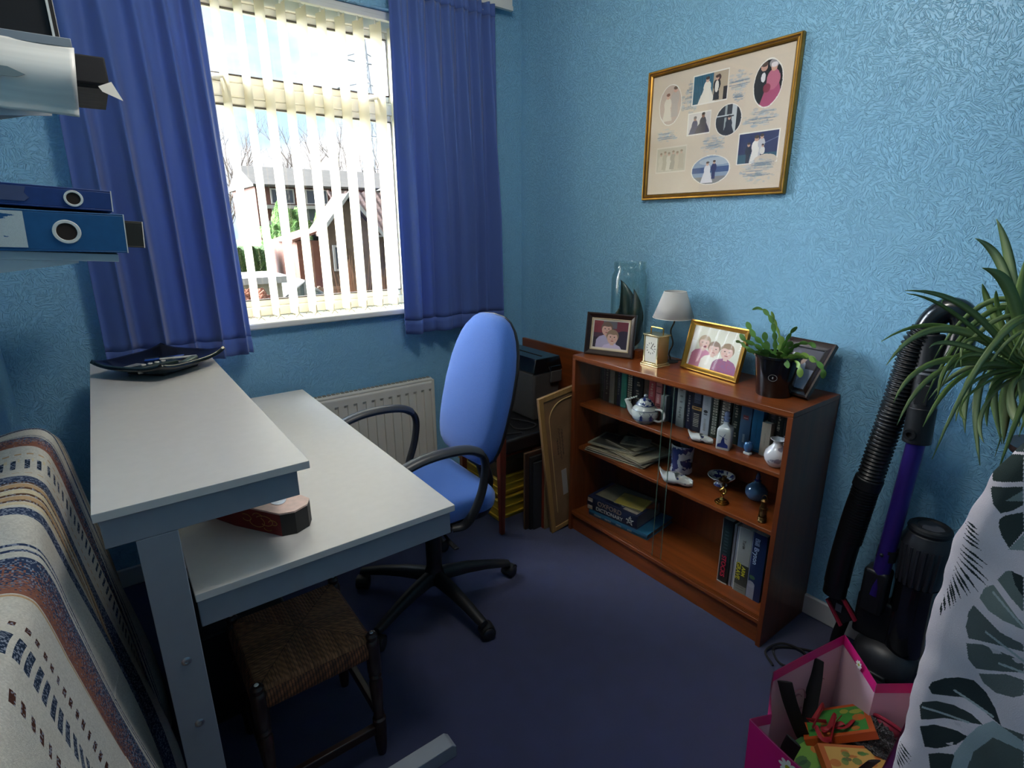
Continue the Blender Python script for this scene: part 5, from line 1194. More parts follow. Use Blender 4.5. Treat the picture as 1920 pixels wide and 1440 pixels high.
# brass lantern
t = thing('brass_lantern', 'tarnished brass miner style lantern at the front right of the middle shelf', 'lantern', (1.785, .870, .4525))
m_tb = mat('aged_brass', '#6a5430', .35, metal=.9, var=(50, .3))
g = G(); g.lathe([(0, 0), (.015, 0), (.0155, .004), (.0135, .006), (.0155, .009), (.0135, .012), (.0155, .016), (.0135, .019), (.0145, .024), (0, .024)], n=24); g.build('base', m_tb, t)
g = G(); g.lathe([(0, .0242), (.010, .0245), (.012, .035), (.010, .050), (0, .050)], n=20); g.build('lamp_glass', mat('amber_brown_glass', '#5a4326', .1, coat=.5), t)
g = G(); g.lathe([(0, .0502), (.0145, .0505), (.0145, .056), (.011, .058), (.010, .078), (.0125, .080), (.0125, .084), (.006, .090), (0, .090)], n=20); g.build('hood', m_tb, t)
for k in range(4):
    a = PI/4+k*PI/2; g = G(); g.tube([(.0135*math.cos(a), .0135*math.sin(a), .024), (.0135*math.cos(a), .0135*math.sin(a), .051)], .0012, 5); g.build('guard_rod', m_tb, t)
g = G(); g.tube([(0, .010*math.cos(x), .090+.016*math.sin(x)) for x in [PI*k/10 for k in range(11)]], .0012, 5); g.build('ring_handle', m_tb, t)
# dark frame leaning at the end of the middle shelf
def photo_frame(name, label, p, rz, tilt, w, h, fw, d, mf, canvas, matcol=None, matw=0, z0=0, inner=None):
    t = thing(name, label, 'photo frame', p, rz); T = Matrix.Rotation(math.radians(-tilt), 4, 'X')   # local: +x width, z height, front = -y
    prof = [(0, 0), (0, -d), (fw*.25, -d*1.05), (fw*.6, -d*.72), (fw, -d*.55), (fw, 0)]
    cs = [(-w/2, 0, 1, 1), (w/2, 0, -1, 1), (w/2, h, -1, -1), (-w/2, h, 1, -1)]
    for i in range(4):
        a = cs[i]; b = cs[(i+1) % 4]; g = G(M=T); A_ = [g.v((a[0]+a[2]*u, v, a[1]+a[3]*u)) for u, v in prof]; B_ = [g.v((b[0]+b[2]*u, v, b[1]+b[3]*u)) for u, v in prof]
        for k in range(len(prof)): g.f([A_[k], A_[(k+1) % len(prof)], B_[(k+1) % len(prof)], B_[k]])
        g.f(A_); g.f(B_[::-1]); g.build('frame_rail', mf, t, smooth=30)
    if inner:
        for i in range(4):
            iw = .004; x0, x1, z0_, z1_ = -w/2+fw, w/2-fw, fw, h-fw; bb = ((x0, x1, z0_, z0_+iw), (x1-iw, x1, z0_+iw, z1_-iw), (x0, x1, z1_-iw, z1_), (x0, x0+iw, z0_+iw, z1_-iw))[i]; g = G(M=T); g.box(bb[0], bb[1], -d*.62, -d*.3, bb[2], bb[3]); g.build('inner_slip', inner, t)
    g = G(M=T); g.box(-w/2+fw*.5, w/2-fw*.5, -.0005, .003, fw*.5, h-fw*.5); g.build('backboard', m_dark, t)
    g = G(M=T); g.prism([(-.02, h*.1), (.02, h*.1), (.012, h*.75), (-.012, h*.75)], 0, .003, T=Matrix.Translation((0, .003, 0)) @ Matrix(((1,0,0,0),(0,0,1,0),(0,1,0,0),(0,0,0,1)))); g.build('back_strut', m_dark, t)
    M3 = np.array(T.to_3x3()); x0, z0_ = -w/2+fw, fw; W_, H_ = w-2*fw, h-2*fw
    f = plane_fn((x0, -d*.30, z0_), (W_, 0, 0), (0, 0, H_)); canvas.mesh('photo_print', lambda U, V: f(U, V) @ M3.T, t)
    g = G(M=T); g.f([g.v(p) for p in ((x0, -d*.41, z0_), (x0+W_, -d*.41, z0_), (x0+W_, -d*.41, z0_+H_), (x0, -d*.41, z0_+H_))]); g.build('glass', MATS['small_frame_glass'], t, smooth=0)
    return t
glassmat('frame_glass', (1, 1, 1), .05); glassmat('small_frame_glass', (1, 1, 1), .010)
def person(c, x, y, s, skin='#c9a58f', hair='#5b4433', top='#b9a9c6', al=1):
    c.poly([(x-.30*s, y-.9*s), (x-.27*s, y-.36*s), (x-.20*s, y-.25*s), (x-.07*s, y-.19*s), (x+.07*s, y-.19*s), (x+.20*s, y-.25*s), (x+.27*s, y-.36*s), (x+.30*s, y-.9*s)], top, al)
    c.rect(x-.045*s, y-.24*s, x+.045*s, y-.12*s, skin); c.ell(x, y+.045*s, .158*s, .205*s, hair, al); c.ell(x, y-.02*s, .132*s, .185*s, skin, al); c.poly([(x-.13*s, y+.08*s), (x-.06*s, y+.105*s), (x+.02*s, y+.085*s), (x+.13*s, y+.11*s), (x+.10*s, y+.19*s), (x-.10*s, y+.19*s)], hair)
    for e in (-1, 1): c.ell(x+e*.05*s, y+.015*s, .020*s, .016*s, '#3a2d2a', al); c.ell(x+e*.08*s, y-.06*s, .035*s, .03*s, '#d08f80', .35)
    c.ell(x, y-.105*s, .042*s, .014*s, '#9a4a48', al); c.ell(x, y-.045*s, .018*s, .022*s, '#b07f6c', .7)
c = Canvas(60, 40, '#1b1d1c'); c.ell(.5, .5, .3, .3, '#3a3c38')
photo_frame('photo_frame', 'dark little frame leaning at the right end of the middle shelf', (1.945, .848, .4525), math.radians(-80), 6, .085, .155, .014, .012, m_dark, c)

# ------------------------------------------------------------------ on top of the bookcase
ZT = BH
# dark frame: two children
c = Canvas(150, 110, '#d8d0bd')
c.clip = (c.X > .06) & (c.X < .94) & (c.Y > .08) & (c.Y < .92)
c.rect(0, 0, 1, 1, '#4a3140'); c.rect(0, .55, .3, 1, '#7a3038'); c.rect(.6, .6, 1, 1, '#6a2c38'); c.rect(.3, .7, .65, .95, '#5a5a62'); c.ell(.85, .35, .25, .3, '#2b2438'); c.rect(.06, .08, .3, .4, '#2a2230')
person(c, .40, .66, .95, '#c8a090', '#6a5648', '#a9a2bd'); person(c, .56, .42, 1.0, '#d0aa98', '#8a745c', '#c4b8d2')
# frames: rz such that local -y faces the room
photo_frame('photo_frame', 'dark brown framed photo of two children at the left end of the bookcase top', (1.821, 1.694, ZT), math.atan2(-.218, .088), 9, .235, .195, .024, .016, mat('walnut_frame', '#2e1c14', .3, coat=.3, grain=('x', 60, .3)), c, inner=mat('pale_slip', '#b9a784', .4))
c = Canvas(170, 130, '#c8c8b4')
c.rect(0, .0, .12, 1, '#d9dad0'); c.rect(.0, .0, .1, .62, '#eef0ea')
person(c, .27, .60, .80, '#cba797', '#a08a6c', '#bf7a92'); c.ell(.30, .52, .03, .03, '#7a2c3c'); person(c, .49, .50, .80, '#cba797', '#7a5f48', '#d8d4c6'); person(c, .75, .50, .86, '#cba797', '#8a7050', '#8c2f5c')
rs = np.random.RandomState(4).rand(c.ny, c.nx); dk = (np.abs(c.a-np.array(hexc('#8c2f5c'))).sum(-1) < .02) & (rs < .25); c.put(dk, '#3c4c8a', .7); c.ell(.52, .38, .02, .03, '#b08a80', .4)
photo_frame('photo_frame', 'gold framed photo of three children in the middle of the bookcase top', (1.900, 1.219, ZT), math.atan2(-.279, -.039), 13, .285, .205, .020, .016, m_gold, c)
c = Canvas(80, 70, '#9aa4b8'); c.rect(0, .5, 1, 1, '#4a4a55'); c.ell(.5, .4, .2, .3, '#b8c0d0'); c.ell(.5, .7, .12, .12, '#a58a7a')
photo_frame('photo_frame', 'dark frame lying back steeply behind the potted cactus', (1.888, .905, ZT), math.radians(-90-8), 37, .185, .215, .026, .018, mat('walnut_frame'), c, inner=m_black)
# carriage clock
CK = thing('carriage_clock', 'brass carriage clock with white dial on the bookcase top', 'clock', (1.853, 1.452, ZT), math.radians(-4))
g = G(); g.box(-.040, .040, -.050, .050, 0, .008); g.box(-.036, .036, -.046, .046, .008, .015); g.build('base', mat('polished_pale_brass', '#cdbb8c', .25, metal=.8), CK, bev=.002)
g = G(); g.box(-.036, .036, -.046, .046, .130, .137); g.build('top_plate', mat('polished_pale_brass'), CK, bev=.002)
g = G(); g.box(-.029, .032, -.040, .040, .0155, .1295); g.build('case', mat('satin_brass', '#b09a64', .35, metal=.8), CK, bev=.001)
for y in (-.040, .034):
    g = G(); g.box(-.0335, -.0292, y, y+.006, .0155, .1295); g.build('corner_post', mat('polished_pale_brass'), CK)
g = G(); g.box(-.0312, -.0295, -.0335, .0335, .018, .127); g.build('dial_plate', mat('cream_dial', '#d9d8c9', .5), CK)
for k in range(12):
    a = k*PI/6; g = G(); r0, r1 = .019, .026; g.tube([(-.0316, r0*math.sin(a), .078+r0*math.cos(a)), (-.0316, r1*math.sin(a), .078+r1*math.cos(a))], .0013, 4); g.build('hour_mark', m_dark, CK)
for a, r in ((1.9, .015), (.5, .020)):
    g = G(); g.tube([(-.0322, 0, .078), (-.0322, -r*math.sin(a), .078+r*math.cos(a))], .0010, 4); g.build('hand', m_dark, CK)
g = G(); g.tube(spline([(0, -.034, .137), (0, -.034, .156), (0, -.028, .163), (0, .028, .163), (0, .034, .156), (0, .034, .137)]), .0028, 8); g.build('handle', m_brass, CK)
# table lamp
LP = thing('table_lamp', 'small table lamp with white cone shade and wavy metal stem', 'lamp', (1.955, 1.452, ZT))
m_iron = mat('dark_wire', '#3a322c', .4, metal=.6)
g = G(); g.lathe([(0, 0), (.035, 0), (.036, .003), (.030, .006), (.006, .009), (0, .009)], n=28); g.build('base', m_iron, LP)
g = G(); g.tube([(.0, .008*math.sin(k*.42)*(1 if k > 2 else .3), .008+.0068*k) for k in range(30)], .0034, 8); g.build('stem', m_iron, LP)
g = G(); g.lathe([(.013, .200), (.014, .205), (.014, .238), (.010, .240), (0, .240)], n=16); g.lathe([(.0, .199), (.013, .200)], n=16); g.build('bulb_holder', m_white, LP)
g = G(); g.lathe([(.0, .2405), (.012, .246), (.019, .262), (.016, .278), (.0, .285)], n=16); g.build('bulb', mat('frosted_bulb', '#e6e4dc', .3), LP)
g = G(); g.lathe([(.086, .196), (.046, .308)], n=48); g.build('shade', mat('white_shade_fabric', '#d9d6d0', .8, transl=.3, bump=(300, .15)), LP, solid=.0015, smooth=70)
for r, z in ((.0865, .1965), (.0463, .3075)):
    g = G(); g.tube([(r*math.cos(2*PI*k/40), r*math.sin(2*PI*k/40), z) for k in range(40)], .0013, 6, closed=True); g.build('shade_ring', m_white, LP)
g = G(); g.tube(spline([(.03, -.01, .004), (.045, -.03, .004), (.03, -.06, .004), (.055, -.085, .02), (.06, -.09, .05), (.068, -.11, .02), (.074, -.13, .004), (.074, -.17, .004)]), .0022, 6); g.build('cord', m_dark, LP)
# glass jar with leaves
JR = thing('glass_jar', 'tall clear glass storage jar holding dark leaves behind the left photo frame', 'jar', (1.945, 1.702, ZT))
gm = bpy.data.materials.new('jar_glass'); gm.use_nodes = True; nn = gm.node_tree; nn.nodes.clear()
go = nn.nodes.new('ShaderNodeOutputMaterial'); gt = nn.nodes.new('ShaderNodeBsdfTransparent'); gg_ = nn.nodes.new('ShaderNodeBsdfGlossy'); gx = nn.nodes.new('ShaderNodeMixShader'); lw = nn.nodes.new('ShaderNodeLayerWeight'); pm = nn.nodes.new('ShaderNodeMath'); pm.operation = 'POWER'; pm.inputs[1].default_value = 2.6; pa = nn.nodes.new('ShaderNodeMath'); pa.operation = 'MULTIPLY_ADD'; pa.inputs[1].default_value = .55; pa.inputs[2].default_value = .05
gt.inputs[0].default_value = (.95, .98, .97, 1); gg_.inputs['Roughness'].default_value = .02; lw.inputs[0].default_value = .5
nn.links.new(lw.outputs['Facing'], pm.inputs[0]); nn.links.new(pm.outputs[0], pa.inputs[0]); nn.links.new(pa.outputs[0], gx.inputs[0]); nn.links.new(gt.outputs[0], gx.inputs[1]); nn.links.new(gg_.outputs[0], gx.inputs[2]); nn.links.new(gx.outputs[0], go.inputs[0])
g = G(); g.lathe([(0, .002), (.076, .002), (.080, .008), (.080, .345), (.076, .365), (.070, .375), (.068, .385), (.072, .390), (.074, .396), (.071, .400), (.073, .406), (.073, .418), (.068, .420), (.066, .415), (.066, .38), (.076, .36), (.077, .345), (.077, .010), (0, .008)], n=48); g.build('jar_body', gm, JR, smooth=60)
m_leaf = mat('dark_leaf', '#1f2f1e', .35, coat=.3, var=(30, .4))
def blade(g, base, mid, tip, w, up=(1, 0, 0), fold=.25, n=14):
    P = bez([base, mid, tip], n); side = None; R = []
    for i, p in enumerate(P):
        t = i/n; tg = (P[min(n, i+1)]-P[max(0, i-1)]).normalized(); sd = tg.cross(Vector(up)).normalized(); nm = sd.cross(tg)
        ww = w*math.sin(PI*min(1, .06+.94*t)**.8)*.5+.0006
        R.append([g.v(p-sd*ww+nm*ww*fold), g.v(p), g.v(p+sd*ww+nm*ww*fold)])
    for A_, B_ in zip(R[:-1], R[1:]): g.f([A_[0], A_[1], B_[1], B_[0]]); g.f([A_[1], A_[2], B_[2], B_[1]])
LT = thing('cut_leaves', 'dark glossy leaves standing inside the glass jar', 'plant', (1.945, 1.702, ZT+.01))
for b, m_, t_, w in (((0, 0, .04), (.01, -.01, .22), (0, .052, .325), .10), ((0, -.01, .05), (0, -.075, .17), (0, -.030, .29), .075), ((-.01, .02, .03), (-.02, .075, .10), (-.01, .04, .20), .07), ((.01, -.02, .02), (.02, -.06, .09), (.02, -.045, .20), .06)):
    g = G(); blade(g, b, m_, t_, w, (1, .2, 0)); g.build('leaf', m_leaf, LT, solid=.0008, smooth=70)
for k in range(4):
    g = G(); a = k*1.5; g.tube(bez([(0, 0, .09+.02*k), (.01*math.cos(a), .03+.01*k, .12+.02*k), (.0, .052, .13+.025*k)], 6), .0012, 5); g.build('tendril', m_leaf, LT)
g = G(); g.box(-.022, .022, -.018, .018, .0, .035); o = g.build('wooden_block', m_teak); o.location = (1.905, 1.592, ZT); tag(o, 'little wooden block beside the foot of the glass jar', 'ornament')
# christmas cactus in black pot
CP = thing('potted_cactus', 'christmas cactus with flat green segments in a black pot on the bookcase', 'potted plant', (1.852, .925, ZT))
g = G(); g.lathe([(0, 0), (.056, 0), (.058, .004), (.074, .136), (.078, .138), (.0785, .146), (.074, .147), (.070, .130), (.0, .125)], n=48); g.build('pot', mat('gloss_black_pot', '#101011', .22, coat=.4), CP)
g = G(); g.lathe([(0, .132), (.0695, .130)], n=30); g.build('soil', mat('potting_soil', '#2a1d14', .95, var=(60, .5), bump=(200, 1, .01)), CP)
gl = G(M=Matrix.Rotation(math.radians(200), 4, 'Z') @ Matrix.Translation((.0672, 0, .075)) @ Matrix.Rotation(math.radians(83.5), 4, 'Y') @ Matrix.Diagonal((1, 1.25, 1, 1)))
gl.tube([(.011*math.cos(2*PI*k/28), .011*math.sin(2*PI*k/28), .0018) for k in range(28)], .0006, 5, closed=True); gl.build('oval_mark', mat('grey_print', '#7c7c7c', .5), CP)
gl = G(M=Matrix.Rotation(math.radians(200), 4, 'Z') @ Matrix.Translation((.0672, 0, .075)) @ Matrix.Rotation(math.radians(83.5), 4, 'Y')); gl.sphere((0, 0, .0015), .004, 6, sc=(1, .6, .2)); gl.build('oval_mark_centre', mat('grey_print'), CP)
m_cac = mat('cactus_green', '#4f7a34', .4, coat=.2, var=(25, .35)); m_cac2 = mat('new_growth_green', '#7fa04a', .45, var=(25, .2))
def segchain(g, pts, w, seg=.030):
    P = spline(pts, 10); Ls = [0]
    for a, b in zip(P[:-1], P[1:]): Ls.append(Ls[-1]+(b-a).length)
    tot = Ls[-1]; ns = max(1, round(tot/seg)); R = []
    for i, p in enumerate(P):
        tg = (P[min(len(P)-1, i+1)]-P[max(0, i-1)]).normalized(); sd = tg.cross(Vector((.75, .45, .35))).normalized(); nm = sd.cross(tg)
        ph = (Ls[i]/tot*ns) % 1; ww = w*(.18+.82*math.sin(PI*min(.98, max(.02, ph)))**.6)*.5
        if i in (0, len(P)-1): ww = w*.12
        R.append([g.v(p-sd*ww), g.v(p-nm*.0014), g.v(p+sd*ww), g.v(p+nm*.0014)])
    for A_, B_ in zip(R[:-1], R[1:]):
        for k in range(4): g.f([A_[k], A_[(k+1) % 4], B_[(k+1) % 4], B_[k]])
    g.f(R[0]); g.f(R[-1][::-1])
st = [([(0, .02, .13), (-.01, .05, .17), (-.02, .085, .20), (-.02, .12, .245)], .020, 0), ([(0, .03, .13), (-.02, .07, .165), (-.03, .11, .18), (-.03, .135, .20)], .019, 0),
 ([(0, .01, .13), (0, .02, .20), (.0, .04, .26), (.0, .075, .295)], .017, 0), ([(0, .0, .13), (.01, .005, .19), (.01, .03, .25), (.0, .045, .29)], .010, 1),
 ([(0, -.01, .13), (0, -.005, .17), (0, .0, .21)], .024, 1), ([(0, -.02, .13), (-.01, -.03, .17), (-.01, -.045, .20)], .022, 0), ([(0, -.02, .13), (-.02, -.07, .16), (-.03, -.11, .165), (-.03, -.14, .15)], .021, 1),
 ([(0, -.03, .13), (-.02, -.09, .155), (-.03, -.135, .155), (-.03, -.165, .13), (-.03, -.17, .10)], .018, 0), ([(-.02, .0, .13), (-.05, .01, .155), (-.07, .03, .16)], .022, 0), ([(-.02, .02, .13), (-.05, .05, .15), (-.06, .085, .155)], .020, 0),
 ([(0, -.02, .13), (-.03, -.07, .14), (-.05, -.10, .125), (-.055, -.11, .095)], .020, 1), ([(0, .0, .14), (.0, -.03, .22), (0, -.05, .25)], .014, 0), ([(.0, .02, .13), (.0, .05, .18), (.0, .06, .215)], .020, 0), ([(.01, -.01, .13), (.0, -.06, .19), (0, -.10, .20), (0, -.12, .19)], .017, 0),
 ([(-.02, .03, .13), (-.04, .08, .15), (-.03, .13, .17), (-.02, .15, .165)], .018, 0), ([(0, 0, .13), (-.03, -.02, .16), (-.05, -.04, .165)], .024, 1), ([(0, .075, .292), (0, .095, .296), (0, .115, .288)], .012, 0), ([(-.02, -.03, .13), (-.05, -.05, .14), (-.06, -.07, .12)], .018, 0)]
for pts, w, k in st:
    g = G(); segchain(g, pts, w); g.build('stem', (m_cac, m_cac2)[k], CP, smooth=50)

# ================================================================== BIG COLLAGE PICTURE ON THE WALL
PW = thing('collage_picture', 'large gilt framed collage of wedding photos on the blue wall', 'picture', (2.02, 1.397, 1.603))
PY1, PY0, PZ0, PZ1, PX = 1.722, 1.070, 1.602, 2.116, 2.036
for i, (a, b, sa, sb) in enumerate((((PY1, PZ0), (PY0, PZ0), (-1, 1), (1, 1)), ((PY0, PZ0), (PY0, PZ1), (1, 1), (1, -1)), ((PY0, PZ1), (PY1, PZ1), (1, -1), (-1, -1)), ((PY1, PZ1), (PY1, PZ0), (-1, -1), (-1, 1)))):
    prof = [(0, 0), (0, .016), (.003, .019), (.007, .019), (.009, .015), (.012, .014), (.016, .016), (.021, .012), (.023, .010), (.023, 0)]
    g = G(); A_ = [g.v((PX-v, a[0]+sa[0]*u, a[1]+sa[1]*u)) for u, v in prof]; B_ = [g.v((PX-v, b[0]+sb[0]*u, b[1]+sb[1]*u)) for u, v in prof]
    for k in range(len(prof)): g.f([A_[k], A_[(k+1) % len(prof)], B_[(k+1) % len(prof)], B_[k]], 1 if k in (4, 7) else 0)
    g.f(A_); g.f(B_[::-1]); g.build('frame_rail', [m_gold, mat('dark_gilt_groove', '#4a3315', .5, metal=.4)], PW, W=True, smooth=25)
c = Canvas(420, 330, '#dccdb8')
def oval(x, y, rx, ry, paint, edge='#f3eee4'):
    c.clip = np.ones((c.ny, c.nx), bool); c.ell(x, y, rx*1.06, ry*1.05, edge); c.clip = ((c.X-x)/rx)**2+((c.Y-y)/ry)**2 < 1; paint(x, y, rx, ry); c.clip = np.ones((c.ny, c.nx), bool)
def rect_(x0, y0, x1, y1, paint, edge='#f3eee4'):
    c.clip = np.ones((c.ny, c.nx), bool); c.rect(x0-.006, y0-.008, x1+.006, y1+.008, edge); c.clip = (c.X > x0) & (c.X < x1) & (c.Y > y0) & (c.Y < y1); paint((x0+x1)/2, (y0+y1)/2, (x1-x0)/2, (y1-y0)/2); c.clip = np.ones((c.ny, c.nx), bool)
def fig(x, y, h, top, skin='#d0a892', hair='#4a382c', bottom=None, flare=.16):
    b = bottom or top; c.poly([(x-.06*h, y), (x+.06*h, y), (x+flare*h, y-.62*h), (x-flare*h, y-.62*h)], b); c.ell(x, y-.10*h, .12*h, .20*h, top); c.ell(x, y+.14*h, .055*h, .085*h, skin); c.ell(x, y+.19*h, .06*h, .05*h, hair)
def watercol(x, y, rx, ry, seed):
    rs = np.random.RandomState(seed)
    for k in range(60):
        a, r = rs.rand()*6.28, rs.rand()**.6; c.ell(x+rx*r*math.cos(a), y+ry*r*math.sin(a), rx*rs.uniform(.05, .22), ry*rs.uniform(.05, .16), ['#a9bcc8', '#8fa6b8', '#c3cdd0', '#7f93a6', '#b8bfb4'][rs.randint(5)], .35)
    for k in range(10): yy = y+ry*rs.uniform(-.6, .5); c.line(x-rx*rs.uniform(.3, .9), yy, x+rx*rs.uniform(.2, .9), yy+ry*rs.uniform(-.1, .1), .0022, '#6d8296', .6)
for a in ((.335, .72, .07, .10, 1), (.335, .82, .04, .06, 2), (.655, .79, .075, .07, 3), (.655, .69, .04, .035, 4), (.80, .525, .10, .065, 5), (.52, .385, .09, .06, 6), (.82, .155, .105, .075, 7), (.17, .50, .09, .05, 8)): watercol(*a)
def p1(x, y, rx, ry): c.rect(0, 0, 1, 1, '#cdb8a8'); fig(x-.02, y+.03, .24, '#e6dccb', '#e0b8a0', '#8a5a48'); fig(x+.035, y+.07, .26, '#c2b6ac', '#d8ac98', '#6a5548', flare=.1)
oval(.178, .725, .082, .145, p1)
def p2(x, y, rx, ry):
    c.rect(0, 0, 1, 1, '#2f6d86'); [c.line(x-rx+.012*k, 0, x-rx+.012*k, 1, .002, '#1f4a60') for k in range(12)]; c.rect(x+.02, 0, 1, 1, '#b8a78e'); c.ell(x+.055, y+.06, .014, .022, '#4a2f28'); fig(x-.02, y+.03, .22, '#ece6d8', flare=.28); fig(x+.045, y+.03, .20, '#17181c', flare=.1); c.ell(x+.045, y+.0, .012, .04, '#e8e4dc'); c.rect(x+.09, y-.1, x+.12, y-.01, '#2a2320')
rect_(.345, .69, .578, .885, p2)
def p3(x, y, rx, ry): c.rect(0, 0, 1, 1, '#120d12'); fig(x-.03, y+.06, .34, '#15161c', '#cfa08c', '#5a463a', flare=.12); c.ell(x-.03, y+.04, .012, .03, '#e6e6e6'); fig(x+.028, y+.05, .32, '#c26a84', '#d8a890', '#e8e0e0', '#b04a72', flare=.22); c.ell(x-.005, y-.03, .022, .028, '#8a2440'); c.ell(x+.028, y+.12, .03, .03, '#f0e8ea', .4)
oval(.826, .735, .080, .148, p3)
def p4(x, y, rx, ry): c.rect(0, 0, 1, 1, '#dfd8d2'); c.rect(0, 0, 1, y-.08, '#6d7266', .5); fig(x-.028, y+.01, .18, '#3a3a60', '#b8907c', '#8a8078', flare=.3); fig(x+.028, y+.025, .20, '#2a2238', '#8a5a48', '#2b1c18', flare=.34)
rect_(.325, .478, .480, .625, p4)
def p5(x, y, rx, ry): c.rect(0, 0, 1, 1, '#23262c'); c.rect(x-.025, 0, x-.01, 1, '#9aa3a6'); c.rect(x+.02, 0, x+.05, 1, '#c4cacc'); c.rect(x-.1, y+.03, x+.02, y+.04, '#c0c8ca'); fig(x+.005, y-.01, .18, '#1c2230', flare=.26); c.rect(x-.025, y+.022, x+.035, y+.03, '#14161a')
oval(.604, .540, .083, .106, p5)
def p6(x, y, rx, ry): c.rect(0, 0, 1, 1, '#232c5e'); c.rect(0, 0, 1, y-.04, '#2f5a70'); c.line(x-.02, y, x+.12, y+.06, .0018, '#7f8ab0'); fig(x-.055, y+.0, .17, '#1a1c38', flare=.07); fig(x-.01, y+.03, .22, '#ece8e0', flare=.16); fig(x+.02, y+.045, .18, '#c8c8cc', flare=.07); fig(x+.03, y-.01, .13, '#e4e0d8', bottom='#2a2a4e', flare=.12)
rect_(.690, .222, .925, .425, p6)
c.ell(.86, .235, .07, .04, '#dccdb8', .9); watercol(.85, .215, .08, .03, 12)
def p7(x, y, rx, ry): c.rect(0, 0, 1, 1, '#8fa2bc'); c.rect(0, y-.02, 1, y+.02, '#3f5a8c'); c.rect(0, 0, 1, y-.05, '#8d8f8c'); c.ell(x+.04, y+.06, .12, .03, '#b8c4cc'); fig(x-.02, y+.02, .18, '#e8e6e8', flare=.24); fig(x+.025, y+.03, .16, '#2b3468', flare=.08)
oval(.511, .202, .128, .103, p7)
def p8(x, y, rx, ry): c.rect(0, 0, 1, 1, '#cdc4ae'); [fig(x-.08+.032*k, y+.02+.01*(k % 2), .17, ['#d8cfba', '#c4baa2', '#e2dac8', '#b8ae98', '#d4c8b0', '#c8bca4'][k], '#d2b49c', '#a08a70', flare=.14) for k in range(6)]
rect_(.10, .217, .323, .400, p8, '#e6dccb')
c.noise(.03, 3)
W_, H_ = (PY1-PY0-.046), (PZ1-PZ0-.046)
# measured picture coordinates span the outer frame; the print sits inside it
c2 = Canvas(400, 310, '#dccdb8'); ix = (((.023+np.arange(400)/400*W_)/(PY1-PY0))*c.nx).astype(int); iy = (((.023+np.arange(310)/310*H_)/(PZ1-PZ0))*c.ny).astype(int); c2.a = c.a[iy][:, ix]
c2.mesh('collage_print', plane_fn((PX-.006, PY1-.023, PZ0+.023), (0, -W_, 0), (0, 0, H_)), PW, W=True)
g = G(); g.box(PX-.0095, PX-.009, PY0+.023, PY1-.023, PZ0+.023, PZ1-.023); g.build('glass', MATS['frame_glass'], PW, W=True, smooth=0)
g = G(); g.box(PX-.004, PX-.001, PY0+.01, PY1-.01, PZ0+.01, PZ1-.01); g.build('backboard', m_dark, PW, W=True)

# ================================================================== VACUUM CLEANER
VC = thing('vacuum_cleaner', 'upright black vacuum cleaner with ribbed hose and violet wand leaning by the wall', 'vacuum cleaner', (1.90, .48, 0))
m_hose = mat('black_ribbed_hose', '#101113', .38, coat=.1); m_vio = mat('violet_metal_tube', '#3d2b86', .3, metal=.55, coat=.3); m_vgr = mat('dark_grey_plastic', '#26272b', .4); m_red = mat('crimson_plastic', '#8c1f33', .4)
def ribbed(path, r, pitch, amp, name):
    P = spline(path, 40); L_ = 0; rs = []; last = P[0]; Q = []
    for p in P: L_ += (p-last).length; last = p; rs.append(r+amp*math.sin(2*PI*L_/pitch)); Q.append(p)
    g = G(); g.tube(Q, rs, 16, caps=True); return g.build(name, m_hose, VC, W=True, smooth=80)
ribbed([(1.875, .588, .700), (1.882, .580, .80), (1.888, .570, .90), (1.892, .560, 1.0), (1.895, .553, 1.08), (1.895, .545, 1.15), (1.900, .528, 1.20)], .0355, .0125, .0035, 'upper_hose')
g = G(); g.tube(spline([(1.862, .622, .250), (1.865, .622, .32), (1.868, .618, .42), (1.872, .605, .58), (1.875, .590, .69)]), [.012]+[.036]*5+[.038]*26+[.036], 18); hb = g.build('lower_hose', m_hose, VC, W=True, smooth=60)
for k in range(20):
    t = k/20; g = G(); p = Vector((1.870, .612-.020*t, .47+.205*t)); g.tube([p, p+Vector((.0003, -.0002, .004))], [.0392, .0392], 18); g.build('hose_rib', m_hose, hb, W=True)
g = G(); g.tube([(1.874, .594, .672), (1.876, .588, .712)], .041, 18); g.build('hose_cuff', m_black, VC, W=True, bev=.004)
g = G(); g.tube(spline([(1.901, .530, 1.195), (1.902, .515, 1.235), (1.905, .490, 1.262), (1.908, .462, 1.258), (1.908, .445, 1.225), (1.905, .445, 1.175), (1.902, .452, 1.12)], 8), .034, 16, flat=.9); g.build('handle_loop', mat('gloss_black_handle', '#0e1113', .22, coat=.4), VC, W=True, smooth=80)
g = G(); g.tube([(1.900, .512, 1.19), (1.892, .500, 1.07), (1.884, .494, .97)], [.032, .034, .034], 16); g.box(1.852, 1.875, .475, .51, .985, 1.05); g.build('handle_body', m_black, VC, W=True, bev=.004)
for z in (1.075, 1.088):
    g = G(); g.tube([(1.8930, .4990, z), (1.8932, .4992, z+.006)], .0362, 20); g.build('silver_band', mat('grey_band', '#8b8d90', .35, metal=.4), VC, W=True)
g = G(); g.tube([(1.885, .494, .975), (1.880, .489, .865)], [.036, .037], 18); g.build('wand_collar', m_black, VC, W=True, bev=.003)
g = G(M=Matrix.Translation((1.846, .500, .895)) @ Matrix.Rotation(PI/2, 4, 'Y')); g.lathe([(.008, -.006), (.016, -.006), (.018, 0), (.016, .006), (.008, .006), (.008, -.006)], n=22); g.build('catch_ring', m_black, VC, W=True)
g = G(); g.tube([(1.880, .489, .868), (1.872, .497, .60), (1.862, .505, .33)], .0245, 20); g.build('wand', m_vio, VC, W=True, smooth=80)
g = G(); g.tube([(1.872, .499, .500), (1.871, .500, .460)], .0275, 20); g.sphere((1.843, .505, .482), .006, 6); g.build('wand_clip', m_black, VC, W=True)
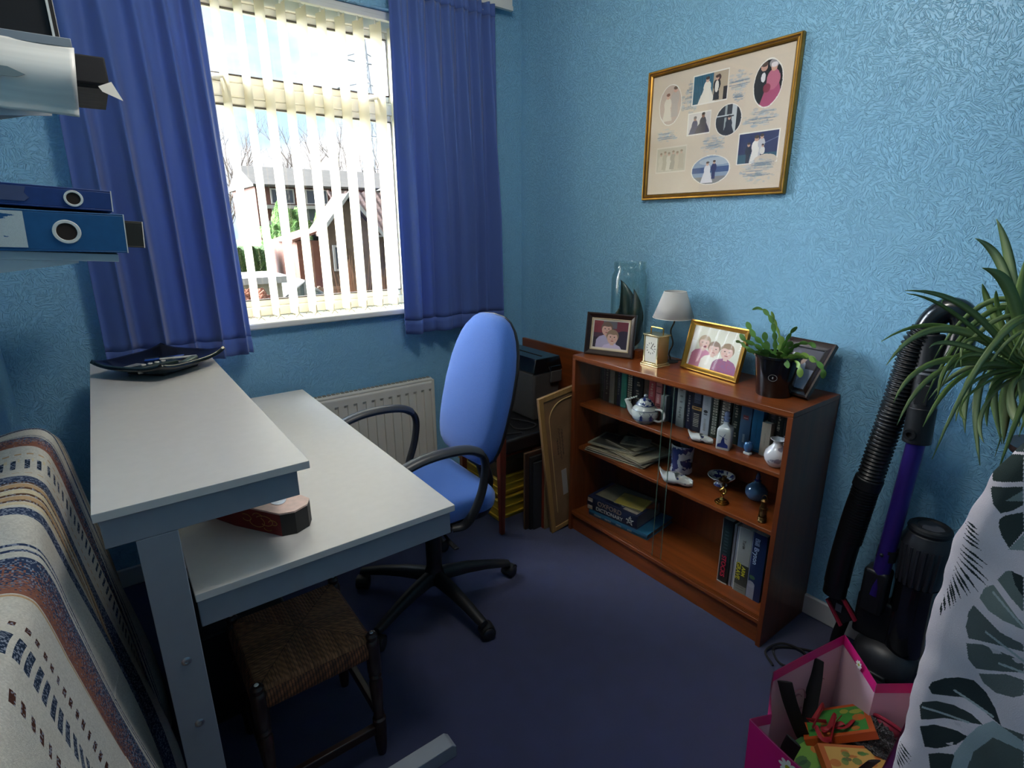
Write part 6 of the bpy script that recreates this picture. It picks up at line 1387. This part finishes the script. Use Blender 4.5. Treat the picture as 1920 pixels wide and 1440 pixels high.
# cyclone bin, motor head and base
g = G(); g.lathe([(0, .40), (.058, .40), (.066, .43), (.070, .50), (.070, .545), (.062, .56), (.058, .575), (.045, .585), (.030, .600), (0, .602)], (1.925, .418, 0), 32); g.build('cyclone_head', m_vgr, VC, W=True)
g = G(); g.tube([(1.925+.045*math.cos(a), .418+.045*math.sin(a), .588) for a in [x*PI/12 for x in range(24)]], .014, 10, closed=True); g.build('filter_ring', mat('soft_black', '#131417', .6), VC, W=True)
g = G(); g.lathe([(0, .602), (.028, .601), (.030, .592), (.030, .585)], (1.905, .405, 0), 24); g.build('filter_cap', mat('mid_grey_plastic', '#4d4b4e', .45), VC, W=True)
g = G(); g.lathe([(0, .14), (.055, .14), (.060, .16), (.060, .385), (.062, .40), (0, .40)], (1.925, .418, 0), 32); g.build('dust_bin', mat('smoked_plastic', '#16161a', .12, coat=.5), VC, W=True)
for k in range(7):
    a = PI+.6*(k-3)*.45; g = G(); g.tube([(1.925+.063*math.cos(a), .418+.063*math.sin(a), .405), (1.925+.069*math.cos(a), .418+.069*math.sin(a), .54)], .006, 6); g.build('cyclone_cone', m_vgr, VC, W=True)
g = G(); g.box(1.84, 1.905, .475, .545, .26, .42); g.box(1.88, 1.93, .43, .56, .14, .30); g.build('spine_housing', m_black, VC, W=True, bev=.012, seg=3)
g = G(M=Matrix.Translation((1.905, .455, .078)) @ Matrix.Rotation(PI/2, 4, 'X')); g.lathe([(0, -.085), (.045, -.085), (.068, -.06), (.078, -.02), (.078, .02), (.068, .06), (.045, .085), (0, .085)], n=32); g.build('ball_base', m_vgr, VC, W=True, smooth=60)
g = G(); g.prism([(1.70, .30), (1.83, .285), (1.83, .63), (1.70, .615)], .004, .055, top=[(1.715, .31), (1.83, .30), (1.83, .615), (1.715, .605)]); g.build('floor_head', m_black, VC, W=True, bev=.008)
g = G(); g.box(1.82, 1.88, .42, .50, .02, .07); g.build('neck', m_black, VC, W=True, bev=.006)
# red-edged clip tool hung at the side
tl = thing('crevice_tool', 'dark nozzle tool with two crimson edges beside the vacuum cleaner base', 'tool', (1.90, .60, 0))
for y0, z0, y1, z1 in ((.640, .225, .585, .150), (.600, .262, .545, .195)):
    g = G(); g.tube([(1.862, y0, z0), (1.862, y1, z1)], .010, 8, flat=.6); g.build('crimson_edge', m_red, tl, W=True)
g = G(); g.prism([(.645, .22), (.608, .26), (.548, .195), (.585, .15)], 1.866, 1.892, T=Matrix(((0,0,1,0),(1,0,0,0),(0,1,0,0),(0,0,0,1)))); g.build('nozzle', m_black, tl, W=True, bev=.003)
g = G(); g.tube([(1.885, .585, .17), (1.895, .60, .08), (1.90, .605, .0)], .018, 12); g.build('tube', m_black, tl, W=True)
g = G(); g.box(1.8645, 1.8665, .592, .612, .195, .225); g.build('grey_tab', mat('grey_band'), tl, W=True)
fl = thing('power_flex', 'black coiled flex lying on the carpet in front of the vacuum cleaner', 'cable', (1.80, .70, 0))
g = G(); g.tube(spline([(1.86, .62, .006), (1.80, .70, .006), (1.74, .74, .006), (1.69, .69, .006), (1.73, .64, .006), (1.80, .66, .012), (1.78, .73, .014), (1.70, .75, .010), (1.66, .70, .006)]), .004, 8); g.build('flex', m_dark, fl, W=True)

# ================================================================== SPIDER PLANT on a stand
SPX, SPY, SPZ = 1.474, .259, 1.234
PS = thing('plant_stand', 'slim dark wooden plant stand hidden behind the ironing board', 'plant stand', (1.515, .150, 0))
g = G(); g.lathe([(0, 1.035), (.080, 1.035), (.085, 1.042), (.085, 1.052), (0, 1.052)], (1.515, .150, 0), 36); g.build('stand_top', m_dkw, PS, W=True)
g = G(); g.lathe([(0, .05), (.018, .05), (.016, .3), (.022, .5), (.016, .8), (.03, 1.03), (0, 1.035)], (1.515, .150, 0), 20); g.build('column', m_dkw, PS, W=True)
for k in range(3):
    a = k*2*PI/3+.4; g = G(); g.tube(spline([(1.515, .150, .10), (1.515+.09*math.cos(a), .150+.09*math.sin(a), .07), (1.515+.14*math.cos(a), .150+.14*math.sin(a), .012)]), .012, 8); g.build('leg', m_dkw, PS, W=True)
SP = thing('spider_plant', 'large striped spider plant in a terracotta pot spilling over the ironing board', 'potted plant', (1.515, .150, 1.0525))
g = G(); g.lathe([(0, 0), (.052, 0), (.054, .003), (.070, .10), (.078, .102), (.079, .128), (.073, .130), (.070, .12), (0, .112)], (0, 0, 0), 40); g.build('pot', mat('terracotta', '#7a3d28', .75, var=(20, .2), bump=(120, .3)), SP)
g = G(); g.lathe([(0, .118), (.068, .116)], n=30); g.build('soil', mat('potting_soil', '#2a1d14'), SP)
LV = [((1.53, 0.287, 1.345), (1.577, 0.315, 1.44), (1.533, 0.346, 1.506), 0.0126), ((1.528, 0.303, 1.388), (1.558, 0.328, 1.441), (1.489, 0.363, 1.467), 0.0117), ((1.446, 0.271, 1.353), (1.399, 0.271, 1.403), (1.327, 0.303, 1.417), 0.0144), ((1.399, 0.294, 1.313), (1.317, 0.326, 1.374), (1.209, 0.382, 1.377), 0.0081), ((1.469, 0.31, 1.314), (1.424, 0.381, 1.366), (1.389, 0.37, 1.337), 0.0063), ((1.45, 0.296, 1.262), (1.392, 0.375, 1.336), (1.259, 0.422, 1.266), 0.0081), ((1.453, 0.288, 1.263), (1.373, 0.381, 1.348), (1.249, 0.402, 1.221), 0.0135), ((1.401, 0.292, 1.258), (1.307, 0.341, 1.284), (1.264, 0.341, 1.266), 0.0081), ((1.434, 0.289, 1.243), (1.319, 0.376, 1.255), (1.238, 0.373, 1.151), 0.0117), ((1.433, 0.287, 1.232), (1.34, 0.358, 1.25), (1.235, 0.359, 1.107), 0.0108), ((1.423, 0.295, 1.243), (1.354, 0.345, 1.255), (1.306, 0.321, 1.162), 0.0099), ((1.382, 0.283, 1.23), (1.296, 0.302, 1.229), (1.203, 0.308, 1.127), 0.0108), ((1.415, 0.281, 1.225), (1.353, 0.309, 1.229), (1.313, 0.267, 1.101), 0.0126), ((1.41, 0.278, 1.215), (1.356, 0.294, 1.21), (1.319, 0.234, 1.041), 0.0108), ((1.446, 0.275, 1.199), (1.444, 0.283, 1.197), (1.418, 0.227, 1.064), 0.0108), ((1.485, 0.261, 1.172), (1.522, 0.255, 1.143), (1.471, 0.233, 1.049), 0.018), ((1.486, 0.303, 1.302), (1.513, 0.326, 1.342), (1.485, 0.333, 1.375), 0.009), ((1.454, 0.284, 1.286), (1.454, 0.299, 1.35), (1.431, 0.297, 1.368), 0.0063), ((1.455, 0.279, 1.298), (1.451, 0.276, 1.331), (1.429, 0.273, 1.349), 0.0054), ((1.406, 0.285, 1.259), (1.328, 0.308, 1.255), (1.29, 0.301, 1.23), 0.0072), ((1.383, 0.279, 1.252), (1.289, 0.283, 1.223), (1.267, 0.268, 1.209), 0.0099), ((1.368, 0.278, 1.222), (1.276, 0.284, 1.204), (1.233, 0.268, 1.143), 0.0072), ((1.434, 0.266, 1.214), (1.387, 0.267, 1.166), (1.355, 0.245, 1.111), 0.0081), ((1.447, 0.263, 1.268), (1.448, 0.263, 1.354), (1.448, 0.268, 1.436), 0.0126), ((1.465, 0.262, 1.288), (1.478, 0.237, 1.312), (1.493, 0.201, 1.315), 0.0117), ((1.518, 0.259, 1.259), (1.584, 0.226, 1.245), (1.588, 0.172, 1.174), 0.0117), ((1.47, 0.244, 1.213), (1.467, 0.209, 1.142), (1.424, 0.192, 1.077), 0.0117), ((1.434, 0.293, 1.265), (1.386, 0.337, 1.308), (1.351, 0.305, 1.219), 0.0063), ((1.399, 0.288, 1.259), (1.333, 0.336, 1.356), (1.235, 0.387, 1.369), 0.0054), ((1.379, 0.266, 1.212), (1.244, 0.293, 1.165), (1.248, 0.256, 1.143), 0.0054), ((1.409, 0.265, 1.196), (1.332, 0.267, 1.121), (1.32, 0.237, 1.088), 0.0063), ((1.41, 0.252, 1.21), (1.367, 0.213, 1.14), (1.345, 0.198, 1.127), 0.0135), ((1.435, 0.281, 1.245), (1.366, 0.329, 1.268), (1.313, 0.321, 1.211), 0.0072), ((1.477, 0.279, 1.204), (1.515, 0.264, 1.154), (1.437, 0.275, 1.095), 0.0081)]
m_sp = mat('striped_leaf', rough=.4, attr=True, transl=.18, spec=.4)
def ribbon(b, c1, c2, t, w, k):
    P = bez([b, c1, c2, t], 16); n = len(P)-1; W_ = 5; co = []; rows = []
    bm = bmesh.new(); cl = bm.loops.layers.float_color.new('Col')
    edge = np.array(hexc(['#567636', '#496a30', '#66853f'][k % 3])); mid = np.array(hexc(['#bccb98', '#a6b884', '#8fa666'][(k//2) % 3]))
    for i, p in enumerate(P):
        u = i/n; tg = (P[min(n, i+1)]-P[max(0, i-1)]).normalized(); ref = Vector((.83, .45, .3)); sd = tg.cross(ref)
        sd = sd.normalized() if sd.length > .05 else tg.cross(Vector((0, 0, 1))).normalized(); nm = sd.cross(tg)
        ww = w*.5*min(1, .35+u*3)*(1-max(0, (u-.55)/.45)**2.2)+.0004
        rows.append([bm.verts.new(p+sd*ww*(j/(W_-1)*2-1)+nm*ww*.45*abs(j/(W_-1)*2-1)) for j in range(W_)])
    for i in range(n):
        for j in range(W_-1):
            f = bm.faces.new([rows[i][j], rows[i][j+1], rows[i+1][j+1], rows[i+1][j]]); f.smooth = True
            for lp_ in f.loops:
                jj = min(range(W_), key=lambda q: (rows[i][q].co-lp_.vert.co).length if lp_.vert in rows[i] else (rows[i+1][q].co-lp_.vert.co).length)
                e = abs(jj/(W_-1)*2-1); cc = edge*(e)+mid*(1-e); lp_[cl] = (*cc, 1)
    me = bpy.data.meshes.new('leaf'); off = Vector((1.515, .150, 1.0525)); bmesh.ops.translate(bm, verts=bm.verts, vec=-off); bm.to_mesh(me); bm.free(); me.materials.append(m_sp)
    o = bpy.data.objects.new('leaf', me); COL.objects.link(o); o.parent = SP; md = o.modifiers.new('solid', 'SOLIDIFY'); md.thickness = .0006; md.offset = 0
rl_ = random.Random(5)
C0 = Vector((SPX, SPY, SPZ))
for k, (c1, c2, t, w) in enumerate(LV):
    b = C0+Vector((rl_.uniform(-.012, .02), rl_.uniform(-.02, .01), rl_.uniform(-.03, .0))); b = b.lerp(Vector((1.510, .165, 1.18)), .35)
    ribbon(b, c1, c2, t, w*1.35, k)
for k in range(46):      # the rest of the tuft, all round
    a = rl_.uniform(0, 6.28); R = rl_.uniform(.12, .34); up_ = rl_.uniform(.03, .24); b = Vector((1.505, .185, 1.18))+Vector((rl_.uniform(-.02, .02), rl_.uniform(-.02, .02), 0)); d = Vector((math.cos(a), math.sin(a), 0))
    if d.y > .5 and R > .22: R = .2
    t = b+d*R+Vector((0, 0, up_-R*rl_.uniform(.5, 1.4))); ribbon(b, b+d*R*.25+Vector((0, 0, up_)), b+d*R*.75+Vector((0, 0, up_)), t, rl_.uniform(.008, .015), k)

# ================================================================== IRONING BOARD standing on end
IB = thing('ironing_board', 'ironing board on end in a pale cover printed with grey palm and monstera leaves', 'ironing board', (1.09, 0, 0))
MON = [('poly', '#3f4b4b', [(0.1014, 0.8143), (0.1115, 0.8289), (0.1381, 0.836), (0.1479, 0.8167), (0.1264, 0.8131)]), ('poly', '#36413f', [(0.0771, 0.7719), (0.0735, 0.7912), (0.0959, 0.804), (0.1497, 0.8132), (0.1685, 0.7759), (0.1146, 0.7665), (0.0843, 0.7619)]), ('poly', '#3a4544', [(0.0853, 0.7492), (0.0883, 0.7537), (0.1722, 0.7688), (0.1858, 0.7418), (0.1622, 0.7279), (0.1316, 0.7177), (0.1045, 0.7281)]), ('poly', '#7b8a8a', [(0.1352, 0.7393), (0.1749, 0.7634), (0.1831, 0.7472)]), ('poly', '#3c4746', [(0.1325, 0.7085), (0.1463, 0.7171), (0.1913, 0.7309), (0.2061, 0.7018), (0.1919, 0.6829), (0.1813, 0.6685), (0.1522, 0.6834), (0.1361, 0.6969)]), ('poly', '#8b9a9b', [(0.179, 0.6659), (0.2079, 0.6981), (0.221, 0.6724)]), ('poly', '#7b8885', [(0.1387, 0.5731), (0.1448, 0.5923), (0.1667, 0.6017), (0.2219, 0.5799), (0.2782, 0.5594), (0.2821, 0.5517), (0.2205, 0.5533), (0.1725, 0.559)]), ('poly', '#6f7c7a', [(0.1729, 0.6118), (0.1895, 0.6304), (0.2048, 0.6358), (0.257, 0.6013), (0.2685, 0.5785), (0.2226, 0.5931)]), ('poly', '#2f3a3c', [(0.2052, 0.6351), (0.2408, 0.6333), (0.257, 0.6013), (0.2259, 0.6152)]), ('poly', '#616b6b', [(0.127, 0.5568), (0.1186, 0.541), (0.1218, 0.5141), (0.1394, 0.4977), (0.1844, 0.503), (0.2998, 0.5169), (0.2939, 0.5285), (0.2237, 0.5318), (0.1715, 0.5453)]), ('poly', '#5f6969', [(0.1377, 0.4878), (0.1564, 0.4621), (0.1857, 0.4516), (0.263, 0.4676), (0.3176, 0.4817), (0.3077, 0.5013), (0.2329, 0.498), (0.1795, 0.497)]), ('poly', '#687272', [(0.1967, 0.4453), (0.2186, 0.4328), (0.2604, 0.4268), (0.3096, 0.434), (0.3356, 0.4461), (0.3236, 0.4699), (0.2716, 0.4655)]), ('poly', '#cfc8cf', [(0.2065, 0.4975), (0.2319, 0.5), (0.2452, 0.496), (0.2215, 0.4902)]), ('poly', '#cfc8cf', [(0.2747, 0.4963), (0.3047, 0.5072), (0.3096, 0.4974), (0.2914, 0.4921)]), ('poly', '#333d40', [(0.0571, 0.3725), (0.0638, 0.3874), (0.0992, 0.4059), (0.1434, 0.4204), (0.1888, 0.4284), (0.2336, 0.4182), (0.2748, 0.3978), (0.3026, 0.3756), (0.2763, 0.3788), (0.2253, 0.3862), (0.1747, 0.3895), (0.1136, 0.3749), (0.0741, 0.3649)]), ('poly', '#3b4546', [(0.0432, 0.3285), (0.0497, 0.3386), (0.0959, 0.3563), (0.1518, 0.3669), (0.2095, 0.3685), (0.2535, 0.361), (0.2097, 0.3509), (0.1334, 0.3324), (0.0604, 0.3048)]), ('poly', '#30393b', [(0.0617, 0.2917), (0.1081, 0.3105), (0.1811, 0.3229), (0.2223, 0.3247), (0.1927, 0.2983), (0.136, 0.2695), (0.0958, 0.2574)]), ('poly', '#394344', [(0.1141, 0.2477), (0.1473, 0.2644), (0.2085, 0.2831), (0.2198, 0.2228), (0.1519, 0.1953)]), ('poly', '#5d6866', [(0.3032, 0.3744), (0.3682, 0.3818), (0.4311, 0.2576), (0.2561, 0.1826), (0.235, 0.2982), (0.2598, 0.3482)]), ('poly', '#9fb0b5', [(0.1957, 0.246), (0.1954, 0.2835), (0.2152, 0.3221), (0.2408, 0.3541), (0.2774, 0.3767), (0.3013, 0.3752), (0.3744, 0.3696), (0.3827, 0.3532), (0.2909, 0.3493), (0.249, 0.3034), (0.2415, 0.2315), (0.2013, 0.2153)]), ('poly', '#cfc8cf', [(0.166, 0.3368), (0.1857, 0.34), (0.1925, 0.3347), (0.1726, 0.3319)]), ('poly', '#cfc8cf', [(0.1583, 0.2884), (0.1833, 0.3002), (0.1828, 0.2921)]), ('line', '#2c3638', [(0.0372, 0.6863), (0.0841, 0.6809)]), ('line', '#2c3638', [(0.0367, 0.6807), (0.0912, 0.6726)]), ('line', '#2c3638', [(0.037, 0.6751), (0.0971, 0.6635)]), ('line', '#2c3638', [(0.0364, 0.6664), (0.1019, 0.6568)]), ('line', '#2c3638', [(0.0367, 0.6591), (0.1085, 0.6496)]), ('line', '#2c3638', [(0.037, 0.6482), (0.1386, 0.6284)]), ('line', '#2c3638', [(0.0371, 0.6395), (0.1269, 0.6211)]), ('line', '#2c3638', [(0.0385, 0.6332), (0.1553, 0.6034)]), ('line', '#2c3638', [(0.0386, 0.6243), (0.1551, 0.5946)]), ('line', '#2c3638', [(0.0389, 0.6168), (0.1331, 0.5798)]), ('line', '#2c3638', [(0.0383, 0.6077), (0.1166, 0.5701)]), ('line', '#2c3638', [(0.0384, 0.6006), (0.105, 0.566)]), ('line', '#2c3638', [(0.0372, 0.5926), (0.0881, 0.5542)]), ('line', '#2c3638', [(0.0356, 0.5818), (0.0745, 0.5449)]), ('line', '#2c3638', [(0.0344, 0.5737), (0.0685, 0.5402)]), ('line', '#2c3638', [(0.0322, 0.564), (0.061, 0.5313)]), ('line', '#2c3638', [(0.0282, 0.5491), (0.0463, 0.5229)]), ('line', '#2c3638', [(0.0262, 0.5369), (0.0361, 0.5118)]), ('line', '#2c3638', [(0.0041, 0.2305), (0.0651, 0.2208)]), ('line', '#2c3638', [(0.0041, 0.2237), (0.0646, 0.2132)]), ('line', '#2c3638', [(0.0042, 0.2168), (0.0606, 0.2049)]), ('line', '#2c3638', [(0.0046, 0.2089), (0.0524, 0.1948)]), ('line', '#2c3638', [(0.0051, 0.201), (0.0454, 0.1863)]), ('line', '#2c3638', [(0.0057, 0.1925), (0.0353, 0.1777)]), ('vein', '#aab6ba', [(0.1834, 0.5211), (0.3077, 0.5013)]), ('vein', '#aab6ba', [(0.2429, 0.4779), (0.3176, 0.4817)]), ('vein', '#aab6ba', [(0.1725, 0.5899), (0.2802, 0.5556)]), ('vein', '#aab6ba', [(0.0539, 0.3294), (0.2097, 0.3509)]), ('vein', '#aab6ba', [(0.1394, 0.3933), (0.2743, 0.383)])]
c = Canvas(330, 850, '#ded6dd')
for k_, col, pts in MON:
    if k_ == 'poly': c.poly(pts, col)
    else:
        (x1, y1), (x2, y2) = pts
        if k_ == 'vein': c.line(x1, y1, x2, y2, .0020, col); continue
        # palm frond blade: thin spindle
        s_ = 1.06/.41; dx, dy = x2-x1, (y2-y1)*s_; L_ = math.hypot(dx, dy); nx2, ny2 = -dy/L_, dx/L_; w_ = .0050
        mx, my = (x1+x2)/2, (y1+y2)/2; c.poly([(x1, y1), (mx+nx2*w_, my+ny2*w_/s_), (x2, y2), (mx-nx2*w_, my-ny2*w_/s_)], col)
# the print repeats, turned over, across the rest of the cover
c.clip = c.X > .50
for sh in (.16, -.42):
    for k_, col, pts in MON:
        if k_ == 'poly': c.poly([(1.06-x, y+sh) for x, y in pts], col)
        else: c.line(1.06-pts[0][0], pts[0][1]+sh, 1.06-pts[1][0], pts[1][1]+sh, .0035, col)
c.clip = np.ones_like(c.clip)
c.noise(.03, 8)
def hw_(z): return .204*np.clip(1-np.clip((z-.75)/.61, 0, 1)**3.6, 0.0001, 1)
def ibf(U, V):
    z = .30+1.06*V; y = .205-.41*U; h = hw_(z)+.002*np.sin(z*40)+.0012*np.sin(z*97); yc = np.clip(y, -h, h); ex = np.abs(y-yc); e2 = np.clip((np.abs(yc)/np.maximum(h, .01)-.86)/.14, 0, 1)
    x = 1.068+.012*e2**2+np.clip(ex, 0, .03)*.9+.0016*np.sin(z*23+y*30)*np.exp(-((np.abs(y)-.12)/.06)**2)+.0012*np.sin(z*61-y*44)
    yc = yc*(1+0*z); return np.stack([x, yc, z], -1)
c.mesh('cover', ibf, IB, W=True, mtl=mat('printed_cotton', rough=.9, attr=True, bump=(900, .3), spec=.1), smooth=1, solid=.002)
g = G(); hz = [(.30+1.04*i/30) for i in range(31)]; pl = [(float(hw_(np.array(z)))*.97, z) for z in hz]; pl = pl+[(-y, z) for y, z in pl[::-1]]
g.prism(pl, 1.080, 1.100, T=Matrix(((0,0,1,0),(1,0,0,0),(0,1,0,0),(0,0,0,1)))); g.build('board', mat('board_steel_mesh', '#8d9196', .5), IB, W=True)
g = G(); g.tube([(1.125, -.16, 1.1), (1.125, .14, .06)], .011, 10); g.build('leg', m_white, IB, W=True)
g = G(); g.tube([(1.145, .14, 1.0), (1.145, -.14, .10)], .011, 10); g.build('leg', m_white, IB, W=True)
for z, x in ((.062, 1.125), (.10, 1.145)):
    g = G(); g.tube([(x, -.17, z), (x, .17, z)], .012, 10); g.build('foot_bar', m_white, IB, W=True)
for y in (-.14, .14):
    g = G(); g.tube([(1.09, y, .32), (1.10, y, .011), (1.13, y, .011)], .009, 8); g.build('iron_rest_rail', m_white, IB, W=True)

# ================================================================== PINK GIFT BAG
GB = thing('gift_bag', 'bright pink gift bag with daisy border and black handles on the carpet', 'bag', (1.27, .38, 0))
m_pink = mat('hot_pink_card', '#d41c78', .4, var=(6, .08)); m_pin = mat('pale_pink_lining', '#d9b4bd', .6, var=(5, .08))
F1 = (1.045, .466); CL = (1.110, .462); B1 = (1.225, .508); B2 = (1.485, .448); CR = (1.409, .352); F2 = (1.46, .262); 
def ins(p, q, t=.0): return (p[0]+(q[0]-p[0])*t, p[1]+(q[1]-p[1])*t)
cx_, cy_ = 1.28, .375
def bot(p): return (cx_+(p[0]-cx_)*.96, cy_+(p[1]-cy_)*.93)
TOPZ = {'F1': .385, 'CL': .372, 'B1': .380, 'B2': .400, 'CR': .372, 'F2': .392}
F2 = (1.30, .175); F1b = (1.045, .466)
ring = [('F1', (1.040, .470)), ('CL', (1.105, .452)), ('B1', (1.225, .512)), ('B2', (1.487, .452)), ('CR', (1.405, .338)), ('F2', (1.475, .262))]
def panel(n1, p1, n2, p2, nm, wav=0):
    z1, z2 = TOPZ[n1], TOPZ[n2]; b1_, b2_ = bot(p1), bot(p2); d = Vector((p2[0]-p1[0], p2[1]-p1[1], 0)).normalized(); nr = Vector((-d.y, d.x, 0))
    if (Vector((p1[0], p1[1], 0))-Vector((cx_, cy_, 0))).dot(nr) < 0: nr = -nr
    def fn(u, v, off=0):
        x = (b1_[0]+(b2_[0]-b1_[0])*u)*(1-v)+(p1[0]+(p2[0]-p1[0])*u)*v; y = (b1_[1]+(b2_[1]-b1_[1])*u)*(1-v)+(p1[1]+(p2[1]-p1[1])*u)*v; z = (.002)*(1-v)+(z1+(z2-z1)*u-wav*math.sin(PI*u))*v
        return (x+nr.x*(off+.004*math.sin(PI*u)*v), y+nr.y*(off+.004*math.sin(PI*u)*v), z)
    g = G(); g.grid(lambda u, v: fn(u, v, 0), 12, 14); p = g.build('lining_panel', m_pin, GB, W=True, smooth=60)
    g = G(); g.grid(lambda u, v: fn(u, v, .0012), 12, 14); g.build('outer_panel', m_pink, p, W=True, smooth=60)
    g = G(); g.grid(lambda u, v: fn(u, .925+.078*v, -.0012), 12, 2); g.build('rim_band', m_pink, p, W=True, smooth=60)
    return fn, nr
for (n1, p1), (n2, p2) in zip(ring[:-1], ring[1:]): panel(n1, p1, n2, p2, 'panel', .004)
TOPZ['G2'] = .36
fnF, nF = panel('F1', (1.040, .470), 'G2', (1.033, .232), 'panel', .006)
panel('G2', (1.033, .232), 'F2', (1.475, .262), 'panel')
g = G(); g.prism([bot(p) for p in [(1.040, .470), (1.105, .452), (1.225, .512), (1.487, .452), (1.405, .338), (1.475, .262), (1.033, .232)]], .002, .004); g.build('base_panel', m_pin, GB, W=True)
def daisy(p, n, r):
    n = Vector(n).normalized(); a = n.cross(Vector((0, 0, 1))).normalized(); b = a.cross(n)
    for k in range(8):
        t = k*PI/4; c_ = Vector(p)+(a*math.cos(t)+b*math.sin(t))*r*.62+n*.0016; g = G()
        g.f([g.v(c_+(a*math.cos(t)*math.cos(q)+b*math.sin(t)*math.cos(q))*r*.40+(-a*math.sin(t)+b*math.cos(t))*math.sin(q)*r*.24) for q in [x*PI/5 for x in range(10)]]); g.build('daisy_petal', mat('daisy_white', '#e6e6d8', .5), GB, W=True, smooth=0)
    g = G(); g.f([g.v(Vector(p)+n*.0020+(a*math.cos(q)+b*math.sin(q))*r*.30) for q in [x*PI/6 for x in range(12)]]); g.build('daisy_centre', mat('daisy_yellow', '#b8b020', .5), GB, W=True, smooth=0)
for u, v in ((.42, .93), (.80, .90), (.15, .55), (.6, .5), (.86, .35)):
    daisy(fnF(u, v, .0016), nF, .021)
b2 = Vector((1.487, .452, 0)); cr_ = Vector((1.405, .338, 0)); dd_ = (cr_-b2).normalized(); n4 = Vector((-dd_.y, dd_.x, 0)); n4 = n4 if n4.x > 0 else -n4
daisy(b2.lerp(cr_, .55)+Vector((0, 0, .372))-n4*.004, -n4, .012)
m_fabb = mat('black_webbing', '#121214', .8, bump=(300, .4))
g = G(); g.tube(spline([(1.385, .474, .36), (1.375, .466, .30), (1.345, .455, .22), (1.31, .44, .17), (1.28, .44, .20), (1.255, .47, .29), (1.245, .490, .355)]), .018, 10, flat=.16); g.build('handle', m_fabb, GB, W=True)
g = G(); g.tube(spline([(1.12, .40, .33), (1.15, .42, .24), (1.19, .42, .17), (1.22, .38, .15), (1.22, .30, .25), (1.215, .265, .33)]), .018, 10, flat=.16); g.build('handle', m_fabb, GB, W=True)
# faint swirl print showing through the lining
for (a0, a1, r, ox, oz) in ((0, 5.6, .034, .10, .245), (.5, 5.0, .020, .10, .245), (1.0, 3.6, .030, .185, .25)):
    g = G(); d = Vector((1.487-1.225, .452-.512, 0)).normalized(); n5 = Vector((d.y, -d.x, 0)); n5 = n5 if n5.y < 0 else -n5
    g.tube([Vector((1.225, .512, oz))*1+d*(ox+r*math.cos(a0+(a1-a0)*k/18))+Vector((0, 0, r*1.3*math.sin(a0+(a1-a0)*k/18)))+n5*.0075 for k in range(19)], .0022, 5, flat=.5); g.build('swirl_print', mat('dull_pink_print', '#a87884', .6), GB, W=True)
# contents
def cbook(label, loc, rx, ry, rz, sx_, sy_, th, ca, cb, seed):
    t = thing('picture_book', label, 'book', loc, 0, 'picture books inside the pink gift bag'); T = Euler((rx, ry, rz)).to_matrix().to_4x4(); g = G(M=T); g.box(-sx_/2, sx_/2, -sy_/2, sy_/2, 0, th); g.build('book_block', mat('cover_'+ca[1:], ca, .4), t, bev=.001)
    c = Canvas(70, 90, ca); rs = np.random.RandomState(seed); c.rect(.08, .08, .92, .92, cb)
    for k in range(14): c.ell(rs.rand()*.8+.1, rs.rand()*.8+.1, rs.uniform(.04, .12), rs.uniform(.03, .10), [ca, '#3f7a3a', '#c8622a', '#1e4a34', '#a8a040'][rs.randint(5)], .75)
    c.clip = ((c.X-.5)/.4)**2+((c.Y-.5)/.4)**2 < 1; M3 = np.array(T.to_3x3()); f = plane_fn((-sx_/2, -sy_/2, th+.0006), (sx_, 0, 0), (0, sy_, 0)); c.mesh('cover_print', lambda U, V: f(U, V) @ M3.T, t)
cbook('orange edged picture book with green cover at the back of the pink bag', (1.36, .385, .215), -.5, .25, .5, .13, .17, .02, '#b8501f', '#3f8a3a', 1)
cbook('green picture book lying flatter in the middle of the pink bag', (1.24, .355, .185), -.15, -.25, -.3, .15, .18, .02, '#356a34', '#6a9a3c', 2)
cbook('orange spined book at the front of the pink bag', (1.285, .315, .215), .1, -.35, .9, .07, .18, .022, '#b5622a', '#c8a050', 3)
blob('dark_fleece', 'fuzzy black knitted item at the right inside the pink bag', 'clothing', (1.38, .31, .215), (.06, .055, .055), 3, mat('black_fleece', '#0f0f11', .95, bump=(200, 1, .01), sheen=.3), n=14, rough_=.3)
rt = thing('red_dish', 'red plastic rim of a toy beside the black fleece in the pink bag', 'toy', (1.425, .30, .26)); g = G(M=Matrix.Rotation(.9, 4, 'Y')); g.tube([(.035*math.cos(2*PI*k/28), .035*math.sin(2*PI*k/28), 0) for k in range(28)], .005, 8, closed=True); g.build('rim', m_red, rt)
g = G(M=Matrix.Rotation(.9, 4, 'Y')); g.lathe([(0, -.022), (.02, -.02), (.034, -.002)], n=28); g.build('bowl', m_red, rt, solid=.0015)
rb_ = thing('red_net', 'red net ribbon crumpled among the books in the pink bag', 'ribbon', (1.30, .41, .23))
rq = random.Random(9)
for k in range(7):
    g = G(); p = Vector((rq.uniform(-.03, .03), rq.uniform(-.02, .02), rq.uniform(0, .03))); g.tube(spline([p, p+Vector((rq.uniform(-.05, .05), rq.uniform(-.03, .03), rq.uniform(.0, .05))), p+Vector((rq.uniform(-.06, .06), rq.uniform(-.04, .04), rq.uniform(-.02, .04)))]), .006, 6, flat=.2); g.build('loop', mat('red_net', '#9a1f28', .6), rb_)
